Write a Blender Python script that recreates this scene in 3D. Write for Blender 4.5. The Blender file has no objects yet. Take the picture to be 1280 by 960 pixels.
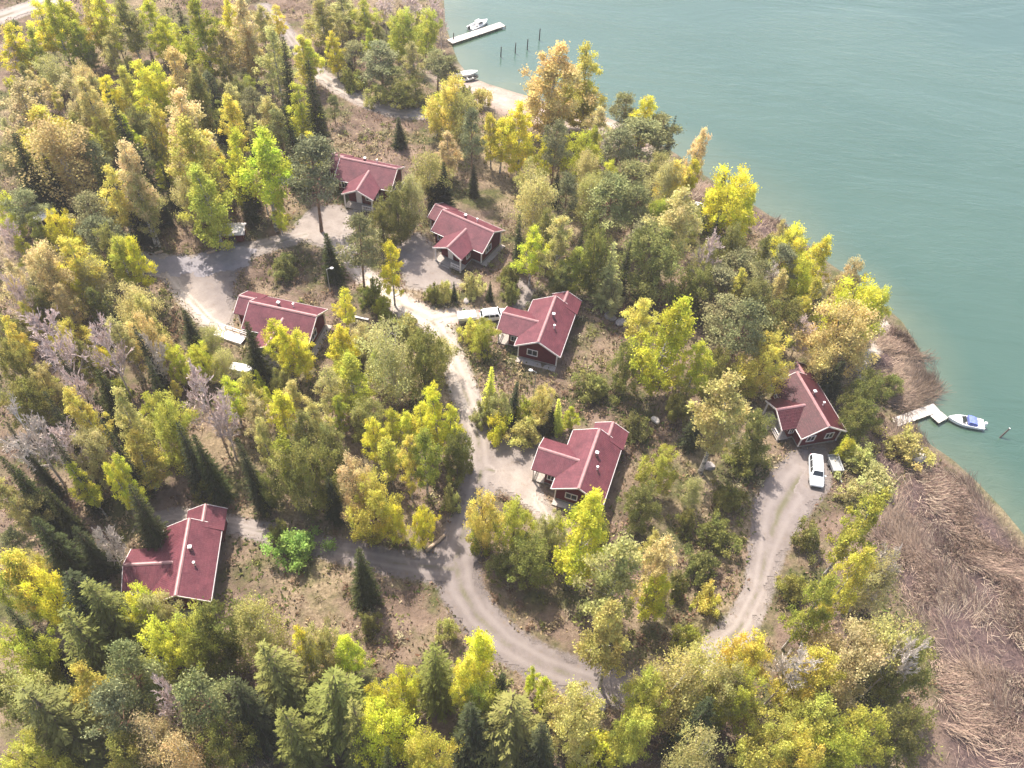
import bpy, bmesh, math, random
import numpy as np
from mathutils import Vector, Matrix, Euler

random.seed(11)
rng = np.random.default_rng(7)
scene = bpy.context.scene
COL = bpy.data.collections.new("place")
scene.collection.children.link(COL)
WZ = -3.0                      # water level

CTRL = [(9.9, 58.0, 0.0), (-34.0, 42.0, -1.4), (3.0, 81.0, 0.0), (-30.0, 78.0, 2.3), (-25.0, 111.0, 2.0), (-8.0, 102.0, 0.2), (40.0, 70.0, -1.6), (-5.0, 50.0, -0.8), (-20.0, 45.0, -1.0), (30.0, 40.0, -1.6), (10.0, 35.0, -1.4), (-60.0, 60.0, -0.2), (-90.0, 110.0, 3.0), (-70.0, 150.0, 4.0), (-20.0, 150.0, 1.5), (10.0, 120.0, -0.3), (30.0, 95.0, -1.0), (-110.0, 180.0, 5.0), (-30.0, 190.0, 2.5), (-40.0, 20.0, -2.0), (50.0, 30.0, -2.2)]
SHORE = [(-64.12, 900.0), (-49.12, 420.0), (-24.12, 191.4), (-22.17, 177.9), (-19.45, 167.74), (-17.64, 162.03), (-14.74, 156.41), (-10.24, 153.69), (-3.74, 151.02), (5.2, 147.63), (12.35, 145.78), (19.31, 141.48), (26.62, 134.55), (30.97, 128.87), (34.71, 125.04), (39.28, 120.99), (43.35, 116.61), (46.98, 111.52), (50.18, 106.63), (53.48, 103.11), (56.42, 98.59), (59.24, 94.25), (60.49, 88.27), (60.05, 81.86), (57.36, 76.78), (55.82, 73.33), (56.9, 70.52), (59.97, 67.6), (62.22, 64.2), (64.24, 60.43), (65.59, 57.23), (66.83, 53.7), (95.0, 45.0), (130.0, -20.0), (260.0, -300.0), (600.0, -900.0)]
ROADS = [[(-27.84, 105.03, 0.89, 0.425), (-28.46, 100.19, 0.97, 0.51), (-26.84, 95.54, 0.95, 0.595), (-23.94, 91.67, 0.93, 0.85), (-20.02, 88.29, 1.23, 1.19), (-16.69, 85.78, 1.51, 1.275), (-13.56, 84.29, 1.6, 1.02), (-11.21, 82.24, 1.39, 0.85), (-9.43, 78.65, 1.27, 0.7224999999999999), (-7.35, 73.81, 1.33, 0.68), (-5.31, 68.54, 1.38, 0.5525), (-3.79, 63.51, 1.52, 0.34), (-3.07, 58.66, 1.66, 0.17), (-3.46, 53.97, 1.61, 0.102), (-4.36, 50.02, 1.82, 0.085), (-4.93, 46.27, 2.18, 0.085), (-4.02, 42.82, 1.97, 0.085), (-1.81, 39.63, 1.78, 0.085), (1.54, 36.67, 1.67, 0.085), (5.86, 34.62, 1.57, 0.085), (10.23, 33.41, 1.56, 0.085), (14.54, 32.74, 1.48, 0.102), (19.35, 33.66, 1.41, 0.17), (23.97, 36.7, 1.52, 0.34), (28.01, 40.84, 1.25, 0.34), (30.74, 45.69, 1.09, 0.255), (32.39, 50.86, 1.59, 0.17), (34.69, 56.67, 2.68, 0.1275), (37.64, 61.14, 2.85, 0.1275), (39.44, 63.82, 2.26, 0.17)], [(-4.34, 45.1, 1.84, 0.085), (-8.55, 45.14, 1.36, 0.085), (-12.32, 45.33, 1.12, 0.102), (-17.14, 46.05, 0.97, 0.1275), (-22.02, 46.87, 0.81, 0.2125), (-26.95, 47.71, 0.69, 0.2975), (-31.93, 48.55, 0.66, 0.34), (-35.93, 49.16, 0.66, 0.3825), (-39.23, 48.98, 0.66, 0.3825), (-41.71, 47.79, 0.57, 0.34)], [(-2.81, 59.29, 1.31, 0.255), (-0.32, 58.7, 1.31, 0.6375), (1.97, 57.74, 1.04, 0.85), (3.89, 55.59, 0.86, 0.85), (5.38, 53.12, 0.63, 0.765)], [(-12.31, 83.66, 1.3, 0.935), (-8.39, 85.18, 1.01, 0.68), (-4.29, 85.44, 1.01, 0.3825), (-0.8, 86.26, 0.81, 0.2975)], [(-57.38, 166.94, 1.07, 0.255), (-49.68, 156.47, 1.03, 0.2975), (-44.78, 148.56, 1.07, 0.3825), (-40.73, 143.85, 1.31, 0.51), (-36.63, 140.67, 1.42, 0.595), (-31.56, 137.44, 1.34, 0.51), (-25.99, 135.1, 1.33, 0.4675), (-20.81, 135.04, 1.21, 0.4675), (-15.94, 137.78, 1.16, 0.51), (-10.28, 141.98, 1.18, 0.68)], [(-42.82, 93.69, 1.26, 0.2125), (-38.02, 96.51, 1.06, 0.3825), (-33.7, 99.39, 1.08, 0.51), (-30.27, 99.14, 1.08, 0.51), (-27.76, 96.51, 0.96, 0.595)], [(-54.08, 90.79, 0.72, 0.765), (-48.36, 84.63, 1.0, 1.105), (-44.44, 80.78, 1.08, 1.19), (-41.48, 78.36, 0.77, 1.105)], [(-105.01, 152.11, 2.01, 0.425), (-100.95, 157.23, 1.78, 0.51), (-95.52, 163.59, 1.68, 0.51)], [(-0.82, 86.59, 0.36, 0.255), (0.47, 89.11, 0.36, 0.2975), (1.3, 91.98, 0.37, 0.2975), (-0.27, 93.85, 0.37, 0.255)], [(57.05, 93.82, 0.27, 0.85), (56.37, 90.01, 0.26, 0.935), (53.81, 86.91, 0.26, 0.935), (51.09, 83.75, 0.25, 0.935), (51.13, 81.43, 0.25, 0.85), (52.82, 79.47, 0.25, 0.765)]]
YARDS = [([(-2.9, 62.85), (0.54, 64.48), (3.74, 63.55), (3.78, 58.16), (5.16, 53.67), (1.06, 56.13), (-2.02, 56.99)], 0.22), ([(-19.47, 98.17), (-16.83, 101.85), (-13.46, 98.18), (-10.78, 93.13), (-8.93, 91.83), (-13.06, 89.82), (-16.45, 90.0)], 0.3), ([(-52.86, 89.24), (-42.76, 89.85), (-41.49, 83.42), (-40.49, 78.91), (-43.39, 79.52), (-49.04, 84.56)], 0.15), ([(-34.08, 105.26), (-30.23, 106.69), (-27.06, 100.79), (-28.72, 96.36), (-32.46, 97.68), (-36.09, 99.42)], 0.35), ([(34.86, 61.46), (38.06, 65.83), (42.38, 67.1), (41.78, 61.46), (38.01, 57.02), (33.97, 56.6)], 0.2)]
CARPARK = [(-59.19, 91.71), (-54.23, 91.28), (-49.57, 91.82), (-43.29, 95.43), (-40.87, 94.66), (-41.31, 90.71), (-46.41, 88.43), (-55.26, 87.82), (-58.31, 89.13)]
REEDS = [[(46.76, 57.06), (51.92, 62.74), (56.12, 67.5), (59.59, 66.26), (61.99, 63.42), (63.97, 59.56), (65.44, 56.18), (67.89, 51.6), (59.96, 24.8), (48.18, 23.95), (49.1, 32.79), (50.17, 39.1), (50.04, 43.88), (48.01, 47.25), (46.65, 51.94)], [(57.65, 93.9), (60.09, 91.58), (62.24, 87.47), (62.32, 82.4), (60.08, 78.38), (55.97, 75.77), (53.49, 77.42), (52.14, 81.81), (53.92, 87.25)], [(38.0, 122.2), (40.0, 121.08), (44.57, 115.46), (48.37, 110.04), (46.91, 107.84), (40.91, 112.04), (36.93, 116.69)], [(30.51, 126.88), (33.63, 125.85), (33.28, 119.34), (30.38, 118.53)], [(50.57, 71.01), (55.86, 73.05), (58.12, 70.1), (56.41, 67.79), (50.92, 63.9), (46.78, 63.52)]]
BEACH = [(-13.24, 154.47), (-7.68, 149.86), (-1.09, 146.16), (5.31, 143.11), (11.55, 142.32), (16.17, 139.7)]
HOUSES = [(8.9, 54.4, 74.2, 1.0, 0, 'red-roofed cottage inside the road bend with a sandy drive curving along its left side'), (-33.9, 37.2, 98.6, 0.99, 0, 'lone red-roofed cottage at lower left beside the faint grassy track'), (3.1, 77.1, 76.8, 1.0, 0, 'red-roofed cottage at the end of the short drive where the white estate car is parked'), (-27.2, 77.8, 169.8, 1.03, 0, 'red-roofed cottage beside the asphalt car park with a white boarded ramp at its corner'), (-21.2, 111.5, 169.0, 1.03, 0, 'farthest red cottage, half sunk among trees below the upper forest road'), (-4.5, 98.6, 152.5, 1.0, 0, 'red-roofed cottage with a gravel yard on its left above the junction'), (41.5, 67.3, 106.7, 1.0, 1, 'dark red cottage nearest the shore with two white-framed windows above a silver car')]
CAR_A = (40.39, 63.01, -1.71)
CAR_B = (-3.45, 85.31, 0.27)
TRAILER_A = (43.19, 64.5, -1.45)
TRAILER_B = (-7.28, 84.06, 0.24)
BOAT_A = (64.31, 75.02, 2.99)
BOAT_B = (-13.62, 178.02, 0.88)
BOAT_C = (-14.17, 157.44, 0.43)
BOAT_D = (-13.79, 155.16, 0.49)
BOAT_E = (-36.55, 71.56, -0.14)
BOAT_F = (30.71, 117.46, -0.4)
JETTY_A = ((53.88, 73.7), (60.78, 77.12), 1.5, (61.98, 75.22), 2.0)
JETTY_B = ((-19.12, 169.51), (-8.37, 179.04), 2.0)
POSTS = [(-18.38, 170.66, 1.9, 0, 'dark mooring post at the landward end of the far jetty'), (-7.82, 165.84, 2.2, 0, 'leftmost mooring post standing in the water between far jetty and beach'), (-4.88, 167.98, 2.2, 0, 'second mooring post from left of the four off the beach'), (-2.39, 169.72, 2.3, 0, 'third mooring post from left of the four off the beach'), (0.03, 174.27, 2.5, 0, 'farthest rightmost mooring post in the water beyond the beach trees'), (68.76, 72.92, 1.8, 0.5, 'white-topped post leaning out of the lake right of the motor boat')]
SHED_A = (-73.26, 95.97, -0.38)
SHED_B = (-44.55, 96.92, 0.14)
LAMPS = [(-27.73, 87.03, 4.6, 0.35, 'grey street lamp with a white head beside the gable of the car park cottage'), (3.06, 71.69, 4.8, 2.88, 'grey street lamp with a white head in front of the cottage with parked trailer')]
RAMP = ((-41.98, 77.72), (-37.54, 76.26))
LOGS = [(-7.55, 48.14, 2.98, 0.87, 0.22, 'pale fallen log lying beside the road above the road fork'), (-54.64, 92.18, 1.19, 0.57, 0.2, 'left pale log lying at the far edge of the asphalt car park'), (-47.03, 93.09, 1.22, 0.56, 0.2, 'right pale log at the car park edge below the tall birches')]
BENCH = (-22.3, 82.29, -0.16)
ROCKS = [(55.25, 68.32, 1.7, 'skin_rock', 'large pale boulder at the edge of the reeds below the L-shaped jetty'), (12.2, 30.61, 0.5, 'stone', 'grey boulder beside the leaning pine trunk below the road'), (13.86, 87.84, 1.0, 'stone', 'left one of two grey boulders in the clearing right of the white-car cottage'), (15.4, 86.9, 0.9, 'stone', 'right one of two grey boulders in the clearing right of the white-car cottage'), (19.68, 69.26, 0.7, 'skin_rock', 'small pale boulder in the clearing above the cottage on the road bend'), (26.28, 62.49, 0.9, 'stone', 'grey boulder at the foot of the leaning khaki birch'), (-7.72, 88.08, 0.6, 'stone', 'small grey boulder by the white trailer'), (25.49, 77.91, 0.6, 'skin_rock', 'small pale boulder beside the bright yellow birch')]
PLANT_BOXES = [(-70, 70, 14, 60, 60000), (-80, 60, 60, 95, 75000), (-95, 50, 95, 135, 60000), (-130, 30, 135, 200, 55000)]
HAZE = 0.0002
EXPOSURE = 1.1
# kind, leaf colour, x, y, ground z, height, crown width, label
TREES = [
 ('B', 'y', -87.59, 137.05, 3.64, 13.18, 4.76, 'leftmost of four yellow-green birches cut by the top edge at top left'),
 ('B', 'y', -84.27, 135.98, 3.63, 14.23, 4.37, 'tall yellow-green birch cut by the top edge at top left'),
 ('B', 'y', -83.18, 138.5, 3.7, 12.52, 4.44, 'second from left of four yellow-green birches cut by the top edge at top left'),
 ('B', 'g', -81.18, 136.05, 3.64, 9.97, 4.25, 'right of two mid green birches at the top-left forest edge lower side'),
 ('B', 'o', -79.7, 139.94, 3.74, 12.92, 4.82, 'golden ochre birch cut by the top edge at top left'),
 ('B', 'y', -76.95, 139.64, 3.73, 13.28, 4.81, 'third from left of four yellow-green birches cut by the top edge at top left'),
 ('B', 'v', -71.74, 137.47, 3.67, 15.03, 5.44, 'tall olive birch cut by the top edge at top left'),
 ('B', 'y', -69.5, 141.69, 3.72, 12.65, 4.86, 'rightmost of four yellow-green birches cut by the top edge at top left'),
 ('B', 'y', -68.72, 141.87, 3.72, 8.62, 3.65, 'fourth from left of six yellow-green birches at the top-left forest edge lower side'),
 ('B', 'y', -91.6, 133.99, 3.52, 10.27, 5.62, 'leftmost of six yellow-green birches at the top-left forest edge lower side'),
 ('B', 'g', -88.02, 133.04, 3.51, 9.91, 3.85, 'left of two mid green birches at the top-left forest edge lower side'),
 ('D', 'b', -92.31, 133.14, 3.49, 6.37, 5.41, 'left of two small leafless purple-grey trees at the top-left forest edge lower side'),
 ('R', 'k', -83.53, 129.13, 3.43, 6.95, 5.21, 'second from left of three small pale khaki broadleaf trees at the top-left edge lower side'),
 ('B', 'k', -74.64, 133.56, 3.59, 9.24, 3.51, 'second from left of three pale khaki birches at the top-left forest edge lower side'),
 ('D', 'b', -79.77, 131.16, 3.51, 4.6, 3.9, 'right of two small leafless purple-grey trees at the top-left forest edge lower side'),
 ('B', 't', -79.52, 112.09, 3.04, 13.53, 7.86, 'orange-tan birch well above the white-roofed shed'),
 ('B', 'o', -73.53, 105.84, 2.79, 14.02, 7.92, 'tall golden ochre birch well above the white-roofed shed'),
 ('R', 't', -69.63, 101.42, 2.47, 13.5, 10.16, 'orange-tan broadleaf tree well above the white-roofed shed'),
 ('B', 't', -72.94, 115.27, 3.07, 12.25, 5.13, 'leftmost of four orange-tan birches at the top-left forest edge lower side'),
 ('B', 't', -70.26, 114.74, 3.02, 13.64, 5.41, 'second from left of four orange-tan birches at the top-left forest edge lower side'),
 ('B', 'y', -70.14, 121.46, 3.22, 10.22, 3.99, 'second from left of six yellow-green birches at the top-left forest edge lower side'),
 ('B', 'o', -67.84, 122.96, 3.24, 10.96, 4.34, 'golden ochre birch at the top-left forest edge lower side'),
 ('B', 'y', -63.56, 120.91, 3.06, 13.43, 4.59, 'third from left of six yellow-green birches at the top-left forest edge lower side'),
 ('B', 'y', -61.31, 121.8, 3.0, 13.47, 4.28, 'fifth from left of six yellow-green birches at the top-left forest edge lower side'),
 ('S', 's', -58.13, 101.84, 2.03, 21.0, 4.76, 'left of two tall dark green spruces well right of the white-roofed shed'),
 ('B', 'v', -68.92, 107.25, 2.72, 12.04, 4.64, 'olive birch well above the white-roofed shed'),
 ('B', 'o', -68.35, 111.13, 2.85, 8.72, 3.5, 'second from left of three golden ochre birches well above the white-roofed shed'),
 ('B', 'o', -66.48, 113.57, 2.89, 8.74, 3.87, 'rightmost of three golden ochre birches well above the white-roofed shed'),
 ('B', 't', -55.54, 93.58, 1.55, 19.0, 4.52, 'tall orange-tan birch well right of the white-roofed shed'),
 ('B', 'o', -58.79, 93.65, 1.6, 15.04, 4.59, 'tall golden ochre birch well right of the white-roofed shed'),
 ('B', 'k', -54.99, 93.61, 1.54, 14.44, 4.31, 'tall pale khaki birch well above the asphalt car park'),
 ('B', 'o', -56.07, 106.81, 2.16, 16.11, 4.27, 'left of two tall golden ochre birches well above the small roadside store'),
 ('B', 'v', -57.92, 106.6, 2.24, 13.89, 3.68, 'olive birch well above the small roadside store'),
 ('S', 's', -63.69, 141.06, 3.6, 12.68, 3.66, 'dark green spruce cut by the top edge near the upper forest road'),
 ('B', 'g', -58.54, 136.16, 3.32, 16.34, 6.27, 'tall mid green birch cut by the top edge near the upper forest road'),
 ('B', 'y', -66.22, 139.2, 3.63, 9.35, 4.32, 'rightmost of six yellow-green birches at the top-left forest edge lower side'),
 ('B', 't', -59.71, 124.32, 3.02, 13.87, 5.0, 'third from left of four orange-tan birches at the top-left forest edge lower side'),
 ('B', 't', -52.55, 139.44, 3.04, 15.98, 4.78, 'tall orange-tan birch cut by the top edge near the upper forest road'),
 ('B', 'y', -55.84, 143.79, 3.31, 13.17, 4.0, 'yellow-green birch cut by the top edge near the upper forest road'),
 ('B', 't', -55.26, 136.34, 3.14, 11.42, 4.96, 'rightmost of four orange-tan birches at the top-left forest edge lower side'),
 ('B', 't', -51.33, 139.08, 2.94, 9.84, 4.33, 'orange-tan birch well left of the upper forest road'),
 ('B', 'k', -44.71, 130.85, 2.27, 16.3, 5.13, 'tall pale khaki birch well left of the upper forest road'),
 ('S', 's', -41.52, 124.87, 1.94, 18.29, 4.72, 'tall dark green spruce well left of the upper forest road'),
 ('B', 'k', -52.31, 149.14, 3.14, 9.97, 4.13, 'leftmost of three pale khaki birches cut by the top edge near the upper forest road'),
 ('B', 'o', -50.56, 152.87, 3.04, 8.31, 3.07, 'golden ochre birch cut by the top edge near the upper forest road'),
 ('B', 'o', -41.92, 139.31, 2.27, 10.13, 4.34, 'golden ochre birch left of the upper forest road'),
 ('S', 's', -34.5, 115.57, 1.53, 20.53, 5.45, 'tall dark green spruce below the upper forest road'),
 ('B', 'g', -37.97, 119.5, 1.69, 14.47, 4.58, 'tall mid green birch well left of the upper forest road'),
 ('S', 's', -36.79, 110.16, 1.55, 16.25, 4.44, 'tall dark green spruce well left of the farthest cottage'),
 ('B', 't', -51.86, 105.09, 1.93, 19.0, 7.49, 'tall orange-tan birch well above the small roadside store'),
 ('B', 'v', -54.32, 117.59, 2.47, 16.59, 4.17, 'tall olive birch at the top-left forest edge lower side'),
 ('B', 'v', -52.89, 117.31, 2.37, 14.57, 3.87, 'tall olive birch well above the small roadside store'),
 ('S', 's', -52.38, 120.87, 2.47, 12.53, 4.37, 'leftmost of three dark green spruces well left of the upper forest road'),
 ('B', 'k', -50.33, 123.15, 2.41, 10.05, 3.7, 'left of two pale khaki birches well left of the upper forest road'),
 ('B', 'o', -48.16, 114.36, 2.03, 13.22, 4.32, 'rightmost of three golden ochre birches well above the small roadside store'),
 ('P', 'p', -47.38, 123.48, 2.23, 8.85, 4.32, 'grey-green pine well left of the upper forest road'),
 ('B', 'k', -42.6, 118.28, 1.86, 11.55, 4.27, 'right of two pale khaki birches well left of the upper forest road'),
 ('P', 'p', -40.9, 115.63, 1.74, 10.29, 4.15, 'grey-green pine well left of the farthest cottage'),
 ('B', 'o', -50.35, 108.31, 1.97, 11.03, 3.13, 'second from left of three golden ochre birches well above the small roadside store'),
 ('B', 'l', -43.8, 102.63, 1.65, 15.07, 4.81, 'left of two tall lime yellow birches well above the small roadside store'),
 ('B', 'l', -38.6, 99.28, 1.49, 19.0, 6.99, 'right of two tall lime yellow birches well above the small roadside store'),
 ('P', 'p', -31.75, 100.19, 1.34, 17.0, 7.27, 'tall grey-green pine left of the farthest cottage'),
 ('B', 'g', -45.51, 94.07, 1.49, 16.1, 6.92, 'tall mid green birch above the small roadside store'),
 ('S', 's', -57.04, 97.9, 1.8, 14.72, 4.48, 'right of two tall dark green spruces well right of the white-roofed shed'),
 ('S', 's', -57.42, 94.35, 1.62, 9.52, 4.24, 'dark green spruce well above the asphalt car park'),
 ('S', 's', -73.72, 97.98, 2.43, 14.49, 6.56, 'tall dark green spruce above the white-roofed shed'),
 ('S', 's', -63.47, 98.45, 2.05, 11.92, 2.72, 'left of two dark green spruces well right of the white-roofed shed'),
 ('B', 'o', -48.28, 98.67, 1.65, 19.0, 6.38, 'right of two tall golden ochre birches well above the small roadside store'),
 ('S', 's', -70.46, 98.15, 2.31, 11.49, 3.62, 'dark green spruce above the white-roofed shed'),
 ('R', 'l', -75.0, 92.83, 2.13, 7.76, 3.8, 'lime yellow broadleaf tree left of the white-roofed shed'),
 ('P', 'p', -72.47, 92.13, 1.96, 9.67, 4.68, 'grey-green pine left of the white-roofed shed'),
 ('P', 'p', -63.27, 93.54, 1.71, 8.92, 5.73, 'grey-green pine right of the white-roofed shed'),
 ('P', 'p', -59.7, 88.64, 1.3, 9.54, 5.1, 'second from left of three grey-green pines well right of the white-roofed shed'),
 ('B', 'g', -54.73, 82.75, 0.95, 11.57, 3.89, 'mid green birch left of the asphalt car park'),
 ('B', 'y', -52.17, 82.37, 0.96, 12.14, 3.19, 'yellow-green birch left of the asphalt car park'),
 ('R', 'k', -51.2, 75.54, 0.61, 10.02, 5.1, 'right of two pale khaki broadleaf trees well left of the asphalt car park'),
 ('R', 't', -62.6, 79.17, 0.69, 13.5, 6.02, 'right of two orange-tan broadleaf trees well below the white-roofed shed'),
 ('B', 'o', -60.0, 80.69, 0.79, 13.73, 5.17, 'golden ochre birch well below the white-roofed shed'),
 ('B', 'y', -59.55, 78.61, 0.67, 8.08, 2.96, 'yellow-green birch well left of the asphalt car park'),
 ('B', 'g', -69.51, 85.14, 1.24, 8.37, 2.58, 'mid green birch below the white-roofed shed'),
 ('D', 'b', -70.95, 85.25, 1.3, 9.48, 3.57, 'leafless purple-grey tree below the white-roofed shed'),
 ('B', 'o', -64.05, 73.19, 0.36, 8.85, 2.2, 'right of two golden ochre birches among the left-side leafless trees upper side'),
 ('R', 'v', -63.83, 75.82, 0.5, 7.95, 3.59, 'right of two olive broadleaf trees among the left-side leafless trees upper side'),
 ('B', 'v', -57.13, 77.65, 0.64, 7.81, 3.17, 'olive birch well left of the asphalt car park'),
 ('R', 't', -67.4, 76.31, 0.54, 9.49, 3.35, 'left of two orange-tan broadleaf trees well below the white-roofed shed'),
 ('D', 'b', -65.02, 74.24, 0.41, 11.08, 3.8, 'leafless purple-grey tree among the left-side leafless trees upper side'),
 ('R', 'k', -58.22, 80.56, 0.79, 9.06, 3.89, 'left of two pale khaki broadleaf trees well left of the asphalt car park'),
 ('B', 't', -68.99, 80.29, 0.83, 8.71, 2.29, 'orange-tan birch well below the white-roofed shed'),
 ('D', 'b', -55.11, 64.46, 0.01, 15.0, 6.85, 'left of two tall leafless purple-grey trees among the left-side leafless trees upper side'),
 ('D', 'b', -49.24, 65.03, 0.07, 14.89, 5.0, 'right of two tall leafless purple-grey trees among the left-side leafless trees upper side'),
 ('R', 'o', -59.0, 71.69, 0.31, 6.86, 4.4, 'small golden ochre broadleaf tree among the left-side leafless trees upper side'),
 ('B', 'k', -49.11, 68.74, 0.27, 12.3, 3.59, 'pale khaki birch among the left-side leafless trees upper side'),
 ('D', 'w', -44.99, 66.46, 0.18, 11.7, 3.62, 'leafless whitish tree among the left-side leafless trees upper side'),
 ('S', 's', -48.37, 60.56, -0.15, 12.88, 4.91, 'second from left of three dark green spruces among the left-side leafless trees'),
 ('R', 'v', -59.49, 60.0, -0.19, 8.59, 5.31, 'olive broadleaf tree among the left-side leafless trees lower side'),
 ('R', 'v', -62.15, 65.13, 0.01, 9.9, 3.56, 'olive broadleaf tree among the left-side leafless trees'),
 ('D', 'w', -53.2, 51.96, -0.53, 15.0, 5.76, 'tall leafless whitish tree among the left-side leafless trees lower side'),
 ('D', 'b', -49.83, 52.63, -0.52, 12.26, 5.67, 'left of two leafless purple-grey trees among the left-side leafless trees lower side'),
 ('R', 'k', -47.46, 52.18, -0.55, 11.43, 4.22, 'pale khaki broadleaf tree among the left-side leafless trees lower side'),
 ('B', 'g', -42.67, 58.18, -0.27, 10.89, 3.4, 'mid green birch among the left-side leafless trees lower side'),
 ('B', 'o', -42.37, 52.42, -0.56, 10.88, 4.63, 'golden ochre birch among the left-side leafless trees lower side'),
 ('S', 's', -42.81, 51.05, -0.62, 16.74, 2.08, 'rightmost of four tall dark green spruces among the left-side leafless trees lower side'),
 ('D', 'b', -50.19, 58.68, -0.25, 12.8, 4.05, 'right of two leafless purple-grey trees among the left-side leafless trees lower side'),
 ('B', 'y', -41.75, 48.11, -0.75, 13.57, 2.22, 'right of two yellow-green birches well above the lone lower-left cottage'),
 ('R', 't', -59.02, 63.73, -0.04, 7.9, 3.14, 'orange-tan broadleaf tree among the left-side leafless trees'),
 ('R', 'v', -66.53, 71.8, 0.29, 7.41, 2.86, 'left of two olive broadleaf trees among the left-side leafless trees upper side'),
 ('S', 's', -43.05, 73.43, 0.59, 8.82, 3.59, 'dark green spruce well below the asphalt car park'),
 ('R', 'y', -43.65, 68.7, 0.31, 7.28, 2.81, 'yellow-green broadleaf tree well below the asphalt car park'),
 ('R', 'y', -40.4, 69.01, 0.34, 7.59, 3.24, 'yellow-green broadleaf tree well left of the car-park cottage'),
 ('R', 'k', -41.05, 73.9, 0.63, 5.08, 3.59, 'small pale khaki broadleaf tree well left of the car-park cottage'),
 ('R', 'k', -38.12, 69.77, 0.39, 5.46, 2.84, 'small pale khaki broadleaf tree well below the car-park cottage'),
 ('B', 'o', -43.2, 65.59, 0.13, 4.57, 1.4, 'small golden ochre birch among the left-side leafless trees'),
 ('D', 'b', -35.9, 59.78, -0.2, 13.48, 5.49, 'left of two leafless purple-grey trees well below the car-park cottage'),
 ('D', 'b', -33.79, 57.59, -0.32, 10.71, 4.27, 'right of two leafless purple-grey trees well below the car-park cottage'),
 ('S', 's', -33.01, 69.21, 0.34, 12.29, 4.1, 'dark green spruce below the car-park cottage'),
 ('B', 'y', -31.46, 72.09, 0.49, 9.94, 3.37, 'leftmost of three yellow-green birches below the car-park cottage'),
 ('B', 'y', -29.23, 70.15, 0.36, 10.88, 3.0, 'second from left of three yellow-green birches below the car-park cottage'),
 ('B', 'y', -27.84, 71.11, 0.4, 9.56, 3.9, 'rightmost of three yellow-green birches below the car-park cottage'),
 ('R', 'v', -29.9, 67.94, 0.24, 5.53, 3.03, 'small olive broadleaf tree well below the car-park cottage'),
 ('B', 'l', -34.3, 62.38, -0.06, 10.06, 3.29, 'lime yellow birch well below the car-park cottage'),
 ('B', 'o', -31.79, 62.13, -0.08, 11.27, 3.06, 'golden ochre birch well below the car-park cottage'),
 ('B', 't', -30.55, 60.29, -0.19, 10.32, 2.64, 'orange-tan birch well below the car-park cottage'),
 ('B', 'l', -32.92, 67.63, 0.25, 4.89, 1.41, 'left of two small lime yellow birches well below the car-park cottage'),
 ('B', 'l', -30.52, 64.01, 0.02, 6.54, 1.58, 'right of two small lime yellow birches well below the car-park cottage'),
 ('B', 'y', -27.99, 61.03, -0.17, 9.11, 3.28, 'yellow-green birch well below the car-park cottage'),
 ('B', 'k', -27.39, 64.07, -0.0, 7.49, 2.73, 'second from left of four pale khaki birches well below the car-park cottage'),
 ('B', 'k', -27.77, 54.44, -0.49, 13.9, 2.5, 'leftmost of four pale khaki birches well below the car-park cottage'),
 ('B', 'g', -25.0, 52.44, -0.59, 13.34, 3.62, 'mid green birch well right of the lone lower-left cottage'),
 ('B', 'v', -23.41, 55.99, -0.44, 13.28, 3.51, 'olive birch well below the car-park cottage'),
 ('S', 's', -36.14, 52.54, -0.57, 13.91, 3.88, 'left of two dark green spruces well above the lone lower-left cottage'),
 ('S', 's', -33.91, 51.86, -0.6, 13.26, 3.68, 'right of two dark green spruces well above the lone lower-left cottage'),
 ('S', 's', -28.47, 50.58, -0.66, 15.47, 3.04, 'right of two tall dark green spruces well above the lone lower-left cottage'),
 ('R', 'k', -24.71, 52.02, -0.6, 11.26, 3.27, 'right of two pale khaki broadleaf trees well right of the lone lower-left cottage'),
 ('R', 'v', -21.26, 51.1, -0.64, 13.5, 4.91, 'olive broadleaf tree well left of the road fork'),
 ('B', 'k', -23.1, 60.29, -0.24, 10.1, 2.85, 'third from left of four pale khaki birches well below the car-park cottage'),
 ('R', 'v', -27.09, 50.7, -0.65, 8.63, 2.89, 'olive broadleaf tree well right of the lone lower-left cottage'),
 ('B', 'y', -22.47, 72.27, 0.36, 9.59, 4.15, 'left of two yellow-green birches well right of the car-park cottage'),
 ('R', 'k', -20.6, 75.6, 0.48, 6.09, 3.84, 'small pale khaki broadleaf tree well right of the car-park cottage'),
 ('B', 'g', -20.12, 66.37, 0.03, 11.09, 5.24, 'second from left of four mid green birches well left of the mid road'),
 ('B', 'g', -18.2, 70.3, 0.18, 7.72, 2.4, 'third from left of four mid green birches well left of the mid road'),
 ('R', 'k', -15.23, 68.64, 0.04, 13.5, 6.1, 'right of two pale khaki broadleaf trees well left of the mid road'),
 ('R', 'v', -11.7, 69.96, 0.03, 13.38, 5.1, 'olive broadleaf tree left of the mid road'),
 ('B', 'k', -22.32, 64.85, -0.02, 11.41, 3.53, 'rightmost of four pale khaki birches well below the car-park cottage'),
 ('R', 'k', -17.81, 62.55, -0.19, 7.61, 3.96, 'left of two pale khaki broadleaf trees well left of the mid road'),
 ('B', 'g', -20.93, 61.98, -0.18, 9.45, 1.85, 'leftmost of four mid green birches well left of the mid road'),
 ('B', 'y', -8.54, 60.05, -0.39, 14.85, 3.38, 'tall yellow-green birch below the mid road'),
 ('B', 'y', -7.33, 59.68, -0.42, 12.7, 2.6, 'yellow-green birch below the mid road'),
 ('B', 'y', -10.43, 60.34, -0.36, 11.44, 3.03, 'yellow-green birch left of the mid road'),
 ('B', 'y', -12.61, 60.85, -0.32, 8.65, 2.88, 'rightmost of three yellow-green birches well left of the mid road'),
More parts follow.
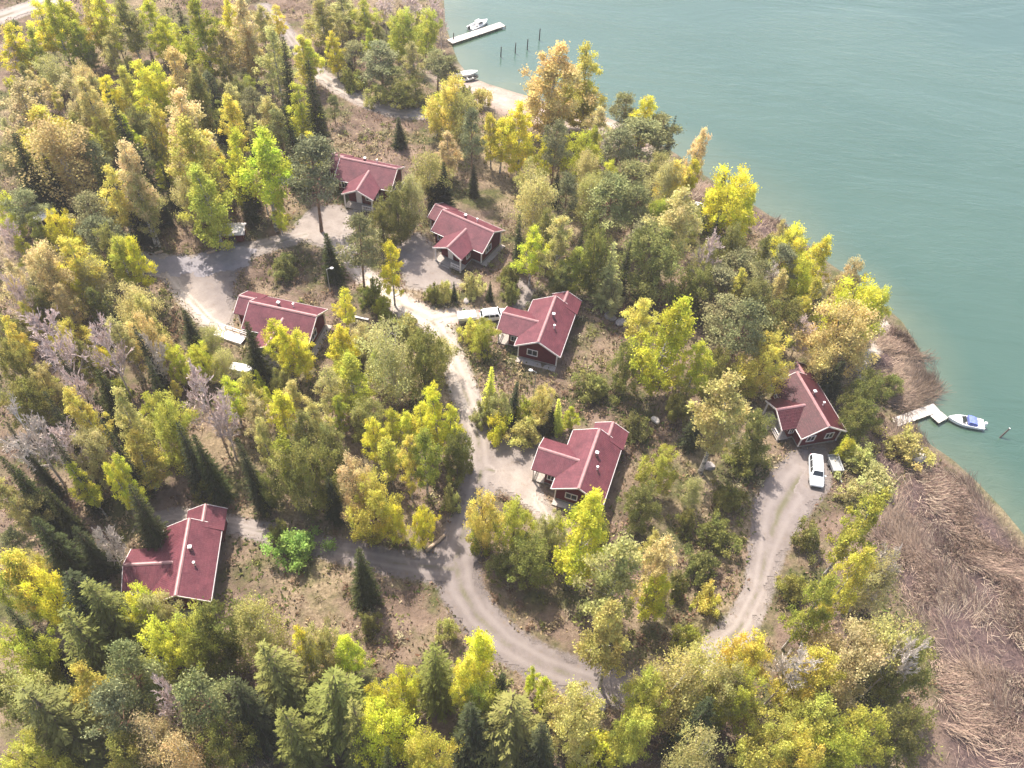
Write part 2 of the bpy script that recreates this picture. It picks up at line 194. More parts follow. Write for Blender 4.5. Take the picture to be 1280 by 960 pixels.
 ('B', 'y', -14.34, 60.68, -0.31, 8.33, 2.67, 'second from left of three yellow-green birches well left of the mid road'),
 ('B', 'y', -15.72, 57.42, -0.42, 10.91, 2.79, 'leftmost of three yellow-green birches well left of the mid road'),
 ('B', 'g', -13.75, 55.75, -0.5, 10.25, 3.16, 'rightmost of four mid green birches well left of the mid road'),
 ('B', 'o', -11.1, 53.71, -0.58, 13.44, 2.5, 'golden ochre birch well below the mid road'),
 ('B', 'g', -9.3, 54.56, -0.56, 14.74, 3.27, 'tall mid green birch well below the mid road'),
 ('R', 'v', -5.8, 56.51, -0.53, 10.3, 3.18, 'olive broadleaf tree well below the mid road'),
 ('S', 's', -19.82, 50.48, -0.66, 10.0, 2.93, 'left of two dark green spruces well left of the road fork'),
 ('R', 'v', -21.11, 56.91, -0.41, 9.96, 3.39, 'olive broadleaf tree well left of the mid road'),
 ('R', 'k', -10.36, 73.44, 0.12, 8.03, 4.43, 'pale khaki broadleaf tree above the mid road'),
 ('R', 't', -16.81, 50.31, -0.67, 13.0, 3.77, 'orange-tan broadleaf tree well left of the road fork'),
 ('R', 'o', -14.38, 47.95, -0.74, 13.38, 5.0, 'golden ochre broadleaf tree well left of the road fork'),
 ('R', 'y', -12.15, 47.73, -0.75, 8.78, 2.46, 'yellow-green broadleaf tree well left of the road fork'),
 ('R', 'y', -9.05, 47.58, -0.75, 8.48, 2.46, 'yellow-green broadleaf tree above the road fork'),
 ('U', 'k', -6.3, 53.11, -0.62, 4.2, 1.63, 'pale khaki bush well above the road fork'),
 ('U', 'v', -35.56, 51.71, -0.61, 3.88, 2.23, 'olive bush well above the lone lower-left cottage'),
 ('U', 'v', -25.65, 46.98, -0.79, 3.88, 2.36, 'olive bush well right of the lone lower-left cottage'),
 ('U', 'v', -5.28, 59.16, -0.46, 4.2, 2.12, 'olive bush well below the mid road'),
 ('S', 's', -52.06, 45.8, -0.79, 12.55, 4.11, 'second from left of three dark green spruces among the left-side leafless trees lower side'),
 ('P', 'p', -51.37, 45.14, -0.82, 8.7, 3.41, 'right of two grey-green pines well left of the lone lower-left cottage'),
 ('P', 'p', -52.0, 41.65, -0.94, 7.93, 2.97, 'left of two grey-green pines well left of the lone lower-left cottage'),
 ('S', 's', -45.92, 40.03, -1.04, 13.98, 5.34, 'second from left of three dark green spruces well left of the lone lower-left cottage'),
 ('S', 's', -44.1, 41.55, -0.99, 11.33, 3.65, 'rightmost of three dark green spruces well left of the lone lower-left cottage'),
 ('D', 'w', -41.8, 40.96, -1.02, 11.09, 3.09, 'leafless whitish tree well left of the lone lower-left cottage'),
 ('R', 'o', -47.71, 36.01, -1.16, 13.5, 3.57, 'golden ochre broadleaf tree well left of the lone lower-left cottage'),
 ('R', 'k', -49.49, 38.57, -1.07, 8.35, 2.32, 'pale khaki broadleaf tree well left of the lone lower-left cottage'),
 ('S', 's', -39.04, 44.59, -0.89, 14.22, 4.22, 'left of two tall dark green spruces well above the lone lower-left cottage'),
 ('B', 'y', -41.83, 47.89, -0.76, 13.88, 2.21, 'left of two yellow-green birches well above the lone lower-left cottage'),
 ('S', 's', -49.15, 45.76, -0.81, 9.97, 2.84, 'leftmost of three dark green spruces well left of the lone lower-left cottage'),
 ('S', 's', -40.59, 33.59, -1.24, 16.0, 8.39, 'right of two tall dark green spruces well left of the lone lower-left cottage'),
 ('S', 'e', -38.02, 33.32, -1.24, 16.0, 7.92, 'right of two tall olive-tipped dark green spruces well left of the lone lower-left cottage'),
 ('R', 'y', -44.22, 34.38, -1.22, 13.5, 3.87, 'yellow-green broadleaf tree well left of the lone lower-left cottage'),
 ('S', 'e', -39.3, 29.86, -1.33, 16.0, 7.27, 'left of two tall olive-tipped dark green spruces well left of the lone lower-left cottage'),
 ('R', 'g', -44.27, 28.2, -1.38, 13.49, 3.53, 'right of two mid green broadleaf trees well left of the lone lower-left cottage'),
 ('S', 'e', -39.46, 23.17, -1.48, 16.0, 9.19, 'tall olive-tipped dark green spruce along the bottom edge at lower left'),
 ('B', 'o', -36.29, 25.11, -1.42, 15.5, 3.71, 'tall golden ochre birch along the bottom edge at lower left'),
 ('P', 'p', -32.05, 25.56, -1.38, 17.0, 4.39, 'second from left of three tall grey-green pines along the bottom edge at lower left'),
 ('P', 'p', -32.83, 22.51, -1.44, 17.0, 4.13, 'leftmost of three tall grey-green pines along the bottom edge at lower left'),
 ('D', 'b', -28.97, 23.76, -1.38, 15.0, 2.66, 'tall leafless purple-grey tree along the bottom edge at lower left'),
 ('R', 't', -29.34, 21.13, -1.44, 13.5, 4.54, 'left of two orange-tan broadleaf trees along the bottom edge at lower left'),
 ('R', 'k', -42.06, 23.59, -1.48, 13.5, 2.63, 'pale khaki broadleaf tree along the bottom edge at lower left'),
 ('R', 'y', -35.6, 34.19, -1.21, 11.95, 3.05, 'left of two yellow-green broadleaf trees well below the lone lower-left cottage'),
 ('R', 'k', -33.47, 33.82, -1.2, 11.87, 2.53, 'pale khaki broadleaf tree well below the lone lower-left cottage'),
 ('R', 'y', -31.4, 31.07, -1.25, 13.5, 2.95, 'right of two yellow-green broadleaf trees well below the lone lower-left cottage'),
 ('R', 'g', -29.09, 31.88, -1.22, 13.5, 4.45, 'mid green broadleaf tree well below the lone lower-left cottage'),
 ('R', 'v', -27.02, 32.04, -1.2, 13.5, 5.12, 'olive broadleaf tree well below the lone lower-left cottage'),
 ('R', 'k', -22.87, 32.37, -1.15, 13.5, 4.8, 'left of two pale khaki broadleaf trees well right of the lone lower-left cottage'),
 ('S', 'e', -19.67, 28.55, -1.19, 16.0, 7.84, 'right of two tall olive-tipped dark green spruces well below the lone lower-left cottage'),
 ('B', 'y', -18.15, 31.52, -1.13, 12.31, 2.32, 'yellow-green birch well right of the lone lower-left cottage'),
 ('R', 'k', -16.67, 31.63, -1.11, 11.58, 2.66, 'pale khaki broadleaf tree well left of the road fork'),
 ('S', 'e', -14.67, 26.55, -1.18, 16.0, 9.21, 'second from left of four tall olive-tipped spruces along the bottom edge at lower centre'),
 ('B', 'l', -14.25, 32.33, -1.08, 10.95, 3.02, 'lime yellow birch well left of the road fork'),
 ('R', 't', -26.8, 20.13, -1.43, 13.5, 2.55, 'right of two orange-tan broadleaf trees along the bottom edge at lower left'),
 ('U', 'g', -16.63, 23.59, -1.25, 4.2, 2.49, 'mid green bush along the bottom edge at lower centre'),
 ('P', 'p', -25.53, 24.39, -1.33, 17.0, 4.65, 'rightmost of three tall grey-green pines along the bottom edge at lower left'),
 ('S', 'e', -32.19, 27.81, -1.33, 16.0, 4.33, 'left of two tall olive-tipped dark green spruces well below the lone lower-left cottage'),
 ('S', 's', -22.14, 25.01, -1.29, 16.0, 6.35, 'leftmost of four tall dark green spruces along the bottom edge at lower centre'),
 ('S', 'e', -17.22, 23.33, -1.26, 16.0, 6.26, 'leftmost of four tall olive-tipped dark green spruces along the bottom edge at lower centre'),
 ('U', 'v', -13.36, 36.98, -0.99, 4.2, 2.2, 'olive bush well left of the road fork'),
 ('R', 'y', -10.17, 27.33, -1.13, 10.09, 1.94, 'left of two yellow-green broadleaf trees well left of the lower bend of the road'),
 ('R', 'y', -8.14, 28.28, -1.11, 11.17, 1.95, 'right of two yellow-green broadleaf trees well left of the lower bend of the road'),
 ('R', 'l', -9.0, 24.3, -1.17, 13.5, 4.81, 'lime yellow broadleaf tree along the bottom edge at lower centre'),
 ('S', 'e', -5.32, 30.04, -1.07, 16.0, 6.16, 'tall olive-tipped dark green spruce well left of the lower bend of the road'),
 ('B', 'y', -2.67, 29.52, -1.08, 16.7, 2.86, 'left of two tall yellow-green birches well left of the lower bend of the road'),
 ('B', 'y', -1.06, 30.3, -1.07, 15.48, 3.7, 'right of two tall yellow-green birches well left of the lower bend of the road'),
 ('S', 's', 0.78, 29.29, -1.09, 11.17, 3.37, 'dark green spruce well left of the lower bend of the road'),
 ('R', 'g', -0.35, 27.11, -1.11, 12.0, 2.88, 'mid green broadleaf tree along the bottom edge at lower centre'),
 ('S', 'e', 2.11, 25.75, -1.14, 16.0, 9.78, 'rightmost of four tall olive-tipped dark green spruces along the bottom edge at lower centre'),
 ('S', 's', -0.86, 24.56, -1.14, 16.0, 5.69, 'third from left of four tall dark green spruces along the bottom edge at lower centre'),
 ('B', 'l', 4.31, 31.39, -1.08, 6.78, 1.52, 'small lime yellow birch left of the lower bend of the road'),
 ('B', 'l', 5.86, 30.18, -1.11, 8.86, 1.98, 'lime yellow birch below the lower bend of the road'),
 ('R', 'k', 7.96, 26.25, -1.17, 13.5, 4.99, 'pale khaki broadleaf tree along the bottom edge at lower centre'),
 ('U', 'y', 11.2, 25.82, -1.21, 4.2, 4.39, 'yellow-green bush along the bottom edge at lower centre'),
 ('R', 'o', -5.03, 22.03, -1.18, 13.5, 2.59, 'golden ochre broadleaf tree along the bottom edge at lower centre'),
 ('B', 'k', 11.89, 32.74, -1.14, 19.0, 4.62, 'tall pale khaki birch well right of the lower bend of the road'),
 ('S', 'e', -11.49, 23.76, -1.19, 16.0, 4.6, 'third from left of four tall olive-tipped spruces along the bottom edge at lower centre'),
 ('U', 'g', -14.98, 29.88, -1.13, 4.2, 2.26, 'mid green bush well below the road fork'),
 ('S', 's', 5.32, 23.7, -1.18, 16.0, 4.6, 'rightmost of four tall dark green spruces along the bottom edge at lower centre'),
 ('U', 'k', -4.81, 36.96, -0.96, 4.2, 2.01, 'pale khaki bush well below the road fork'),
 ('U', 'k', -6.48, 23.95, -1.16, 4.2, 2.16, 'pale khaki bush along the bottom edge at lower centre'),
 ('R', 'o', -1.69, 48.23, -0.76, 12.92, 2.6, 'golden ochre broadleaf tree well above the road fork'),
 ('R', 'g', 1.53, 47.47, -0.8, 11.44, 3.69, 'mid green broadleaf tree well right of the road fork'),
 ('U', 'g', -2.37, 48.34, -0.75, 4.2, 2.57, 'mid green bush above the road fork'),
 ('R', 'v', 3.57, 44.38, -0.87, 9.01, 4.76, 'olive broadleaf tree well right of the road fork'),
 ('R', 'k', 5.64, 48.05, -0.82, 9.8, 2.99, 'pale khaki broadleaf tree well below the road-bend cottage'),
 ('U', 'k', 5.56, 48.66, -0.81, 4.2, 2.97, 'pale khaki bush well right of the road fork'),
 ('B', 'l', 8.41, 44.23, -0.92, 19.0, 5.56, 'tall lime yellow birch well below the road-bend cottage'),
 ('R', 'v', 0.58, 44.72, -0.84, 5.75, 3.2, 'small olive broadleaf tree right of the road fork'),
 ('R', 'g', 18.28, 57.75, -0.84, 9.73, 3.59, 'mid green broadleaf tree well right of the road-bend cottage'),
 ('R', 'k', 22.72, 56.12, -0.96, 6.17, 2.61, 'small pale khaki broadleaf tree well right of the road-bend cottage'),
 ('B', 'k', 17.2, 45.82, -1.02, 11.49, 2.38, 'pale khaki birch well left of the shore driveway'),
 ('B', 't', 16.82, 41.83, -1.08, 16.54, 3.46, 'tall orange-tan birch well left of the shore driveway'),
 ('B', 'l', 17.07, 40.7, -1.1, 12.02, 3.16, 'lime yellow birch well left of the shore driveway'),
 ('U', 'v', 25.56, 51.58, -1.1, 4.2, 4.86, 'second from left of four olive bushes well above the shore driveway'),
 ('B', 'k', 12.29, 39.25, -1.05, 19.0, 5.53, 'tall pale khaki birch well above the lower bend of the road'),
 ('U', 'o', 24.19, 43.04, -1.2, 4.2, 3.06, 'golden ochre bush left of the shore driveway'),
 ('R', 'v', 16.37, 52.09, -0.9, 10.01, 4.03, 'left of two olive broadleaf trees well right of the road-bend cottage'),
 ('U', 'v', 23.47, 47.2, -1.12, 4.2, 3.94, 'right of two olive bushes well left of the shore driveway'),
 ('U', 'v', 22.04, 52.84, -1.0, 4.2, 2.65, 'leftmost of four olive bushes well above the shore driveway'),
 ('U', 'v', 27.74, 56.79, -1.07, 4.2, 3.77, 'third from left of four olive bushes well above the shore driveway'),
 ('U', 'v', 20.51, 44.43, -1.1, 4.2, 2.51, 'left of two olive bushes well left of the shore driveway'),
 ('U', 'v', 11.98, 50.75, -0.85, 4.2, 2.82, 'olive bush well below the road-bend cottage'),
 ('B', 'm', 38.92, 48.33, -1.45, 19.0, 4.31, 'right of two tall muted yellow birches well right of the shore driveway'),
 ('B', 'm', 35.44, 40.58, -1.48, 19.0, 3.4, 'left of two tall muted yellow birches well right of the shore driveway'),
 ('B', 'g', 32.52, 38.72, -1.44, 17.49, 3.38, 'tall mid green birch right of the shore driveway'),
 ('R', 'k', 40.99, 44.07, -1.55, 13.5, 3.95, 'pale khaki broadleaf tree well right of the shore driveway'),
 ('R', 'o', 25.62, 34.19, -1.35, 12.42, 4.52, 'left of two golden ochre broadleaf trees well below the shore driveway'),
 ('R', 't', 35.58, 34.24, -1.56, 13.5, 6.34, 'orange-tan broadleaf tree well below the shore driveway'),
 ('R', 'o', 31.51, 32.39, -1.5, 13.5, 5.26, 'right of two golden ochre broadleaf trees well below the shore driveway'),
 ('R', 'k', 40.26, 36.19, -1.63, 13.5, 5.42, 'pale khaki broadleaf tree beside the dry reed bed lower side'),
 ('R', 'v', 42.24, 34.12, -1.69, 13.5, 4.84, 'right of two olive broadleaf trees beside the dry reed bed lower side'),
 ('R', 'm', 27.11, 26.13, -1.48, 13.5, 4.85, 'left of two muted yellow broadleaf trees along the bottom edge at lower right'),
 ('R', 'm', 31.33, 27.33, -1.55, 13.5, 5.21, 'right of two muted yellow broadleaf trees along the bottom edge at lower right'),
 ('R', 'm', 35.32, 27.09, -1.63, 13.5, 4.73, 'muted yellow broadleaf tree beside the dry reed bed lower side'),
 ('R', 'o', 29.13, 25.19, -1.53, 13.5, 3.88, 'golden ochre broadleaf tree along the bottom edge at lower right'),
 ('R', 'g', 32.92, 25.02, -1.61, 13.5, 4.19, 'rightmost of four mid green broadleaf trees along the bottom edge at lower right'),
 ('R', 'k', 17.63, 30.41, -1.25, 13.5, 5.17, 'pale khaki broadleaf tree well right of the lower bend of the road'),
 ('R', 'k', 20.3, 30.95, -1.29, 13.5, 5.19, 'left of two pale khaki broadleaf trees well below the shore driveway'),
 ('R', 'k', 22.53, 30.01, -1.35, 13.5, 4.35, 'right of two pale khaki broadleaf trees well below the shore driveway'),
 ('R', 'g', 15.43, 28.3, -1.24, 13.5, 3.49, 'second from left of four mid green broadleaf trees along the bottom edge at lower right'),
 ('R', 'g', 13.71, 25.73, -1.25, 13.5, 4.2, 'leftmost of four mid green broadleaf trees along the bottom edge at lower right'),
 ('R', 'g', 24.3, 29.79, -1.38, 13.5, 4.34, 'third from left of four mid green broadleaf trees along the bottom edge at lower right'),
 ('U', 'g', 21.47, 38.16, -1.22, 4.2, 2.59, 'mid green bush well left of the shore driveway'),
 ('R', 'k', 19.56, 23.47, -1.37, 13.5, 3.06, 'pale khaki broadleaf tree along the bottom edge at lower right'),
 ('S', 's', 20.36, 26.28, -1.35, 16.0, 5.35, 'tall dark green spruce along the bottom edge at lower right'),
 ('R', 'v', 40.16, 27.35, -1.72, 13.5, 3.96, 'left of two olive broadleaf trees beside the dry reed bed lower side'),
 ('U', 'v', 37.3, 52.24, -1.36, 4.2, 3.47, 'rightmost of four olive bushes well above the shore driveway'),
 ('U', 'v', 34.34, 45.76, -1.38, 4.2, 2.93, 'olive bush right of the shore driveway'),
 ('U', 'k', 44.29, 59.02, -1.41, 4.2, 3.62, 'pale khaki bush well below the shore cottage'),
 ('U', 'k', 53.31, 68.32, -2.63, 4.2, 5.68, 'pale khaki bush below the L-shaped jetty'),
 ('U', 'k', 46.35, 64.97, -1.62, 4.2, 3.98, 'pale khaki bush well right of the shore cottage'),
 ('R', 'o', -13.87, 126.12, 0.94, 13.5, 6.52, 'golden ochre broadleaf tree well left of the sandy beach'),
 ('R', 'k', -12.11, 124.5, 0.86, 11.49, 4.82, 'pale khaki broadleaf tree well left of the sandy beach'),
 ('B', 'y', -16.81, 128.95, 1.08, 9.14, 4.36, 'yellow-green birch well right of the upper forest road'),
 ('P', 'p', -9.26, 114.5, 0.67, 14.85, 4.09, 'tall grey-green pine well left of the sandy beach'),
 ('B', 'o', -6.63, 120.83, 0.62, 11.51, 3.49, 'golden ochre birch below the sandy beach'),
 ('B', 'y', -4.96, 119.86, 0.55, 10.86, 4.18, 'yellow-green birch below the sandy beach'),
 ('B', 'y', -1.85, 118.91, 0.43, 14.44, 5.75, 'tall yellow-green birch below the sandy beach'),
 ('U', 'v', -13.0, 141.21, 0.7, 3.64, 3.18, 'olive bush well below the far jetty'),
 ('U', 'k', -9.92, 140.29, 0.52, 3.65, 4.13, 'pale khaki bush left of the sandy beach'),
 ('B', 't', -13.41, 116.78, 0.84, 9.27, 4.41, 'orange-tan birch well right of the farthest cottage'),
 ('R', 'k', -16.05, 109.89, 0.89, 9.3, 6.13, 'pale khaki broadleaf tree well right of the farthest cottage'),
 ('S', 's', -13.32, 109.1, 0.79, 9.32, 3.79, 'dark green spruce well above the gravel-yard cottage'),
 ('S', 's', -9.02, 113.24, 0.66, 6.36, 2.51, 'small dark green spruce well above the gravel-yard cottage'),
 ('S', 's', -22.9, 124.42, 1.23, 6.03, 3.22, 'small dark green spruce above the farthest cottage'),
 ('R', 'v', -19.1, 98.98, 0.94, 10.97, 5.01, 'right of two olive broadleaf trees well below the farthest cottage'),
 ('R', 'k', -17.7, 102.29, 0.92, 10.42, 3.83, 'pale khaki broadleaf tree right of the farthest cottage'),
 ('R', 's', -14.57, 108.47, 0.83, 5.86, 3.48, 'small dark green broadleaf tree above the gravel-yard cottage'),
 ('B', 't', 2.49, 132.4, 0.43, 19.0, 9.76, 'tall orange-tan birch right of the sandy beach'),
 ('B', 'o', 5.42, 135.72, -0.24, 11.17, 6.89, 'left of two golden ochre birches right of the sandy beach'),
 ('B', 'o', 9.36, 138.18, -1.27, 18.0, 6.26, 'tall golden ochre birch right of the sandy beach'),
 ('B', 'o', 9.42, 137.91, -1.21, 10.63, 6.7, 'right of two golden ochre birches right of the sandy beach'),
 ('B', 't', 11.62, 129.59, -0.05, 8.54, 5.0, 'orange-tan birch on the wooded point by the lake upper side'),
 ('P', 'p', 4.0, 115.94, 0.2, 14.47, 4.14, 'tall grey-green pine well below the sandy beach'),
 ('R', 'l', 8.69, 120.16, 0.07, 9.98, 5.89, 'lime yellow broadleaf tree on the wooded point by the lake upper side'),
 ('B', 'y', 2.51, 117.19, 0.26, 10.57, 3.03, 'left of two yellow-green birches well below the sandy beach'),
 ('P', 'p', 16.89, 137.02, -2.22, 9.66, 5.3, 'second from left of four grey-green pines on the wooded point by the lake upper side'),
 ('B', 'y', 19.58, 129.17, -1.32, 13.49, 4.94, 'yellow-green birch on the wooded point by the lake upper side'),
 ('P', 'p', 18.49, 123.66, -0.41, 11.21, 8.99, 'third from left of four grey-green pines on the wooded point by the lake upper side'),
 ('P', 'p', 14.93, 120.46, -0.11, 11.72, 6.26, 'leftmost of four grey-green pines on the wooded point by the lake upper side'),
 ('P', 'p', 22.53, 126.74, -1.56, 11.08, 6.51, 'rightmost of four grey-green pines on the wooded point by the lake upper side'),
 ('D', 'w', 12.95, 120.59, -0.05, 8.99, 4.02, 'leafless whitish tree on the wooded point by the lake'),
 ('S', 's', 24.09, 128.14, -2.07, 11.77, 2.38, 'dark green spruce on the wooded point by the lake upper side'),
 ('B', 'k', -0.1, 111.95, 0.32, 10.52, 3.23, 'pale khaki birch well below the sandy beach'),
 ('R', 'k', 1.43, 103.64, 0.22, 13.09, 5.88, 'pale khaki broadleaf tree well right of the gravel-yard cottage'),
 ('B', 'k', 4.96, 92.92, 0.02, 13.92, 4.35, 'pale khaki birch well above the white-car cottage'),
 ('B', 'l', 1.38, 92.62, 0.14, 12.13, 3.88, 'lime yellow birch well right of the gravel-yard cottage'),
 ('B', 'g', 7.78, 92.12, -0.08, 9.91, 4.4, 'left of two mid green birches well above the white-car cottage'),
 ('P', 'p', 6.29, 106.24, 0.07, 10.96, 4.0, 'leftmost of eight grey-green pines on the wooded point by the lake lower side'),
 ('R', 'k', 9.62, 108.66, -0.03, 9.93, 3.98, 'leftmost of three pale khaki broadleaf trees on the wooded point by the lake lower side'),
 ('P', 'p', 12.89, 104.11, -0.17, 12.78, 7.61, 'third from left of eight grey-green pines on the wooded point by the lake lower side'),
 ('P', 'p', 17.22, 104.78, -0.3, 11.66, 5.29, 'fourth from left of eight grey-green pines on the wooded point by the lake lower side'),
 ('P', 'p', 16.57, 114.98, -0.2, 8.68, 6.17, 'grey-green pine on the wooded point by the lake'),
 ('R', 'v', 10.76, 91.61, -0.19, 13.5, 3.37, 'olive broadleaf tree well above the white-car cottage'),
 ('S', 'f', 12.81, 90.21, -0.27, 12.37, 5.13, 'light green spruce well right of the white-car cottage'),
 ('R', 'v', 19.37, 92.47, -0.46, 13.5, 7.99, 'leftmost of three olive broadleaf trees on the wooded point by the lake lower side'),
 ('R', 'k', 21.82, 110.23, -0.38, 12.37, 5.05, 'second from left of three pale khaki broadleaf trees on the wooded point  lower side'),
 ('R', 'g', 20.81, 106.17, -0.39, 8.66, 4.23, 'mid green broadleaf tree on the wooded point by the lake lower side'),
 ('P', 'p', 19.12, 98.59, -0.4, 10.34, 5.15, 'fifth from left of eight grey-green pines on the wooded point by the lake lower side'),
 ('B', 'o', 22.51, 111.17, -0.39, 12.38, 4.81, 'golden ochre birch on the wooded point by the lake'),
 ('B', 't', 26.43, 116.4, -0.82, 15.76, 3.53, 'tall orange-tan birch on the wooded point by the lake'),
 ('B', 'y', 25.95, 115.02, -0.62, 11.46, 3.55, 'yellow-green birch on the wooded point by the lake'),
 ('B', 'k', 21.32, 97.36, -0.48, 17.72, 6.36, 'tall pale khaki birch on the wooded point by the lake lower side'),
 ('R', 'y', 32.27, 109.41, -0.84, 13.5, 8.47, 'left of two yellow-green broadleaf trees on the wooded point by the lake lower side'),
 ('P', 'p', 31.97, 93.24, -0.8, 10.03, 6.54, 'seventh from left of eight grey-green pines on the wooded point by the lake lower side'),
 ('S', 's', 38.64, 103.72, -1.26, 5.36, 2.16, 'small dark green spruce on the wooded point by the lake lower side'),
 ('S', 's', 34.44, 93.23, -0.85, 7.89, 4.06, 'dark green spruce well above the shore cottage'),
 ('P', 'p', 29.11, 90.79, -0.75, 8.8, 5.49, 'sixth from left of eight grey-green pines on the wooded point by the lake lower side'),
 ('D', 'b', 26.79, 93.93, -0.66, 11.48, 5.02, 'leafless purple-grey tree on the wooded point by the lake lower side'),
 ('R', 'v', 25.43, 90.29, -0.65, 9.99, 4.86, 'second from left of three olive broadleaf trees on the wooded point  lower side'),
 ('R', 'v', 5.58, 90.88, -0.02, 6.76, 3.68, 'small olive broadleaf tree above the white-car cottage'),
 ('R', 'k', 13.71, 88.65, -0.31, 6.83, 3.65, 'small pale khaki broadleaf tree well right of the white-car cottage'),
 ('R', 'y', 39.47, 96.75, -0.96, 12.49, 5.48, 'right of two yellow-green broadleaf trees on the wooded point by the lake lower side'),
 ('B', 'y', 44.45, 97.95, -1.57, 11.1, 4.81, 'yellow-green birch well above the shore cottage'),
 ('R', 'y', 41.7, 94.21, -1.02, 10.11, 4.47, 'left of two yellow-green broadleaf trees well above the shore cottage'),
 ('D', 'w', 36.61, 93.16, -0.9, 8.53, 4.3, 'leafless whitish tree well above the shore cottage'),
 ('R', 't', 48.42, 93.96, -1.78, 10.87, 4.22, 'right of two orange-tan broadleaf trees well above the shore cottage'),
 ('R', 'y', 47.13, 86.99, -1.29, 13.5, 7.56, 'right of two yellow-green broadleaf trees well above the shore cottage'),
 ('R', 'y', 51.14, 88.54, -1.86, 10.94, 3.86, 'yellow-green broadleaf tree well above the L-shaped jetty'),
 ('R', 't', 44.76, 80.85, -1.32, 13.5, 8.68, 'left of two orange-tan broadleaf trees well above the shore cottage'),
 ('R', 'v', 36.76, 83.93, -0.99, 11.08, 5.62, 'right of two olive broadleaf trees well above the shore cottage'),
 ('P', 'p', 29.78, 77.86, -0.88, 15.22, 5.89, 'tall grey-green pine well above the shore cottage'),
 ('R', 'o', 33.25, 75.07, -0.99, 11.97, 5.71, 'golden ochre broadleaf tree well above the shore cottage'),
 ('S', 's', 44.36, 76.88, -1.47, 7.85, 3.96, 'dark green spruce above the shore cottage'),
 ('R', 'v', 47.2, 72.98, -2.0, 9.94, 4.85, 'right of two olive broadleaf trees right of the shore cottage'),
 ('U', 'l', 44.37, 66.19, -1.45, 4.2, 2.22, 'lime yellow bush right of the shore cottage'),
 ('R', 'v', 45.83, 69.33, -1.71, 7.88, 4.34, 'left of two olive broadleaf trees right of the shore cottage'),
 ('R', 't', 42.1, 78.49, -1.19, 8.43, 3.87, 'orange-tan broadleaf tree above the shore cottage'),
 ('U', 'v', 53.69, 78.83, -2.61, 4.2, 3.13, 'olive bush left of the L-shaped jetty'),
 ('D', 'b', 39.71, 81.96, -1.07, 9.14, 4.76, 'leafless purple-grey tree well above the shore cottage'),
 ('B', 'l', 19.06, 74.19, -0.62, 19.0, 6.83, 'tall lime yellow birch well right of the white-car cottage'),
 ('B', 'o', 17.15, 80.46, -0.49, 11.5, 4.11, 'golden ochre birch well right of the white-car cottage'),
 ('B', 'y', 23.74, 72.5, -0.77, 13.39, 3.87, 'yellow-green birch well left of the shore cottage'),
 ('P', 'p', 29.08, 82.02, -0.82, 10.12, 6.86, 'leftmost of three grey-green pines well above the shore cottage'),
 ('R', 'v', 26.74, 73.71, -0.84, 9.93, 3.95, 'left of two olive broadleaf trees well left of the shore cottage'),
 ('B', 'k', 25.2, 61.63, -0.94, 18.62, 6.48, 'tall pale khaki birch well left of the shore cottage'),
 ('R', 'v', 31.06, 64.16, -1.05, 9.79, 4.16, 'right of two olive broadleaf trees well left of the shore cottage'),
 ('R', 'v', 22.33, 69.04, -0.77, 8.43, 3.22, 'right of two olive broadleaf trees well right of the road-bend cottage'),
 ('R', 'v', 15.07, 73.7, -0.52, 9.8, 3.95, 'olive broadleaf tree well right of the white-car cottage'),
 ('U', 'v', 30.46, 63.04, -1.05, 4.2, 4.13, 'olive bush well left of the shore cottage'),
 ('S', 's', 23.66, 65.24, -0.85, 10.13, 3.22, 'dark green spruce well left of the shore cottage'),
 ('U', 'v', 16.8, 66.52, -0.66, 4.2, 3.32, 'olive bush well right of the road-bend cottage'),
 ('S', 'l', -2.88, 68.02, -0.22, 10.05, 2.61, 'lime yellow spruce right of the mid road'),
 ('S', 's', 0.28, 67.05, -0.31, 8.11, 2.4, 'dark green spruce right of the mid road'),
 ('R', 'k', -1.76, 66.82, -0.28, 6.36, 3.23, 'small pale khaki broadleaf tree right of the mid road'),
 ('R', 'k', 4.02, 66.94, -0.38, 7.99, 2.97, 'pale khaki broadleaf tree well above the road-bend cottage'),
 ('S', 's', 5.29, 65.77, -0.43, 5.46, 2.41, 'small dark green spruce above the road-bend cottage'),
 ('S', 'l', 6.36, 65.89, -0.45, 7.08, 2.18, 'lime yellow spruce above the road-bend cottage'),
 ('B', 'y', 8.0, 66.33, -0.48, 4.97, 1.93, 'small yellow-green birch above the road-bend cottage'),
 ('U', 'y', -1.08, 64.25, -0.36, 4.2, 3.49, 'yellow-green bush right of the mid road'),
 ('U', 'k', 1.97, 64.33, -0.41, 4.2, 4.15, 'pale khaki bush well left of the road-bend cottage'),
 ('U', 'v', 11.21, 72.84, -0.43, 4.2, 4.59, 'olive bush well above the road-bend cottage'),
 ('R', 'g', -4.55, 78.24, 0.11, 6.48, 3.44, 'small mid green broadleaf tree left of the white-car cottage'),
 ('U', 'o', -6.25, 80.48, 0.21, 4.2, 2.86, 'golden ochre bush well left of the white-car cottage'),
 ('U', 'g', 2.23, 67.44, -0.34, 4.2, 2.89, 'mid green bush well right of the mid road'),
 ('U', 'k', -3.89, 66.1, -0.26, 4.2, 2.2, 'pale khaki bush right of the mid road'),
 ('B', 'y', -18.01, 85.76, 0.73, 12.57, 3.14, 'yellow-green birch well left of the gravel-yard cottage'),
 ('P', 'p', -22.57, 86.76, 0.9, 15.36, 5.41, 'tall grey-green pine well below the farthest cottage'),
 ('S', 's', -27.6, 89.75, 1.11, 9.46, 3.91, 'dark green spruce well above the car-park cottage'),
 ('B', 'y', -23.91, 79.92, 0.73, 8.71, 2.86, 'right of two yellow-green birches well right of the car-park cottage'),
 ('R', 'v', -21.37, 97.49, 1.01, 8.64, 4.01, 'left of two olive broadleaf trees well below the farthest cottage'),
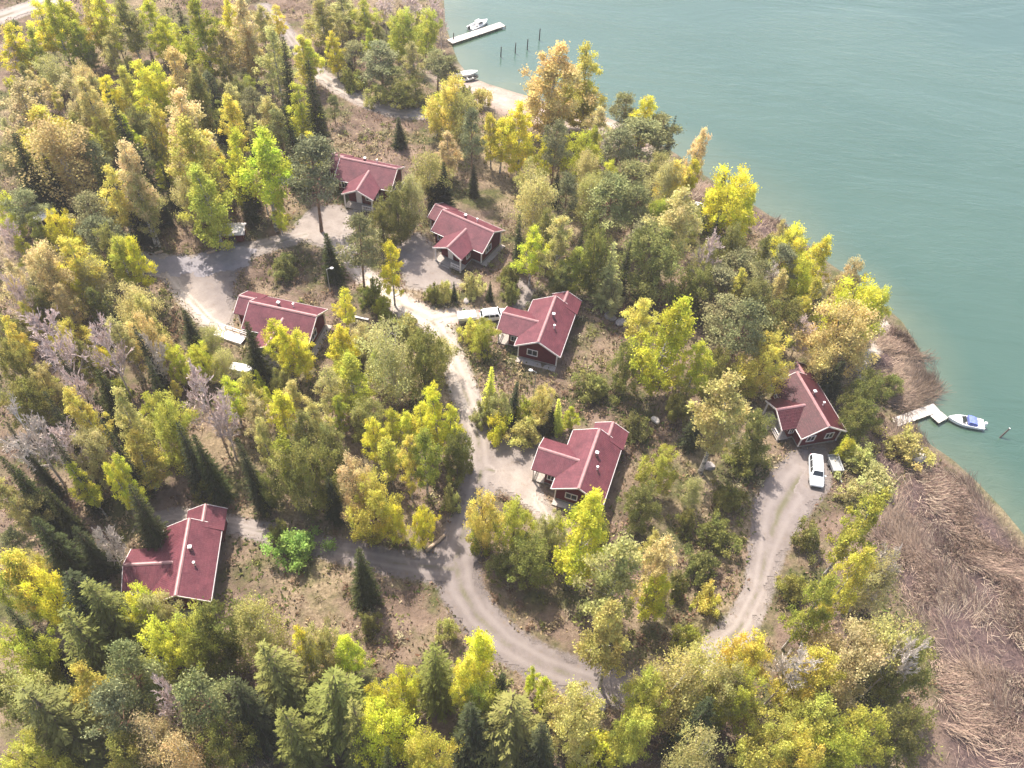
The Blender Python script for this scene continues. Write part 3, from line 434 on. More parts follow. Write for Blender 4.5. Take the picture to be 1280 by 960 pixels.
 ('U', 'v', -12.59, 87.53, 0.58, 3.39, 2.23, 'low olive bush well below the gravel-yard cottage'),
 ('U', 'k', -10.86, 87.78, 0.52, 4.19, 2.23, 'pale khaki bush well below the gravel-yard cottage'),
 ('S', 's', -9.49, 87.98, 0.48, 4.19, 1.24, 'small dark green spruce below the gravel-yard cottage'),
 ('S', 's', -4.32, 88.74, 0.3, 4.21, 1.5, 'small dark green spruce well left of the white-car cottage'),
 ('U', 'k', -6.86, 89.72, 0.41, 4.2, 3.26, 'pale khaki bush below the gravel-yard cottage'),
 ('U', 'v', -21.42, 85.93, 0.85, 4.15, 3.43, 'olive bush well right of the car-park cottage'),
 ('U', 'g', -19.2, 83.34, 0.71, 3.86, 2.66, 'mid green bush well right of the car-park cottage'),
 ('U', 'v', -35.08, 89.64, 1.26, 4.2, 3.74, 'olive bush above the car-park cottage'),
 ('U', 'v', -1.87, 92.57, 0.26, 4.2, 3.05, 'olive bush right of the gravel-yard cottage'),
 ('U', 'v', -1.17, 89.2, 0.2, 3.91, 2.25, 'olive bush above the white-car cottage'),
 ('U', 'k', -20.74, 74.19, 0.42, 4.2, 2.99, 'pale khaki bush well right of the car-park cottage'),
 ('U', 'k', -15.67, 80.09, 0.5, 4.05, 3.57, 'pale khaki bush well above the mid road'),
 ('B', 'y', -40.95, 139.59, 2.21, 9.39, 3.99, 'yellow-green birch left of the upper forest road'),
 ('B', 'y', -37.66, 144.25, 2.08, 8.89, 3.71, 'yellow-green birch above the upper forest road'),
 ('B', 'k', -41.63, 153.21, 2.42, 10.52, 6.12, 'second from left of three pale khaki birches at the top edge near the upper road'),
 ('B', 'k', -38.92, 159.8, 2.32, 8.41, 6.59, 'rightmost of three pale khaki birches cut by the top edge near the upper forest road'),
 ('B', 'g', -34.56, 158.3, 2.1, 9.04, 5.24, 'mid green birch cut by the top edge near the upper forest road'),
 ('B', 'g', -32.55, 149.58, 1.9, 7.72, 2.86, 'mid green birch above the upper forest road'),
 ('R', 'g', -26.64, 153.29, 1.03, 10.94, 5.77, 'mid green broadleaf tree well left of the far jetty'),
 ('R', 'g', -23.02, 159.67, -1.45, 10.03, 5.34, 'mid green broadleaf tree left of the far jetty'),
 ('B', 'k', -22.42, 141.4, 1.45, 10.73, 3.35, 'pale khaki birch well right of the upper forest road'),
 ('P', 'p', -28.36, 140.25, 1.62, 9.47, 7.13, 'grey-green pine right of the upper forest road'),
 ('P', 'p', -18.43, 142.5, 1.14, 8.67, 5.66, 'grey-green pine below the far jetty'),
 ('P', 'p', -25.92, 139.1, 1.52, 6.42, 4.68, 'small grey-green pine right of the upper forest road'),
 ('P', 'p', -34.65, 145.62, 1.95, 6.43, 5.11, 'small grey-green pine above the upper forest road'),
 ('D', 'b', -31.45, 163.14, 1.56, 7.27, 5.48, 'left of two leafless purple-grey trees cut by the top edge near the upper forest road'),
 ('D', 'b', -23.01, 171.93, -2.59, 8.33, 5.39, 'right of two leafless purple-grey trees cut by the top edge near the upper forest road'),
 ('D', 'b', -20.45, 165.77, -2.75, 8.6, 4.22, 'leafless purple-grey tree left of the far jetty'),
 ('R', 'v', -23.32, 136.93, 1.4, 5.79, 5.77, 'small olive broadleaf tree right of the upper forest road'),
 ('U', 'v', -34.02, 140.99, 1.85, 4.2, 4.1, 'olive bush above the upper forest road'),
 ('D', 'b', -27.83, 172.81, -0.93, 6.55, 5.4, 'small leafless purple-grey tree cut by the top edge near the upper forest road'),
 ('U', 'k', -28.93, 136.9, 1.59, 4.04, 3.73, 'pale khaki bush right of the upper forest road'),
 ('P', 'p', -15.61, 143.37, 0.53, 6.54, 4.14, 'small grey-green pine below the far jetty'),
 ('U', 'k', 46.87, 61.48, -1.52, 4.2, 5.31, 'pale khaki bush well below the L-shaped jetty'),
 ('D', 'w', 41.33, 44.09, -1.55, 13.51, 4.36, 'leafless whitish tree beside the dry reed bed upper side'),
 ('D', 'w', 29.76, 32.49, -1.46, 14.21, 4.45, 'tall leafless whitish tree well below the shore driveway'),
 ('D', 'w', 40.55, 34.29, -1.66, 15.0, 4.02, 'tall leafless whitish tree beside the dry reed bed lower side'),
 ('U', 'G', -23.55, 45.65, -0.83, 4.2, 5.13, 'vivid green bush well right of the lone lower-left cottage'),
 ('S', 's', -14.38, 40.31, -0.93, 11.54, 3.92, 'right of two dark green spruces well left of the road fork'),
 ('R', 'v', -43.1, 24.63, -1.46, 13.5, 3.0, 'leftmost of three olive broadleaf trees along the bottom edge at lower left'),
 ('R', 'g', -48.58, 35.51, -1.17, 13.5, 3.26, 'left of two mid green broadleaf trees well left of the lone lower-left cottage'),
 ('S', 's', -52.38, 47.35, -0.73, 14.63, 3.52, 'leftmost of four tall dark green spruces among the left-side leafless trees lower side'),
 ('B', 'k', -51.73, 44.29, -0.85, 14.92, 3.1, 'left of two tall pale khaki birches among the left-side leafless trees lower side'),
 ('S', 's', -44.92, 30.08, -1.34, 16.0, 3.39, 'left of two tall dark green spruces well left of the lone lower-left cottage'),
 ('R', 'g', -39.94, 19.44, -1.55, 13.5, 3.88, 'mid green broadleaf tree along the bottom edge at lower left'),
 ('R', 'v', -30.7, 19.53, -1.48, 13.5, 3.59, 'second from left of three olive broadleaf trees along the bottom edge at lower left'),
 ('S', 's', -8.87, 20.37, -1.22, 16.0, 2.84, 'second from left of four tall dark green spruces along the bottom edge at lower centre'),
 ('R', 'v', -23.92, 21.99, -1.36, 13.5, 3.66, 'rightmost of three olive broadleaf trees along the bottom edge at lower left'),
 ('B', 'l', -64.59, 113.01, 2.81, 7.96, 2.48, 'lime yellow birch well right of the white-roofed shed'),
 ('B', 'y', -39.07, 126.05, 1.84, 6.23, 1.99, 'small yellow-green birch left of the upper forest road'),
 ('S', 's', -48.19, 119.85, 2.18, 7.13, 1.87, 'second from left of three dark green spruces well left of the upper forest road'),
 ('B', 't', -77.14, 149.08, 3.91, 4.43, 1.54, 'second from left of three small orange-tan birches at the top-left forest edge'),
 ('R', 't', -58.93, 132.05, 3.23, 6.06, 2.78, 'small orange-tan broadleaf tree at the top-left forest edge lower side'),
 ('S', 's', -42.44, 100.45, 1.58, 10.9, 2.65, 'second from left of three dark green spruces above the small roadside store'),
 ('B', 't', -82.4, 124.29, 3.31, 6.37, 2.08, 'leftmost of four small orange-tan birches at the top-left forest edge lower side'),
 ('R', 'l', -68.99, 108.63, 2.78, 7.61, 3.24, 'lime yellow broadleaf tree well above the white-roofed shed'),
 ('R', 't', -77.34, 126.74, 3.4, 7.59, 3.47, 'orange-tan broadleaf tree at the top-left forest edge lower side'),
 ('S', 's', -82.4, 144.59, 3.85, 3.59, 1.03, 'third from left of eight small dark green spruces at the top-left forest edge lower side'),
 ('B', 't', -40.86, 103.1, 1.59, 8.46, 2.48, 'orange-tan birch above the small roadside store'),
 ('B', 't', -86.09, 146.03, 3.91, 3.42, 1.18, 'second from left of four small orange-tan birches at the top-left forest edge lower side'),
 ('R', 'k', -50.81, 97.94, 1.67, 9.58, 3.85, 'pale khaki broadleaf tree left of the small roadside store'),
 ('S', 's', -90.45, 144.87, 3.9, 3.93, 1.13, 'leftmost of eight small dark green spruces at the top-left forest edge lower side'),
 ('P', 'p', -59.71, 100.5, 2.03, 7.24, 2.94, 'rightmost of three grey-green pines well right of the white-roofed shed'),
 ('P', 'p', -68.43, 133.09, 3.54, 5.41, 2.5, 'fourth from left of five small grey-green pines at the top-left forest edge lower side'),
 ('B', 'v', -72.74, 124.9, 3.35, 5.21, 1.69, 'rightmost of three small olive birches at the top-left forest edge lower side'),
 ('S', 's', -53.94, 122.95, 2.64, 7.39, 1.97, 'third from left of five dark green spruces well above the small roadside store'),
 ('B', 'v', -71.25, 118.36, 3.14, 8.44, 2.7, 'olive birch at the top-left forest edge lower side'),
 ('S', 's', -88.6, 123.28, 3.25, 5.81, 1.58, 'leftmost of four small dark green spruces well above the white-roofed shed'),
 ('S', 's', -60.7, 140.06, 3.48, 5.96, 1.68, 'rightmost of eight small dark green spruces at the top-left forest edge lower side'),
 ('B', 'l', -37.52, 98.7, 1.46, 8.56, 2.45, 'lime yellow birch right of the small roadside store'),
 ('S', 's', -68.45, 102.07, 2.47, 7.28, 1.8, 'dark green spruce right of the white-roofed shed'),
 ('S', 's', -59.34, 108.97, 2.41, 9.63, 2.46, 'leftmost of five dark green spruces well above the small roadside store'),
 ('P', 'p', -65.59, 103.37, 2.42, 10.03, 4.19, 'leftmost of three grey-green pines well right of the white-roofed shed'),
 ('B', 'y', -50.05, 102.16, 1.79, 9.98, 2.95, 'left of two yellow-green birches well above the small roadside store'),
 ('P', 'p', -76.57, 140.68, 3.76, 5.58, 2.65, 'third from left of five small grey-green pines at the top-left forest edge lower side'),
 ('R', 'k', -75.51, 126.39, 3.39, 6.08, 2.76, 'rightmost of three small pale khaki broadleaf trees at the top-left forest edge lower side'),
 ('P', 'p', -91.59, 147.46, 3.99, 3.72, 1.8, 'small grey-green pine at the top-left forest edge'),
 ('P', 'p', -68.66, 104.91, 2.61, 9.82, 4.13, 'right of two grey-green pines well above the white-roofed shed'),
 ('S', 's', -44.0, 122.42, 2.01, 7.62, 2.01, 'rightmost of three dark green spruces well left of the upper forest road'),
 ('P', 'p', -79.45, 103.27, 2.82, 7.4, 3.1, 'left of two grey-green pines well above the white-roofed shed'),
 ('B', 'k', -50.92, 120.19, 2.35, 8.78, 2.78, 'left of two pale khaki birches well above the small roadside store'),
 ('P', 'p', -57.03, 129.9, 3.07, 6.31, 2.87, 'rightmost of five small grey-green pines at the top-left forest edge lower side'),
 ('B', 'g', -48.52, 143.54, 2.82, 6.16, 2.09, 'small mid green birch well left of the upper forest road'),
 ('B', 'k', -81.86, 109.06, 2.99, 8.46, 2.62, 'pale khaki birch well above the white-roofed shed'),
 ('B', 'y', -68.38, 147.88, 3.78, 5.02, 1.74, 'right of two small yellow-green birches at the top-left forest edge lower side'),
 ('B', 't', -53.43, 151.66, 3.22, 4.33, 1.5, 'small orange-tan birch well left of the upper forest road'),
 ('S', 's', -59.75, 120.32, 2.87, 5.78, 1.53, 'seventh from left of eight small dark green spruces at the top-left forest edge lower side'),
 ('S', 's', -68.43, 124.74, 3.3, 5.88, 1.59, 'fourth from left of eight small dark green spruces at the top-left forest edge lower side'),
 ('P', 'p', -35.27, 129.37, 1.73, 5.48, 2.45, 'small grey-green pine below the upper forest road'),
 ('B', 'v', -44.41, 106.53, 1.73, 6.87, 2.04, 'small olive birch well above the small roadside store'),
 ('S', 's', -59.21, 111.51, 2.51, 8.33, 2.14, 'second from left of five dark green spruces well above the small roadside store'),
 ('S', 's', -79.41, 109.46, 2.98, 9.11, 2.36, 'leftmost of three dark green spruces well above the white-roofed shed'),
 ('B', 'v', -80.0, 130.65, 3.5, 6.64, 2.21, 'second from left of three small olive birches at the top-left forest edge lower side'),
 ('R', 'y', -89.65, 125.87, 3.3, 5.11, 2.33, 'small yellow-green broadleaf tree at the top-left forest edge lower side'),
 ('S', 's', -42.79, 103.97, 1.65, 9.46, 2.33, 'rightmost of three dark green spruces above the small roadside store'),
 ('S', 's', -78.86, 111.71, 3.03, 6.29, 1.63, 'third from left of four small dark green spruces well above the white-roofed shed'),
 ('B', 'k', -92.11, 140.56, 3.75, 5.33, 1.83, 'left of two small pale khaki birches at the top-left forest edge lower side'),
 ('R', 'k', -95.63, 138.95, 3.69, 4.94, 2.35, 'leftmost of three small pale khaki broadleaf trees at the top-left forest edge lower side'),
 ('P', 'p', -55.92, 146.33, 3.34, 3.9, 1.85, 'small grey-green pine well left of the upper forest road'),
 ('S', 's', -83.2, 131.55, 3.5, 5.1, 1.42, 'second from left of eight small dark green spruces at the top-left forest edge lower side'),
 ('S', 's', -47.62, 98.86, 1.64, 10.95, 2.65, 'leftmost of three dark green spruces above the small roadside store'),
 ('B', 'k', -72.41, 134.0, 3.59, 5.46, 1.82, 'right of two small pale khaki birches at the top-left forest edge lower side'),
 ('B', 'o', -80.7, 122.33, 3.27, 5.4, 1.74, 'small golden ochre birch at the top-left forest edge lower side'),
 ('P', 'p', -79.54, 135.42, 3.63, 4.97, 2.32, 'second from left of five small grey-green pines at the top-left forest edge lower side'),
 ('R', 'v', -50.55, 126.93, 2.55, 7.98, 3.59, 'olive broadleaf tree well left of the upper forest road'),
 ('S', 's', -54.55, 101.47, 1.89, 9.55, 2.35, 'right of two dark green spruces well left of the small roadside store'),
 ('B', 'o', -35.91, 108.94, 1.51, 9.04, 2.71, 'golden ochre birch well left of the farthest cottage'),
 ('B', 'g', -59.47, 150.86, 3.54, 4.93, 1.71, 'small mid green birch at the top-left forest edge'),
 ('B', 't', -53.12, 111.34, 2.19, 7.45, 2.28, 'orange-tan birch well above the small roadside store'),
 ('B', 'g', -65.35, 143.33, 3.67, 5.26, 1.8, 'small mid green birch at the top-left forest edge lower side'),
 ('R', 'g', -42.4, 108.86, 1.7, 7.0, 2.92, 'mid green broadleaf tree well above the small roadside store'),
 ('B', 'v', -88.26, 128.02, 3.37, 6.36, 2.11, 'leftmost of three small olive birches at the top-left forest edge lower side'),
 ('S', 's', -54.19, 143.6, 3.21, 4.32, 1.22, 'left of two small dark green spruces well left of the upper forest road'),
 ('S', 's', -64.35, 106.91, 2.54, 8.31, 2.1, 'right of two dark green spruces well right of the white-roofed shed'),
 ('B', 't', -77.26, 137.3, 3.68, 5.77, 1.96, 'third from left of four small orange-tan birches at the top-left forest edge lower side'),
 ('R', 'g', -49.86, 130.47, 2.62, 6.2, 2.81, 'small mid green broadleaf tree well left of the upper forest road'),
 ('S', 's', -64.57, 134.49, 3.5, 6.73, 1.88, 'sixth from left of eight small dark green spruces at the top-left forest edge lower side'),
 ('S', 's', -37.23, 127.73, 1.79, 7.11, 1.9, 'dark green spruce left of the upper forest road'),
 ('S', 's', -70.94, 130.42, 3.49, 7.21, 1.99, 'dark green spruce at the top-left forest edge lower side'),
 ('R', 'v', -64.9, 115.79, 2.92, 7.81, 3.41, 'olive broadleaf tree at the top-left forest edge lower side'),
 ('B', 'l', -59.37, 114.13, 2.62, 6.32, 1.96, 'small lime yellow birch well above the small roadside store'),
 ('B', 'o', -73.75, 110.4, 2.94, 8.58, 2.66, 'leftmost of three golden ochre birches well above the white-roofed shed'),
 ('B', 't', -70.77, 144.59, 3.78, 4.35, 1.5, 'rightmost of four small orange-tan birches at the top-left forest edge lower side'),
 ('B', 'y', -84.47, 143.22, 3.83, 5.37, 1.85, 'left of two small yellow-green birches at the top-left forest edge lower side'),
 ('B', 'y', -34.62, 112.42, 1.5, 9.91, 3.02, 'yellow-green birch left of the farthest cottage'),
 ('S', 's', -42.06, 127.42, 2.02, 6.45, 1.73, 'right of two small dark green spruces well left of the upper forest road'),
 ('S', 's', -39.16, 112.21, 1.64, 8.18, 2.07, 'dark green spruce well left of the farthest cottage'),
 ('S', 's', -75.42, 117.8, 3.16, 6.89, 1.83, 'rightmost of four small dark green spruces well above the white-roofed shed'),
 ('S', 's', -72.57, 148.17, 3.85, 4.85, 1.4, 'small dark green spruce at the top-left forest edge'),
 ('B', 'k', -65.14, 127.01, 3.31, 7.75, 2.54, 'rightmost of three pale khaki birches at the top-left forest edge lower side'),
 ('B', 'o', -57.35, 112.6, 2.45, 8.19, 2.53, 'leftmost of three golden ochre birches well above the small roadside store'),
 ('S', 's', -69.77, 137.86, 3.66, 5.23, 1.47, 'fifth from left of eight small dark green spruces at the top-left forest edge lower side'),
 ('S', 's', -86.36, 121.47, 3.22, 5.19, 1.4, 'second from left of four small dark green spruces well above the white-roofed shed'),
 ('S', 's', -81.53, 117.82, 3.16, 7.3, 1.94, 'second from left of three dark green spruces well above the white-roofed shed'),
 ('S', 's', -54.74, 98.14, 1.76, 8.08, 1.94, 'left of two dark green spruces well left of the small roadside store'),
 ('B', 't', -99.88, 144.21, 3.96, 3.45, 1.2, 'leftmost of three small orange-tan birches at the top-left forest edge'),
 ('P', 'p', -96.68, 143.05, 3.87, 5.04, 2.42, 'leftmost of five small grey-green pines at the top-left forest edge lower side'),
 ('B', 'y', -56.1, 104.17, 2.06, 8.1, 2.41, 'yellow-green birch well left of the small roadside store'),
 ('B', 'k', -44.71, 115.36, 1.89, 9.44, 2.93, 'right of two pale khaki birches well above the small roadside store'),
 ('S', 's', -59.07, 117.19, 2.72, 6.34, 1.66, 'small dark green spruce well above the small roadside store'),
 ('S', 's', -43.83, 109.88, 1.76, 9.88, 2.5, 'rightmost of five dark green spruces well above the small roadside store'),
 ('S', 's', -71.66, 105.69, 2.74, 9.62, 2.44, 'rightmost of three dark green spruces well above the white-roofed shed'),
 ('B', 'v', -54.55, 131.83, 2.98, 7.32, 2.42, 'olive birch well left of the upper forest road'),
 ('R', 'o', -65.4, 151.53, 3.74, 4.8, 2.33, 'small golden ochre broadleaf tree at the top-left forest edge'),
 ('B', 'y', -50.06, 105.95, 1.89, 8.4, 2.51, 'right of two yellow-green birches well above the small roadside store'),
 ('B', 't', -62.51, 149.81, 3.65, 4.95, 1.72, 'rightmost of three small orange-tan birches at the top-left forest edge'),
 ('S', 's', -47.16, 106.99, 1.82, 9.66, 2.42, 'fourth from left of five dark green spruces well above the small roadside store'),
 ('B', 'k', -85.55, 125.1, 3.31, 7.43, 2.44, 'leftmost of three pale khaki birches at the top-left forest edge lower side'),
 ('B', 'v', -31.88, 156.71, 1.94, 5.32, 1.84, 'small olive birch well above the upper forest road'),
 ('S', 's', -28.45, 149.7, 1.73, 5.12, 1.45, 'small dark green spruce right of the upper forest road'),
 ('P', 'p', -26.07, 158.71, -0.05, 4.23, 2.02, 'small grey-green pine well left of the far jetty'),
 ('S', 's', -39.27, 163.78, 2.36, 2.71, 0.8, 'small dark green spruce well above the upper forest road'),
 ('R', 'v', -26.1, 170.25, -1.41, 3.12, 1.52, 'small olive broadleaf tree left of the far jetty'),
 ('S', 's', -44.9, 163.21, 2.66, 3.82, 1.13, 'small dark green spruce cut by the top edge near the upper forest road'),
 ('B', 'k', -29.58, 170.45, 0.14, 2.89, 1.02, 'small pale khaki birch well left of the far jetty'),
 ('S', 's', -29.91, 167.43, 0.6, 4.49, 1.32, 'small dark green spruce well left of the far jetty'),
 ('S', 's', -36.14, 148.12, 2.05, 5.03, 1.42, 'left of two small dark green spruces above the upper forest road'),
 ('B', 'g', -26.44, 175.04, -1.76, 3.99, 1.41, 'left of two small mid green birches left of the far jetty'),
 ('B', 'g', -28.61, 155.81, 1.3, 5.96, 2.05, 'small mid green birch well above the upper forest road'),
 ('B', 'g', -24.57, 166.17, -1.61, 4.02, 1.39, 'right of two small mid green birches left of the far jetty'),
 ('B', 'k', -38.03, 154.69, 2.22, 5.55, 1.92, 'small pale khaki birch above the upper forest road'),
 ('R', 'k', -36.08, 163.52, 2.22, 2.97, 1.45, 'left of two small pale khaki broadleaf trees well above the upper forest road'),
 ('S', 's', -30.41, 146.58, 1.78, 6.63, 1.87, 'right of two small dark green spruces above the upper forest road'),
 ('R', 'k', -32.8, 166.47, 1.75, 3.4, 1.66, 'right of two small pale khaki broadleaf trees well above the upper forest road'),
 ('B', 'y', 6.25, 123.2, 0.18, 7.14, 2.19, 'right of two yellow-green birches well below the sandy beach'),
 ('B', 'k', -0.04, 108.38, 0.3, 8.26, 2.4, 'pale khaki birch well right of the gravel-yard cottage'),
 ('R', 'k', 27.59, 96.28, -0.66, 9.35, 3.49, 'rightmost of three pale khaki broadleaf trees on the wooded point by the lake lower side'),
 ('S', 's', 8.49, 97.36, -0.07, 9.06, 2.07, 'dark green spruce well above the white-car cottage'),
 ('R', 'y', 13.68, 115.7, -0.11, 8.07, 3.33, 'yellow-green broadleaf tree on the wooded point by the lake'),
 ('B', 'l', 34.92, 109.38, -1.19, 11.0, 3.15, 'lime yellow birch on the wooded point by the lake lower side'),
 ('B', 'v', 2.98, 97.71, 0.13, 12.08, 3.37, 'olive birch well right of the gravel-yard cottage'),
 ('S', 's', 4.88, 112.64, 0.15, 8.09, 1.99, 'left of two dark green spruces on the wooded point by the lake'),
 ('B', 'k', 25.85, 103.5, -0.55, 9.56, 2.68, 'left of two pale khaki birches on the wooded point by the lake lower side'),
 ('S', 's', -0.47, 96.27, 0.24, 11.09, 2.56, 'dark green spruce right of the gravel-yard cottage'),
 ('R', 'k', 9.59, 113.46, -0.0, 10.31, 4.25, 'left of two pale khaki broadleaf trees on the wooded point by the lake'),
 ('S', 's', 20.05, 94.78, -0.46, 9.45, 2.11, 'second from left of four dark green spruces on the wooded point  lower side'),
 ('B', 'k', 36.03, 114.74, -2.05, 8.01, 2.32, 'right of two pale khaki birches on the wooded point by the lake lower side'),
 ('B', 'v', 28.94, 108.79, -0.57, 8.9, 2.54, 'second from left of four olive birches on the wooded point by the lake lower side'),
 ('S', 's', 2.35, 125.06, 0.33, 6.81, 1.76, 'small dark green spruce below the sandy beach'),
 ('S', 's', 33.37, 119.87, -2.38, 8.38, 2.06, 'right of two dark green spruces on the wooded point by the lake'),
 ('S', 's', 15.23, 92.58, -0.33, 11.76, 2.62, 'leftmost of four dark green spruces on the wooded point by the lake lower side'),
 ('B', 'g', 10.92, 95.33, -0.16, 9.72, 2.64, 'right of two mid green birches well above the white-car cottage'),
 ('B', 'g', 10.71, 125.38, 0.06, 7.91, 2.45, 'mid green birch on the wooded point by the lake upper side'),
 ('P', 'p', 3.84, 120.54, 0.24, 7.66, 3.24, 'grey-green pine well below the sandy beach'),
 ('R', 'k', 21.33, 117.08, -0.33, 9.49, 3.93, 'right of two pale khaki broadleaf trees on the wooded point by the lake'),
 ('B', 'v', 10.51, 100.97, -0.11, 9.76, 2.73, 'leftmost of four olive birches on the wooded point by the lake lower side'),
 ('R', 'v', 31.18, 98.55, -0.73, 11.52, 4.37, 'rightmost of three olive broadleaf trees on the wooded point by the lake lower side'),
 ('P', 'p', 12.52, 110.48, -0.11, 9.25, 3.75, 'second from left of eight grey-green pines on the wooded point by the lake lower side'),
 ('S', 's', 31.19, 111.15, -0.86, 11.25, 2.72, 'rightmost of four dark green spruces on the wooded point by the lake lower side'),
 ('S', 's', 29.56, 102.91, -0.65, 11.33, 2.64, 'third from left of four dark green spruces on the wooded point  lower side'),
 ('B', 'o', 41.89, 89.06, -1.04, 10.8, 2.76, 'right of two golden ochre birches well above the shore cottage'),
 ('B', 't', 37.48, 89.96, -0.95, 10.5, 2.71, 'orange-tan birch well above the shore cottage'),
 ('P', 'p', 34.53, 89.75, -0.89, 11.71, 4.21, 'second from left of three grey-green pines well above the shore cottage'),
 ('P', 'p', 38.3, 94.24, -0.92, 11.11, 4.09, 'rightmost of three grey-green pines well above the shore cottage'),
 ('B', 'v', 39.91, 100.61, -1.21, 9.75, 2.66, 'rightmost of four olive birches on the wooded point by the lake lower side'),
 ('P', 'p', 37.54, 99.71, -0.91, 8.82, 3.33, 'rightmost of eight grey-green pines on the wooded point by the lake lower side'),
 ('B', 't', 40.89, 105.94, -1.83, 8.47, 2.35, 'orange-tan birch on the wooded point by the lake lower side'),
 ('R', 'v', 33.15, 87.04, -0.88, 10.76, 3.8, 'left of two olive broadleaf trees well above the shore cottage'),
 ('B', 'o', 31.46, 89.17, -0.82, 10.38, 2.68, 'left of two golden ochre birches well above the shore cottage'),
 ('B', 'v', 35.78, 96.77, -0.85, 11.1, 2.99, 'third from left of four olive birches on the wooded point by the lake lower side'),
 ('B', 'o', -48.05, 55.75, -0.39, 15.14, 3.25, 'tall golden ochre birch among the left-side leafless trees lower side'),
 ('S', 's', -50.39, 53.87, -0.47, 16.16, 2.85, 'second from left of four tall dark green spruces among the left-side leafless trees lower side'),
 ('U', 'g', -50.14, 64.84, 0.06, 4.2, 2.11, 'mid green bush among the left-side leafless trees'),
 ('U', 'k', -60.04, 65.13, 0.02, 4.2, 2.8, 'pale khaki bush among the left-side leafless trees'),
 ('S', 's', -52.02, 72.82, 0.45, 11.82, 2.45, 'dark green spruce well left of the asphalt car park'),
 ('R', 't', -46.42, 69.3, 0.33, 12.01, 4.03, 'orange-tan broadleaf tree well below the asphalt car park'),
 ('U', 'y', -66.62, 90.61, 1.6, 4.2, 2.13, 'yellow-green bush below the white-roofed shed'),
 ('B', 'v', -68.95, 88.48, 1.5, 10.0, 2.79, 'olive birch below the white-roofed shed'),
 ('S', 's', -43.68, 62.22, -0.06, 12.7, 2.4, 'rightmost of three dark green spruces among the left-side leafless trees'),
 ('B', 't', -58.95, 74.85, 0.47, 10.52, 2.66, 'orange-tan birch among the left-side leafless trees upper side'),
 ('U', 'y', -54.37, 69.75, 0.27, 4.2, 2.44, 'yellow-green bush among the left-side leafless trees upper side'),
 ('S', 's', -56.52, 53.12, -0.47, 11.4, 1.97, 'leftmost of three dark green spruces among the left-side leafless trees lower side'),
 ('U', 'k', -66.02, 78.75, 0.68, 4.2, 2.68, 'pale khaki bush among the left-side leafless trees upper side'),
 ('R', 'v', -57.65, 85.77, 1.11, 10.73, 4.06, 'olive broadleaf tree well left of the asphalt car park'),
 ('B', 'k', -43.47, 54.93, -0.44, 16.14, 3.43, 'right of two tall pale khaki birches among the left-side leafless trees lower side'),
 ('S', 's', -47.87, 48.9, -0.69, 16.84, 2.8, 'third from left of four tall dark green spruces among the left-side leafless trees lower side'),
 ('B', 'v', -54.1, 66.39, 0.11, 9.95, 2.34, 'olive birch among the left-side leafless trees upper side'),
 ('S', 's', -63.48, 82.26, 0.89, 11.64, 2.6, 'dark green spruce well below the white-roofed shed'),
 ('S', 's', -44.93, 65.82, 0.14, 14.11, 2.77, 'tall dark green spruce among the left-side leafless trees upper side'),
 ('B', 'y', -46.82, 48.32, -0.72, 12.11, 2.35, 'yellow-green birch among the left-side leafless trees lower side'),
 ('S', 's', -52.76, 62.16, -0.09, 13.34, 2.54, 'leftmost of three dark green spruces among the left-side leafless trees'),
 ('S', 's', -52.91, 50.34, -0.6, 12.02, 2.01, 'rightmost of three dark green spruces among the left-side leafless trees lower side'),
 ('B', 'o', -63.93, 69.0, 0.16, 10.63, 2.58, 'left of two golden ochre birches among the left-side leafless trees upper side'),
 ('R', 'g', -39.36, 55.88, -0.4, 13.5, 4.66, 'mid green broadleaf tree among the left-side leafless trees lower side'),
 ('R', 'y', -66.43, 89.43, 1.49, 9.12, 3.53, 'yellow-green broadleaf tree below the white-roofed shed'),
 ('B', 'k', -48.12, 72.56, 0.49, 12.35, 3.07, 'pale khaki birch well below the asphalt car park'),
]

# ------------------------------------------------------------------ terrain
CTRL = np.array(CTRL); SHORE = np.array(SHORE)
LANDPOLY = np.vstack([SHORE, [(-1200, -900), (-1200, 900)]])

def poly_dist(x, y, pl):
    p = np.stack([np.ravel(x), np.ravel(y)], -1).astype(float)
    d = np.full(len(p), 1e9)
    for a, b in zip(pl[:-1], pl[1:]):
        ab = b - a
        t = np.clip(((p - a) @ ab) / (ab @ ab + 1e-12), 0, 1)
        q = a + t[:, None] * ab
        d = np.minimum(d, np.hypot(*(p - q).T))
    return d.reshape(np.shape(x))

def inside(x, y, pg):
    px, py = np.ravel(x).astype(float), np.ravel(y).astype(float)
    r = np.zeros(len(px), bool)
    n = len(pg)
    for i in range(n):
        a = pg[i]; b = pg[(i + 1) % n]
        c = (a[1] > py) != (b[1] > py)
        dy = b[1] - a[1] if abs(b[1] - a[1]) > 1e-9 else 1e-9
        r ^= c & (px < (b[0] - a[0]) * (py - a[1]) / dy + a[0])
    return r.reshape(np.shape(x))

def shore_dist(x, y):
    d = poly_dist(x, y, SHORE)
    return np.where(inside(x, y, LANDPOLY), d, -d)

def land_height(x, y):
    x = np.asarray(x, float); y = np.asarray(y, float)
    w = np.exp(-((x[..., None] - CTRL[:, 0])**2 + (y[..., None] - CTRL[:, 1])**2) / 800.0) + 1e-5
    z = (w * CTRL[:, 2]).sum(-1) / w.sum(-1)
    d = shore_dist(x, y)
    t = np.clip(d / 16, 0, 1); s = t * t * (3 - 2 * t)
    land = WZ + .12 + (z - WZ - .12) * s
    sea = WZ + .12 + np.maximum(d, -60) * .10
    return np.where(d > 0, land, sea)

def gz(x, y): return float(land_height(np.array([x]), np.array([y]))[0])

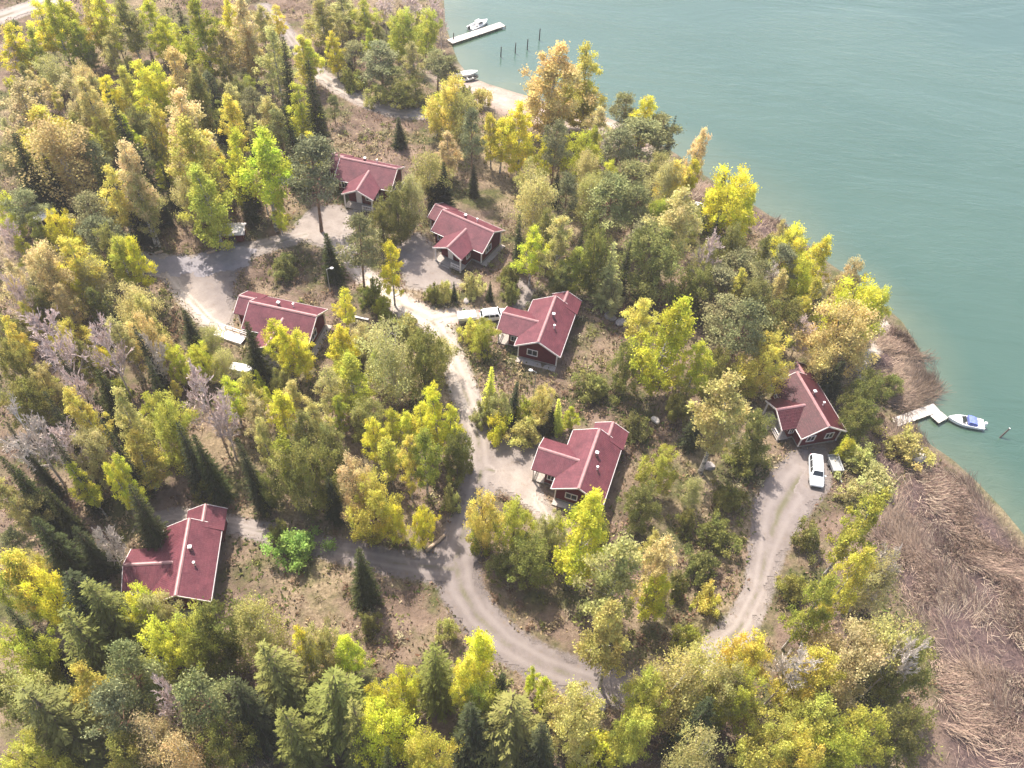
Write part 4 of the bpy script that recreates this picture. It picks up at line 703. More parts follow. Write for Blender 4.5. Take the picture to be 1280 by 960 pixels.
def hash2(ix, iy, seed):
    h = (ix * 374761393 + iy * 668265263 + seed * 974634777) & 0xffffffff
    h = ((h ^ (h >> 13)) * 1274126177) & 0xffffffff
    return ((h ^ (h >> 16)) & 0xffff) / 65535.0

def vnoise(x, y, scale, seed=0):
    x = np.asarray(x, float) / scale; y = np.asarray(y, float) / scale
    ix = np.floor(x).astype(np.int64); iy = np.floor(y).astype(np.int64)
    fx = x - ix; fy = y - iy
    fx = fx * fx * (3 - 2 * fx); fy = fy * fy * (3 - 2 * fy)
    a = hash2(ix, iy, seed); b = hash2(ix + 1, iy, seed); c = hash2(ix, iy + 1, seed); d = hash2(ix + 1, iy + 1, seed)
    return (a * (1 - fx) + b * fx) * (1 - fy) + (c * (1 - fx) + d * fx) * fy

# ------------------------------------------------------------------ materials
def new_mat(name):
    m = bpy.data.materials.new(name); m.use_nodes = True
    nt = m.node_tree
    b = nt.nodes["Principled BSDF"]
    return m, nt, b

def N(nt, t, **kw):
    n = nt.nodes.new(t)
    for k, v in kw.items(): setattr(n, k, v)
    return n

def mixc(nt, fac, a, b, mode='MIX'):
    n = nt.nodes.new('ShaderNodeMix'); n.data_type = 'RGBA'; n.blend_type = mode
    for sock, v in ((n.inputs[0], fac), (n.inputs[6], a), (n.inputs[7], b)):
        if hasattr(v, 'is_output') or isinstance(v, bpy.types.NodeSocket): nt.links.new(v, sock)
        elif isinstance(v, (int, float)): sock.default_value = v
        else: sock.default_value = (*v, 1)
    return n.outputs[2]

def noise(nt, scale, detail=4, rough=.6, vec=None, dist=0):
    n = nt.nodes.new('ShaderNodeTexNoise')
    n.inputs['Scale'].default_value = scale; n.inputs['Detail'].default_value = detail
    n.inputs['Roughness'].default_value = rough; n.inputs['Distortion'].default_value = dist
    if vec is not None: nt.links.new(vec, n.inputs['Vector'])
    return n.outputs['Fac']

def ramp(nt, fac, lo, hi):
    n = nt.nodes.new('ShaderNodeMapRange'); n.clamp = True
    nt.links.new(fac, n.inputs[0]); n.inputs[1].default_value = lo; n.inputs[2].default_value = hi
    return n.outputs[0]

def math_n(nt, op, a, b=None):
    n = nt.nodes.new('ShaderNodeMath'); n.operation = op
    for i, v in enumerate((a, b)):
        if v is None: continue
        if isinstance(v, bpy.types.NodeSocket): nt.links.new(v, n.inputs[i])
        else: n.inputs[i].default_value = v
    return n.outputs[0]

def bump(nt, h, strength, dist=.05):
    n = nt.nodes.new('ShaderNodeBump'); n.inputs['Strength'].default_value = strength; n.inputs['Distance'].default_value = dist
    nt.links.new(h, n.inputs['Height']); return n.outputs['Normal']

def attr(nt, name, out='Fac'):
    n = nt.nodes.new('ShaderNodeAttribute'); n.attribute_name = name
    return n.outputs[out]

def objco(nt):
    return nt.nodes.new('ShaderNodeTexCoord').outputs['Object']

def geopos(nt):
    return nt.nodes.new('ShaderNodeNewGeometry').outputs['Position']

def plain(name, col, rough=.6, var=.25, scale=3.0, metal=0, spec=.4):
    m, nt, b = new_mat(name)
    f = noise(nt, scale, 5, .65, objco(nt))
    dark = tuple(c * (1 - var) for c in col); lite = tuple(min(1, c * (1 + var)) for c in col)
    nt.links.new(mixc(nt, ramp(nt, f, .3, .7), dark, lite), b.inputs['Base Color'])
    b.inputs['Roughness'].default_value = rough; b.inputs['Metallic'].default_value = metal
    b.inputs['Specular IOR Level'].default_value = spec
    return m

M = {}
M['trim'] = plain('trim_white', (.74, .68, .66), .6, .12)
M['gutter'] = plain('gutter_metal', (.42, .38, .39), .4, .15)
M['concrete'] = plain('footing_concrete', (.28, .26, .25), .9, .25)
M['glass'] = plain('window_glass', (.02, .025, .03), .08, .1, spec=.6)
M['dark'] = plain('dark_rubber', (.02, .02, .022), .7, .2)
M['rim'] = plain('wheel_metal', (.45, .45, .47), .35, .1, metal=.6)
M['white_paint'] = plain('vehicle_white', (.80, .81, .82), .22, .04, spec=.5)
M['silver_paint'] = plain('vehicle_silver', (.68, .71, .74), .25, .04, spec=.5)
M['hull'] = plain('hull_white', (.80, .79, .77), .3, .06)
M['hull_dark'] = plain('hull_dark', (.07, .065, .06), .5, .2)
M['seat'] = plain('boat_interior', (.42, .39, .36), .6, .15)
M['blue_canvas'] = plain('blue_canvas', (.12, .16, .42), .8, .2)
M['tarp'] = plain('white_tarpaulin', (.80, .79, .77), .6, .06)
M['steel'] = plain('galvanised_steel', (.34, .35, .36), .45, .2, metal=.4)
M['lamp_glass'] = plain('lamp_cover', (.85, .85, .84), .3, .03)
M['red_lens'] = plain('red_lens', (.45, .02, .02), .2, .1)
M['lens'] = plain('clear_lens', (.75, .77, .8), .15, .05)
M['old_wood'] = plain('weathered_wood', (.33, .29, .26), .85, .25, 6)
M['pale_wood'] = plain('sunbleached_wood', (.50, .46, .42), .85, .22, 6)
M['dark_wood'] = plain('wet_wood', (.06, .05, .045), .8, .3, 6)
M['log'] = plain('log_wood', (.34, .25, .18), .85, .3, 5)
M['stone'] = plain('granite', (.30, .27, .26), .9, .35, 2)
M['white_roof'] = plain('pale_sheet_roof', (.72, .70, .71), .5, .08)
M['grey_roof'] = plain('pale_felt_roof', (.48, .45, .45), .8, .15)
M['skin_rock'] = plain('pale_rock', (.55, .50, .46), .9, .25, 2)

def wall_mat():
    m, nt, b = new_mat('red_board_wall')
    co = objco(nt)
    sep = N(nt, 'ShaderNodeSeparateXYZ'); nt.links.new(co, sep.inputs[0])
    s = math_n(nt, 'ADD', sep.outputs[0], sep.outputs[1])
    w = math_n(nt, 'SINE', math_n(nt, 'MULTIPLY', s, 2 * math.pi / .16))
    f = noise(nt, 2.2, 5, .6, co)
    col = mixc(nt, ramp(nt, f, .3, .7), (.075, .008, .013), (.135, .017, .023))
    nt.links.new(mixc(nt, math_n(nt, 'MULTIPLY', ramp(nt, w, .75, 1), .5), col, (.05, .008, .01)), b.inputs['Base Color'])
    b.inputs['Roughness'].default_value = .9; b.inputs['Specular IOR Level'].default_value = .12
    nt.links.new(bump(nt, w, .5, .015), b.inputs['Normal'])
    return m
M['wall'] = wall_mat()

def roof_mat(name='red_tile_sheet_roof', k=(1, 1, 1)):
    m, nt, b = new_mat(name)
    T = lambda c: tuple(x * y for x, y in zip(c, k))
    uv = N(nt, 'ShaderNodeAttribute'); uv.attribute_name = 'ruv'
    sep = N(nt, 'ShaderNodeSeparateXYZ'); nt.links.new(uv.outputs['Vector'], sep.inputs[0])
    u = math_n(nt, 'SINE', math_n(nt, 'MULTIPLY', sep.outputs[0], 2 * math.pi / .24))
    v = math_n(nt, 'FRACT', math_n(nt, 'MULTIPLY', sep.outputs[1], 1 / .40))
    co = objco(nt)
    f = noise(nt, .7, 7, .72, co)
    f2 = noise(nt, 6, 4, .7, co)
    col = mixc(nt, ramp(nt, f, .3, .72), T((.060, .014, .023)), T((.150, .042, .055)))
    col = mixc(nt, math_n(nt, 'MULTIPLY', ramp(nt, f2, .5, .8), .35), col, (.26, .13, .13))
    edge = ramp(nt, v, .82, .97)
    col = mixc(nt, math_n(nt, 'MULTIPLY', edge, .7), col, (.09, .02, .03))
    nt.links.new(col, b.inputs['Base Color'])
    b.inputs['Roughness'].default_value = .55
    b.inputs['Specular IOR Level'].default_value = .30
    h = math_n(nt, 'ADD', math_n(nt, 'MULTIPLY', u, .5), math_n(nt, 'MULTIPLY', v, -1.0))
    nt.links.new(bump(nt, h, .55, .02), b.inputs['Normal'])
    return m
M['roof'] = roof_mat()
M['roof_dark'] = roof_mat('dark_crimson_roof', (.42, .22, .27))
M['ridge'] = plain('ridge_cap_lit_pink', (.27, .14, .145), .5, .2, 2)  # paler than the roof: gloss on the caps' upward faces is in the colour

def leaf_mat(name, trans=.38, jitter=.30, hue=.0):
    m, nt, b = new_mat(name)
    nt.nodes.remove(b)
    out = [n for n in nt.nodes if n.type == 'OUTPUT_MATERIAL'][0]
    oi = N(nt, 'ShaderNodeObjectInfo')
    tone = attr(nt, 'tone')
    hs = N(nt, 'ShaderNodeHueSaturation')
    nt.links.new(oi.outputs['Color'], hs.inputs['Color'])
    mr = N(nt, 'ShaderNodeMapRange'); nt.links.new(tone, mr.inputs[0])
    mr.inputs[3].default_value = 1 - jitter; mr.inputs[4].default_value = 1 + jitter
    nt.links.new(mr.outputs[0], hs.inputs['Value'])
    mh = N(nt, 'ShaderNodeMapRange'); nt.links.new(attr(nt, 'tone2'), mh.inputs[0])
    mh.inputs[3].default_value = .485; mh.inputs[4].default_value = .525
    nt.links.new(mh.outputs[0], hs.inputs['Hue'])
    d = N(nt, 'ShaderNodeBsdfDiffuse'); tr = N(nt, 'ShaderNodeBsdfTranslucent')
    nt.links.new(hs.outputs[0], d.inputs[0]); nt.links.new(hs.outputs[0], tr.inputs[0])
    mx = N(nt, 'ShaderNodeMixShader'); mx.inputs[0].default_value = trans
    nt.links.new(d.outputs[0], mx.inputs[1]); nt.links.new(tr.outputs[0], mx.inputs[2])
    nt.links.new(mx.outputs[0], out.inputs[0])
    return m
M['leaf'] = leaf_mat('leaf', .52, .34)
M['needle'] = leaf_mat('needle', .30, .32)

def bark(name, a, b_, scale, stretch=3):
    m, nt, b = new_mat(name)
    mp = N(nt, 'ShaderNodeMapping'); nt.links.new(objco(nt), mp.inputs[0]); mp.inputs['Scale'].default_value = (1, 1, stretch)
    f = noise(nt, scale, 4, .6, mp.outputs[0])
    nt.links.new(mixc(nt, ramp(nt, f, .42, .6), a, b_), b.inputs['Base Color'])
    b.inputs['Roughness'].default_value = .85
    return m
M['birch_bark'] = bark('birch_bark', (.12, .11, .10), (.66, .61, .56), 1.2)
M['brown_bark'] = bark('brown_bark', (.07, .05, .04), (.17, .12, .09), 3, .5)
M['pine_bark'] = bark('pine_bark', (.12, .075, .05), (.28, .15, .09), 2, .5)
M['grey_bark'] = bark('grey_bark', (.44, .34, .31), (.78, .64, .59), 1.5, 1)
M['pale_bark'] = bark('pale_bark', (.42, .365, .32), (.66, .585, .52), 1.5, 1)

# colour carried by the mesh (mixed-species stuff)
def vcol_mat(name, trans=.25):
    m, nt, b = new_mat(name)
    nt.nodes.remove(b)
    out = [n for n in nt.nodes if n.type == 'OUTPUT_MATERIAL'][0]
    c = attr(nt, 'col', 'Color')
    d = N(nt, 'ShaderNodeBsdfDiffuse'); tr = N(nt, 'ShaderNodeBsdfTranslucent')
    nt.links.new(c, d.inputs[0]); nt.links.new(c, tr.inputs[0])
    mx = N(nt, 'ShaderNodeMixShader'); mx.inputs[0].default_value = trans
    nt.links.new(d.outputs[0], mx.inputs[1]); nt.links.new(tr.outputs[0], mx.inputs[2])
    nt.links.new(mx.outputs[0], out.inputs[0])
    return m
M['plants'] = vcol_mat('ground_plants')
M['reed'] = vcol_mat('dry_reed', .15)

def gravel_nodes(nt, pale, lat=None):
    p = geopos(nt)
    f = noise(nt, .55, 6, .7, p); f2 = noise(nt, 7, 3, .7, p)
    a = mixc(nt, ramp(nt, f, .3, .7), (.105, .088, .087), (.155, .131, .128))
    c = mixc(nt, ramp(nt, f, .3, .7), (.33, .275, .23), (.46, .405, .35))
    col = mixc(nt, pale, a, c)
    col = mixc(nt, math_n(nt, 'MULTIPLY', ramp(nt, f2, .45, .75), .35), col, (.12, .10, .095))
    if lat is not None:
        # wheel ruts: packed pale tracks at about half the half-width, loose darker strip between them
        t = math_n(nt, 'ABSOLUTE', math_n(nt, 'SUBTRACT', lat, .48))
        rut = math_n(nt, 'SUBTRACT', 1.0, ramp(nt, t, .06, .26))
        col = mixc(nt, math_n(nt, 'MULTIPLY', rut, .40), col, mixc(nt, pale, (.20, .172, .168), (.50, .445, .385)))
        mid = math_n(nt, 'SUBTRACT', 1.0, ramp(nt, lat, .03, .22))
        n3 = ramp(nt, noise(nt, .35, 3, .6, p), .42, .6)
        col = mixc(nt, math_n(nt, 'MULTIPLY', math_n(nt, 'MULTIPLY', mid, n3), .8), col, (.10, .095, .05))
        lit = ramp(nt, noise(nt, 1.3, 5, .75, p), .56, .70)
        col = mixc(nt, math_n(nt, 'MULTIPLY', lit, math_n(nt, 'ADD', .25, math_n(nt, 'MULTIPLY', ramp(nt, lat, .6, 1.0), .6))), col, (.15, .11, .075))
    return col, f2

def road_mat():
    m, nt, b = new_mat('gravel_surface')
    col, f2 = gravel_nodes(nt, attr(nt, 'pale'), attr(nt, 'lat'))
    nt.links.new(col, b.inputs['Base Color']); b.inputs['Roughness'].default_value = .95
    b.inputs['Specular IOR Level'].default_value = .15
    nt.links.new(bump(nt, f2, .6, .04), b.inputs['Normal'])
    return m
M['road'] = road_mat()

def carpark_mat():
    m, nt, b = new_mat('worn_asphalt')
    p = geopos(nt)
    f = noise(nt, .4, 6, .7, p); f2 = noise(nt, 9, 3, .7, p)
    col = mixc(nt, ramp(nt, f, .3, .7), (.13, .12, .135), (.23, .21, .225))
    col = mixc(nt, math_n(nt, 'MULTIPLY', ramp(nt, f2, .5, .8), .3), col, (.3, .27, .27))
    nt.links.new(col, b.inputs['Base Color']); b.inputs['Roughness'].default_value = .9
    return m
M['asphalt'] = carpark_mat()

def ground_mat():
    m, nt, b = new_mat('forest_floor')
    p = geopos(nt)
    big = noise(nt, .055, 4, .6, p); mid = noise(nt, .30, 5, .65, p); fine = noise(nt, 2.2, 5, .7, p); grit = noise(nt, 9, 3, .7, p)
    litter = mixc(nt, ramp(nt, mid, .35, .65), (.085, .058, .045), (.215, .155, .118))
    straw = mixc(nt, ramp(nt, fine, .35, .65), (.13, .10, .06), (.31, .24, .155))
    moss = mixc(nt, ramp(nt, fine, .35, .65), (.045, .048, .02), (.11, .11, .04))
    col = mixc(nt, ramp(nt, big, .46, .60), litter, straw)
    col = mixc(nt, ramp(nt, noise(nt, .12, 5, .65, p), .47, .60), col, moss)
    col = mixc(nt, math_n(nt, 'MULTIPLY', ramp(nt, grit, .5, .75), .55), col, (.07, .045, .035))
    reed = mixc(nt, ramp(nt, fine, .3, .7), (.05, .034, .036), (.13, .088, .08))
    col = mixc(nt, attr(nt, 'reedbed'), col, reed)
    sand = mixc(nt, ramp(nt, mid, .3, .7), (.25, .19, .165), (.40, .33, .29))
    sand = mixc(nt, math_n(nt, 'MULTIPLY', ramp(nt, fine, .5, .75), .5), sand, (.36, .25, .21))
    col = mixc(nt, attr(nt, 'sand'), col, sand)
    worn, _ = gravel_nodes(nt, attr(nt, 'pale'))
    wf = math_n(nt, 'ADD', attr(nt, 'worn'), math_n(nt, 'MULTIPLY', math_n(nt, 'SUBTRACT', fine, .5), .9))
    col = mixc(nt, ramp(nt, wf, .45, .75), col, worn)
    col = mixc(nt, attr(nt, 'bed'), col, (.10, .11, .06))
    nt.links.new(col, b.inputs['Base Color']); b.inputs['Roughness'].default_value = .97
    b.inputs['Specular IOR Level'].default_value = .1
    h = math_n(nt, 'ADD', fine, math_n(nt, 'MULTIPLY', mid, 2.0))
    nt.links.new(bump(nt, h, .9, .35), b.inputs['Normal'])
    return m
M['ground'] = ground_mat()

def water_mat():
    m, nt, b = new_mat('lake_water')
    p = geopos(nt)
    mp = N(nt, 'ShaderNodeMapping'); nt.links.new(p, mp.inputs[0]); mp.inputs['Rotation'].default_value = (0, 0, math.radians(8)); mp.inputs['Scale'].default_value = (.42, 1.0, 1)
    rip = noise(nt, .75, 5, .62, mp.outputs[0], .6)
    swell = noise(nt, .10, 3, .5, mp.outputs[0])
    h = math_n(nt, 'ADD', rip, math_n(nt, 'MULTIPLY', swell, 1.5))
    wp = N(nt, 'ShaderNodeMapping'); nt.links.new(p, wp.inputs[0]); wp.inputs['Rotation'].default_value = (0, 0, math.radians(-14)); wp.inputs['Scale'].default_value = (.35, 1.0, 1)
    wind = noise(nt, .045, 4, .6, wp.outputs[0], .8)
    h = math_n(nt, 'MULTIPLY', h, math_n(nt, 'ADD', .35, math_n(nt, 'MULTIPLY', ramp(nt, wind, .38, .62), 1.0)))
    nt.links.new(bump(nt, h, .65, .2), b.inputs['Normal'])
    patch = noise(nt, .018, 4, .55, p, 1)
    deep = mixc(nt, ramp(nt, patch, .3, .7), (.030, .068, .048), (.042, .082, .060))
    shal = mixc(nt, ramp(nt, noise(nt, .12, 4, .6, p), .35, .65), (.058, .085, .055), (.080, .105, .066))
    col = mixc(nt, attr(nt, 'shallow'), deep, shal)
    nt.links.new(col, b.inputs['Base Color'])
    b.inputs['Roughness'].default_value = .14; b.inputs['IOR'].default_value = 1.45; b.inputs['Specular IOR Level'].default_value = 1.0
    return m
M['water'] = water_mat()

# ------------------------------------------------------------------ mesh helpers
def np_mesh(name, verts, faces, mat=None, attrs=None, smooth=False):
    """verts (N,3); faces (F,k) array with one k"""
    me = bpy.data.meshes.new(name)
    verts = np.asarray(verts, np.float32); faces = np.asarray(faces, np.int32)
    F, k = faces.shape
    me.vertices.add(len(verts)); me.vertices.foreach_set('co', verts.ravel())
    me.loops.add(F * k); me.loops.foreach_set('vertex_index', faces.ravel())
    me.polygons.add(F)
    me.polygons.foreach_set('loop_start', np.arange(F, dtype=np.int32) * k)
    me.polygons.foreach_set('loop_total', np.full(F, k, np.int32))
    if smooth: me.polygons.foreach_set('use_smooth', np.ones(F, bool))
    for an, (dom, typ, val) in (attrs or {}).items():
        a = me.attributes.new(an, typ, dom)
        a.data.foreach_set('color' if typ == 'FLOAT_COLOR' else ('vector' if typ == 'FLOAT_VECTOR' else 'value'), np.asarray(val, np.float32).ravel())
    me.update(calc_edges=True); me.validate()
    if mat: me.materials.append(mat)
    return me

class MB:
    """collects boxes, slabs, tubes and lofts into ONE mesh"""
    def __init__(s): s.v = []; s.f = []; s.uv = []
    def add(s, vs, fs, uv=None):
        o = len(s.v); s.v += [tuple(v) for v in vs]; s.f += [tuple(i + o for i in f) for f in fs]
        s.uv += list(uv) if uv is not None else [(0, 0, 0)] * len(vs)
    def box(s, x0, x1, y0, y1, z0, z1):
        s.add([(x0, y0, z0), (x1, y0, z0), (x1, y1, z0), (x0, y1, z0), (x0, y0, z1), (x1, y0, z1), (x1, y1, z1), (x0, y1, z1)],
              [(3, 2, 1, 0), (4, 5, 6, 7), (0, 1, 5, 4), (1, 2, 6, 5), (2, 3, 7, 6), (3, 0, 4, 7)])
    def bar(s, p, q, w, h):
        """rectangular bar from p to q, w sideways, h upright"""
        p = Vector(p); q = Vector(q); d = (q - p).normalized()
        side = d.cross(Vector((0, 0, 1)))
        if side.length < 1e-4: side = Vector((1, 0, 0))
        side.normalize(); up = side.cross(d).normalized()
        vs = []
        for c in (p, q):
            for a, b in ((-1, -1), (1, -1), (1, 1), (-1, 1)): vs.append(c + side * (a * w / 2) + up * (b * h / 2))
        s.add(vs, [(0, 1, 2, 3), (7, 6, 5, 4), (0, 4, 5, 1), (1, 5, 6, 2), (2, 6, 7, 3), (3, 7, 4, 0)])
    def slab(s, a, b, c, d, th, up=0.0):
        """roof slab, a-b along the ridge, d-c along the eave; thickness straight down"""
        P = [Vector(p) + Vector((0, 0, up)) for p in (a, b, c, d)]
        L = (P[1] - P[0]).length; W = (P[3] - P[0]).length
        e = (P[1] - P[0]).normalized(); n = (P[3] - P[0]); n = (n - e * n.dot(e)).normalized()
        uv = [((p - P[0]).dot(e), (p - P[0]).dot(n), 0) for p in P]
        vs = P + [p - Vector((0, 0, th)) for p in P]
        fs = [(0, 1, 2, 3), (7, 6, 5, 4), (0, 4, 5, 1), (1, 5, 6, 2), (2, 6, 7, 3), (3, 7, 4, 0)]
        s.add(vs, fs, uv + uv)
    def prism(s, prof, axis, a0, a1):
        """profile [(s,z)] extruded along x or y"""
        n = len(prof); vs = []
        for a in (a0, a1):
            for (q, z) in prof: vs.append((a, q, z) if axis == 'x' else (q, a, z))
        fs = [tuple(range(n))[::-1], tuple(range(n, 2 * n))] + [(i, (i + 1) % n, n + (i + 1) % n, n + i) for i in range(n)]
        s.add(vs, fs)
    def tube(s, pts, rad, n=6, cap=True):
        pts = [Vector(p) for p in pts]; vs = []; fs = []
        for i, p in enumerate(pts):
            d = (pts[min(i + 1, len(pts) - 1)] - pts[max(i - 1, 0)]).normalized()
            a = d.orthogonal().normalized() if abs(d.z) < .95 else Vector((1, 0, 0)) - d * d.x
            a.normalize(); b = d.cross(a)
            r = rad[i] if isinstance(rad, (list, tuple)) else rad
            for k in range(n):
                t = 2 * math.pi * k / n
                vs.append(p + a * (math.cos(t) * r) + b * (math.sin(t) * r))
        for i in range(len(pts) - 1):
            for k in range(n):
                fs.append((i * n + k, i * n + (k + 1) % n, (i + 1) * n + (k + 1) % n, (i + 1) * n + k))
        if cap: fs += [tuple(range(n))[::-1], tuple((len(pts) - 1) * n + k for k in range(n))]
        s.add(vs, fs)
    def loft(s, rings, cap=True):
        n = len(rings[0]); vs = [v for r in rings for v in r]; fs = []
        for i in range(len(rings) - 1):
            for k in range(n): fs.append((i * n + k, i * n + (k + 1) % n, (i + 1) * n + (k + 1) % n, (i + 1) * n + k))
        if cap: fs += [tuple(range(n))[::-1], tuple((len(rings) - 1) * n + k for k in range(n))]
        s.add(vs, fs)
    def mesh(s, name, mat, smooth=False, bevel=0):
        me = bpy.data.meshes.new(name); me.from_pydata(s.v, [], s.f)
        a = me.attributes.new('ruv', 'FLOAT_VECTOR', 'POINT'); a.data.foreach_set('vector', np.array(s.uv, np.float32).ravel())
        bm = bmesh.new(); bm.from_mesh(me)
        if bevel:
            bmesh.ops.bevel(bm, geom=[e for e in bm.edges if e.calc_face_angle(0) > .5], offset=bevel, segments=2, affect='EDGES', profile=.6)
        bmesh.ops.recalc_face_normals(bm, faces=bm.faces)
        if smooth:
            for f in bm.faces: f.smooth = True
        bm.to_mesh(me); bm.free()
        me.materials.append(mat)
        return me
    def build(s, name, mat, parent=None, smooth=False, bevel=0):
        return link(name, s.mesh(name, mat, smooth, bevel), parent)

def link(name, data, parent=None):
    o = bpy.data.objects.new(name, data); COL.objects.link(o)
    if parent: o.parent = parent
    return o

def tag(o, label, cat, group=None):
    o['label'] = label; o['category'] = cat
    if group: o['group'] = group
    return o

def thing(name, loc, rz, label, cat, group=None):
    o = link(name, None); o.location = loc; o.rotation_euler = (0, 0, rz); o.empty_display_size = .5
    return tag(o, label, cat, group)

def children(o): return [c for c in COL.objects if c.parent == o]

def copy_tree(o, parent=None):
    c = o.copy(); COL.objects.link(c)
    if parent: c.parent = parent
    for ch in children(o): copy_tree(ch, c)
    return c

def struct(o): o['kind'] = 'structure'; return o
def stuff(o): o['kind'] = 'stuff'; return o

# ------------------------------------------------------------------ ground and water sheets
def axis_coords(a0, a1, step, far0, far1):
    mid = np.arange(a0, a1 + .01, step)
    lo = [a0]; st = step
    while lo[-1] > far0: st *= 1.35; lo.append(lo[-1] - st)
    hi = [mid[-1]]; st = step
    while hi[-1] < far1: st *= 1.35; hi.append(hi[-1] + st)
    return np.array(lo[:0:-1] + list(mid) + hi[1:])

def grid_faces(nx, ny):
    i = np.arange(nx - 1)[None, :] + nx * np.arange(ny - 1)[:, None]
    i = i.ravel()
    return np.stack([i, i + 1, i + nx + 1, i + nx], -1)

ROADS = [(np.array([p[:2] for p in r]), np.array([p[2] for p in r]), np.array([p[3] for p in r])) for r in ROADS]
YARDS = [(np.array(y), pale) for y, pale in YARDS]
CARPARK = np.array(CARPARK)

def road_field(x, y):
    """signed distance to the edge of the gravel (inside < 0), lateral position 0..1, paleness"""
    p = np.stack([np.ravel(x), np.ravel(y)], -1)
    best = np.full(len(p), 1e9); lat = np.zeros(len(p)); pale = np.zeros(len(p)); wsum = np.full(len(p), 1e-9)
    for pl, hw, pa in ROADS:
        for i in range(len(pl) - 1):
            a, b = pl[i], pl[i + 1]; ab = b - a
            t = np.clip(((p - a) @ ab) / (ab @ ab), 0, 1)
            d = np.hypot(*(p - a - t[:, None] * ab).T)
            h = hw[i] + (hw[i + 1] - hw[i]) * t
            e = d - h
            u = e < best
            lat = np.where(u, d / h, lat)
            w = np.exp(-np.maximum(e, -1) * 1.2); pale += w * (pa[i] + (pa[i + 1] - pa[i]) * t); wsum += w
            best = np.minimum(best, e)
    for pg, pa in YARDS:
        d = poly_dist(p[:, 0], p[:, 1], np.vstack([pg, pg[:1]])); ins = inside(p[:, 0], p[:, 1], pg)
        e = np.where(ins, -d, d)
        u = e < best
        lat = np.where(u, .75, lat); w = np.exp(-np.maximum(e, -1) * 1.2); pale += w * pa; wsum += w
        best = np.minimum(best, e)
    return best.reshape(np.shape(x)), lat.reshape(np.shape(x)), (pale / wsum).reshape(np.shape(x))

def carpark_dist(x, y):
    d = poly_dist(x, y, np.vstack([CARPARK, CARPARK[:1]]))
    return np.where(inside(x, y, CARPARK), -d, d)

REEDS = [np.array(r) for r in REEDS]
def reed_amount(x, y):
    r = np.zeros(np.shape(x))
    for pg in REEDS:
        d = poly_dist(x, y, np.vstack([pg, pg[:1]])); d = np.where(inside(x, y, pg), d, -d)
        r = np.maximum(r, np.clip((d + 1.2) / 2.4, 0, 1))
    return r
BEACH = np.array(BEACH)
def sand_amount(x, y):
    d = poly_dist(x, y, BEACH[:, :2])
    return np.clip(1.3 - d / (7.0 + 3 * vnoise(x, y, 6, 3)), 0, 1)

def build_ground():
    xs = axis_coords(-150, 130, 1.0, -3000, 3000); ys = axis_coords(5, 270, 1.0, -2000, 3500)
    X, Y = np.meshgrid(xs, ys)
    Z = land_height(X, Y)
    e, lat, pale = road_field(X, Y)
    cp = carpark_dist(X, Y)
    sd = shore_dist(X, Y)
    rough = (vnoise(X, Y, 5, 1) - .5) * .5 + (vnoise(X, Y, 1.9, 2) - .5) * .35
    Z = Z + rough * np.clip(np.minimum(e, cp) / 2.5 - .4, 0, 1) * np.clip(sd / 5, 0, 1)
    worn = np.clip(1.0 - np.maximum(np.minimum(e, cp), 0) / 1.6, 0, 1)
    me = np_mesh('ground', np.stack([X, Y, Z], -1).reshape(-1, 3), grid_faces(len(xs), len(ys)), M['ground'], {
        'worn': ('POINT', 'FLOAT', worn), 'pale': ('POINT', 'FLOAT', pale), 'reedbed': ('POINT', 'FLOAT', reed_amount(X, Y)),
        'sand': ('POINT', 'FLOAT', sand_amount(X, Y)), 'bed': ('POINT', 'FLOAT', np.clip(-sd / 3, 0, 1))}, True)
    return struct(link('ground', me))
build_ground()

def build_water():
    xs = axis_coords(-40, 170, 1.5, -3000, 4000); ys = axis_coords(20, 290, 1.5, -2000, 4500)
    X, Y = np.meshgrid(xs, ys)
    sd = shore_dist(X, Y)
    keep = sd < 3.5
    nf = grid_faces(len(xs), len(ys))
    kf = keep.ravel()[nf].any(1)
    nf = nf[kf]
    used = np.unique(nf); remap = np.full(X.size, -1); remap[used] = np.arange(len(used))
    V = np.stack([X, Y, np.full_like(X, WZ)], -1).reshape(-1, 3)[used]
    sh = np.clip(1 - (-sd.ravel()[used] - .5) / (3 + 13 * vnoise(V[:, 0], V[:, 1], 22, 8)), 0, 1)
    me = np_mesh('lake', V, remap[nf], M['water'], {'shallow': ('POINT', 'FLOAT', sh)}, True)
    return struct(link('lake', me))
build_water()

def sheet(name, fn, box, cell, mat, dz, attrs=True):
    """drape a fine sheet on the land wherever fn(x, y) < 0"""
    x0, x1, y0, y1 = box
    xs = np.arange(x0, x1, cell); ys = np.arange(y0, y1, cell)
    X, Y = np.meshgrid(xs, ys)
    e = fn(X, Y)
    nf = grid_faces(len(xs), len(ys))
    ev = e.ravel()
    nf = nf[(ev[nf].mean(1) < 0)]
    used = np.unique(nf); remap = np.full(X.size, -1); remap[used] = np.arange(len(used))
    V = np.stack([X.ravel()[used], Y.ravel()[used]], -1)
    z = land_height(V[:, 0], V[:, 1]) + dz
    _, lat, pale = road_field(V[:, 0], V[:, 1])
    me = np_mesh(name, np.column_stack([V, z]), remap[nf], mat, {'lat': ('POINT', 'FLOAT', lat), 'pale': ('POINT', 'FLOAT', pale)}, True)
    return struct(link(name, me))

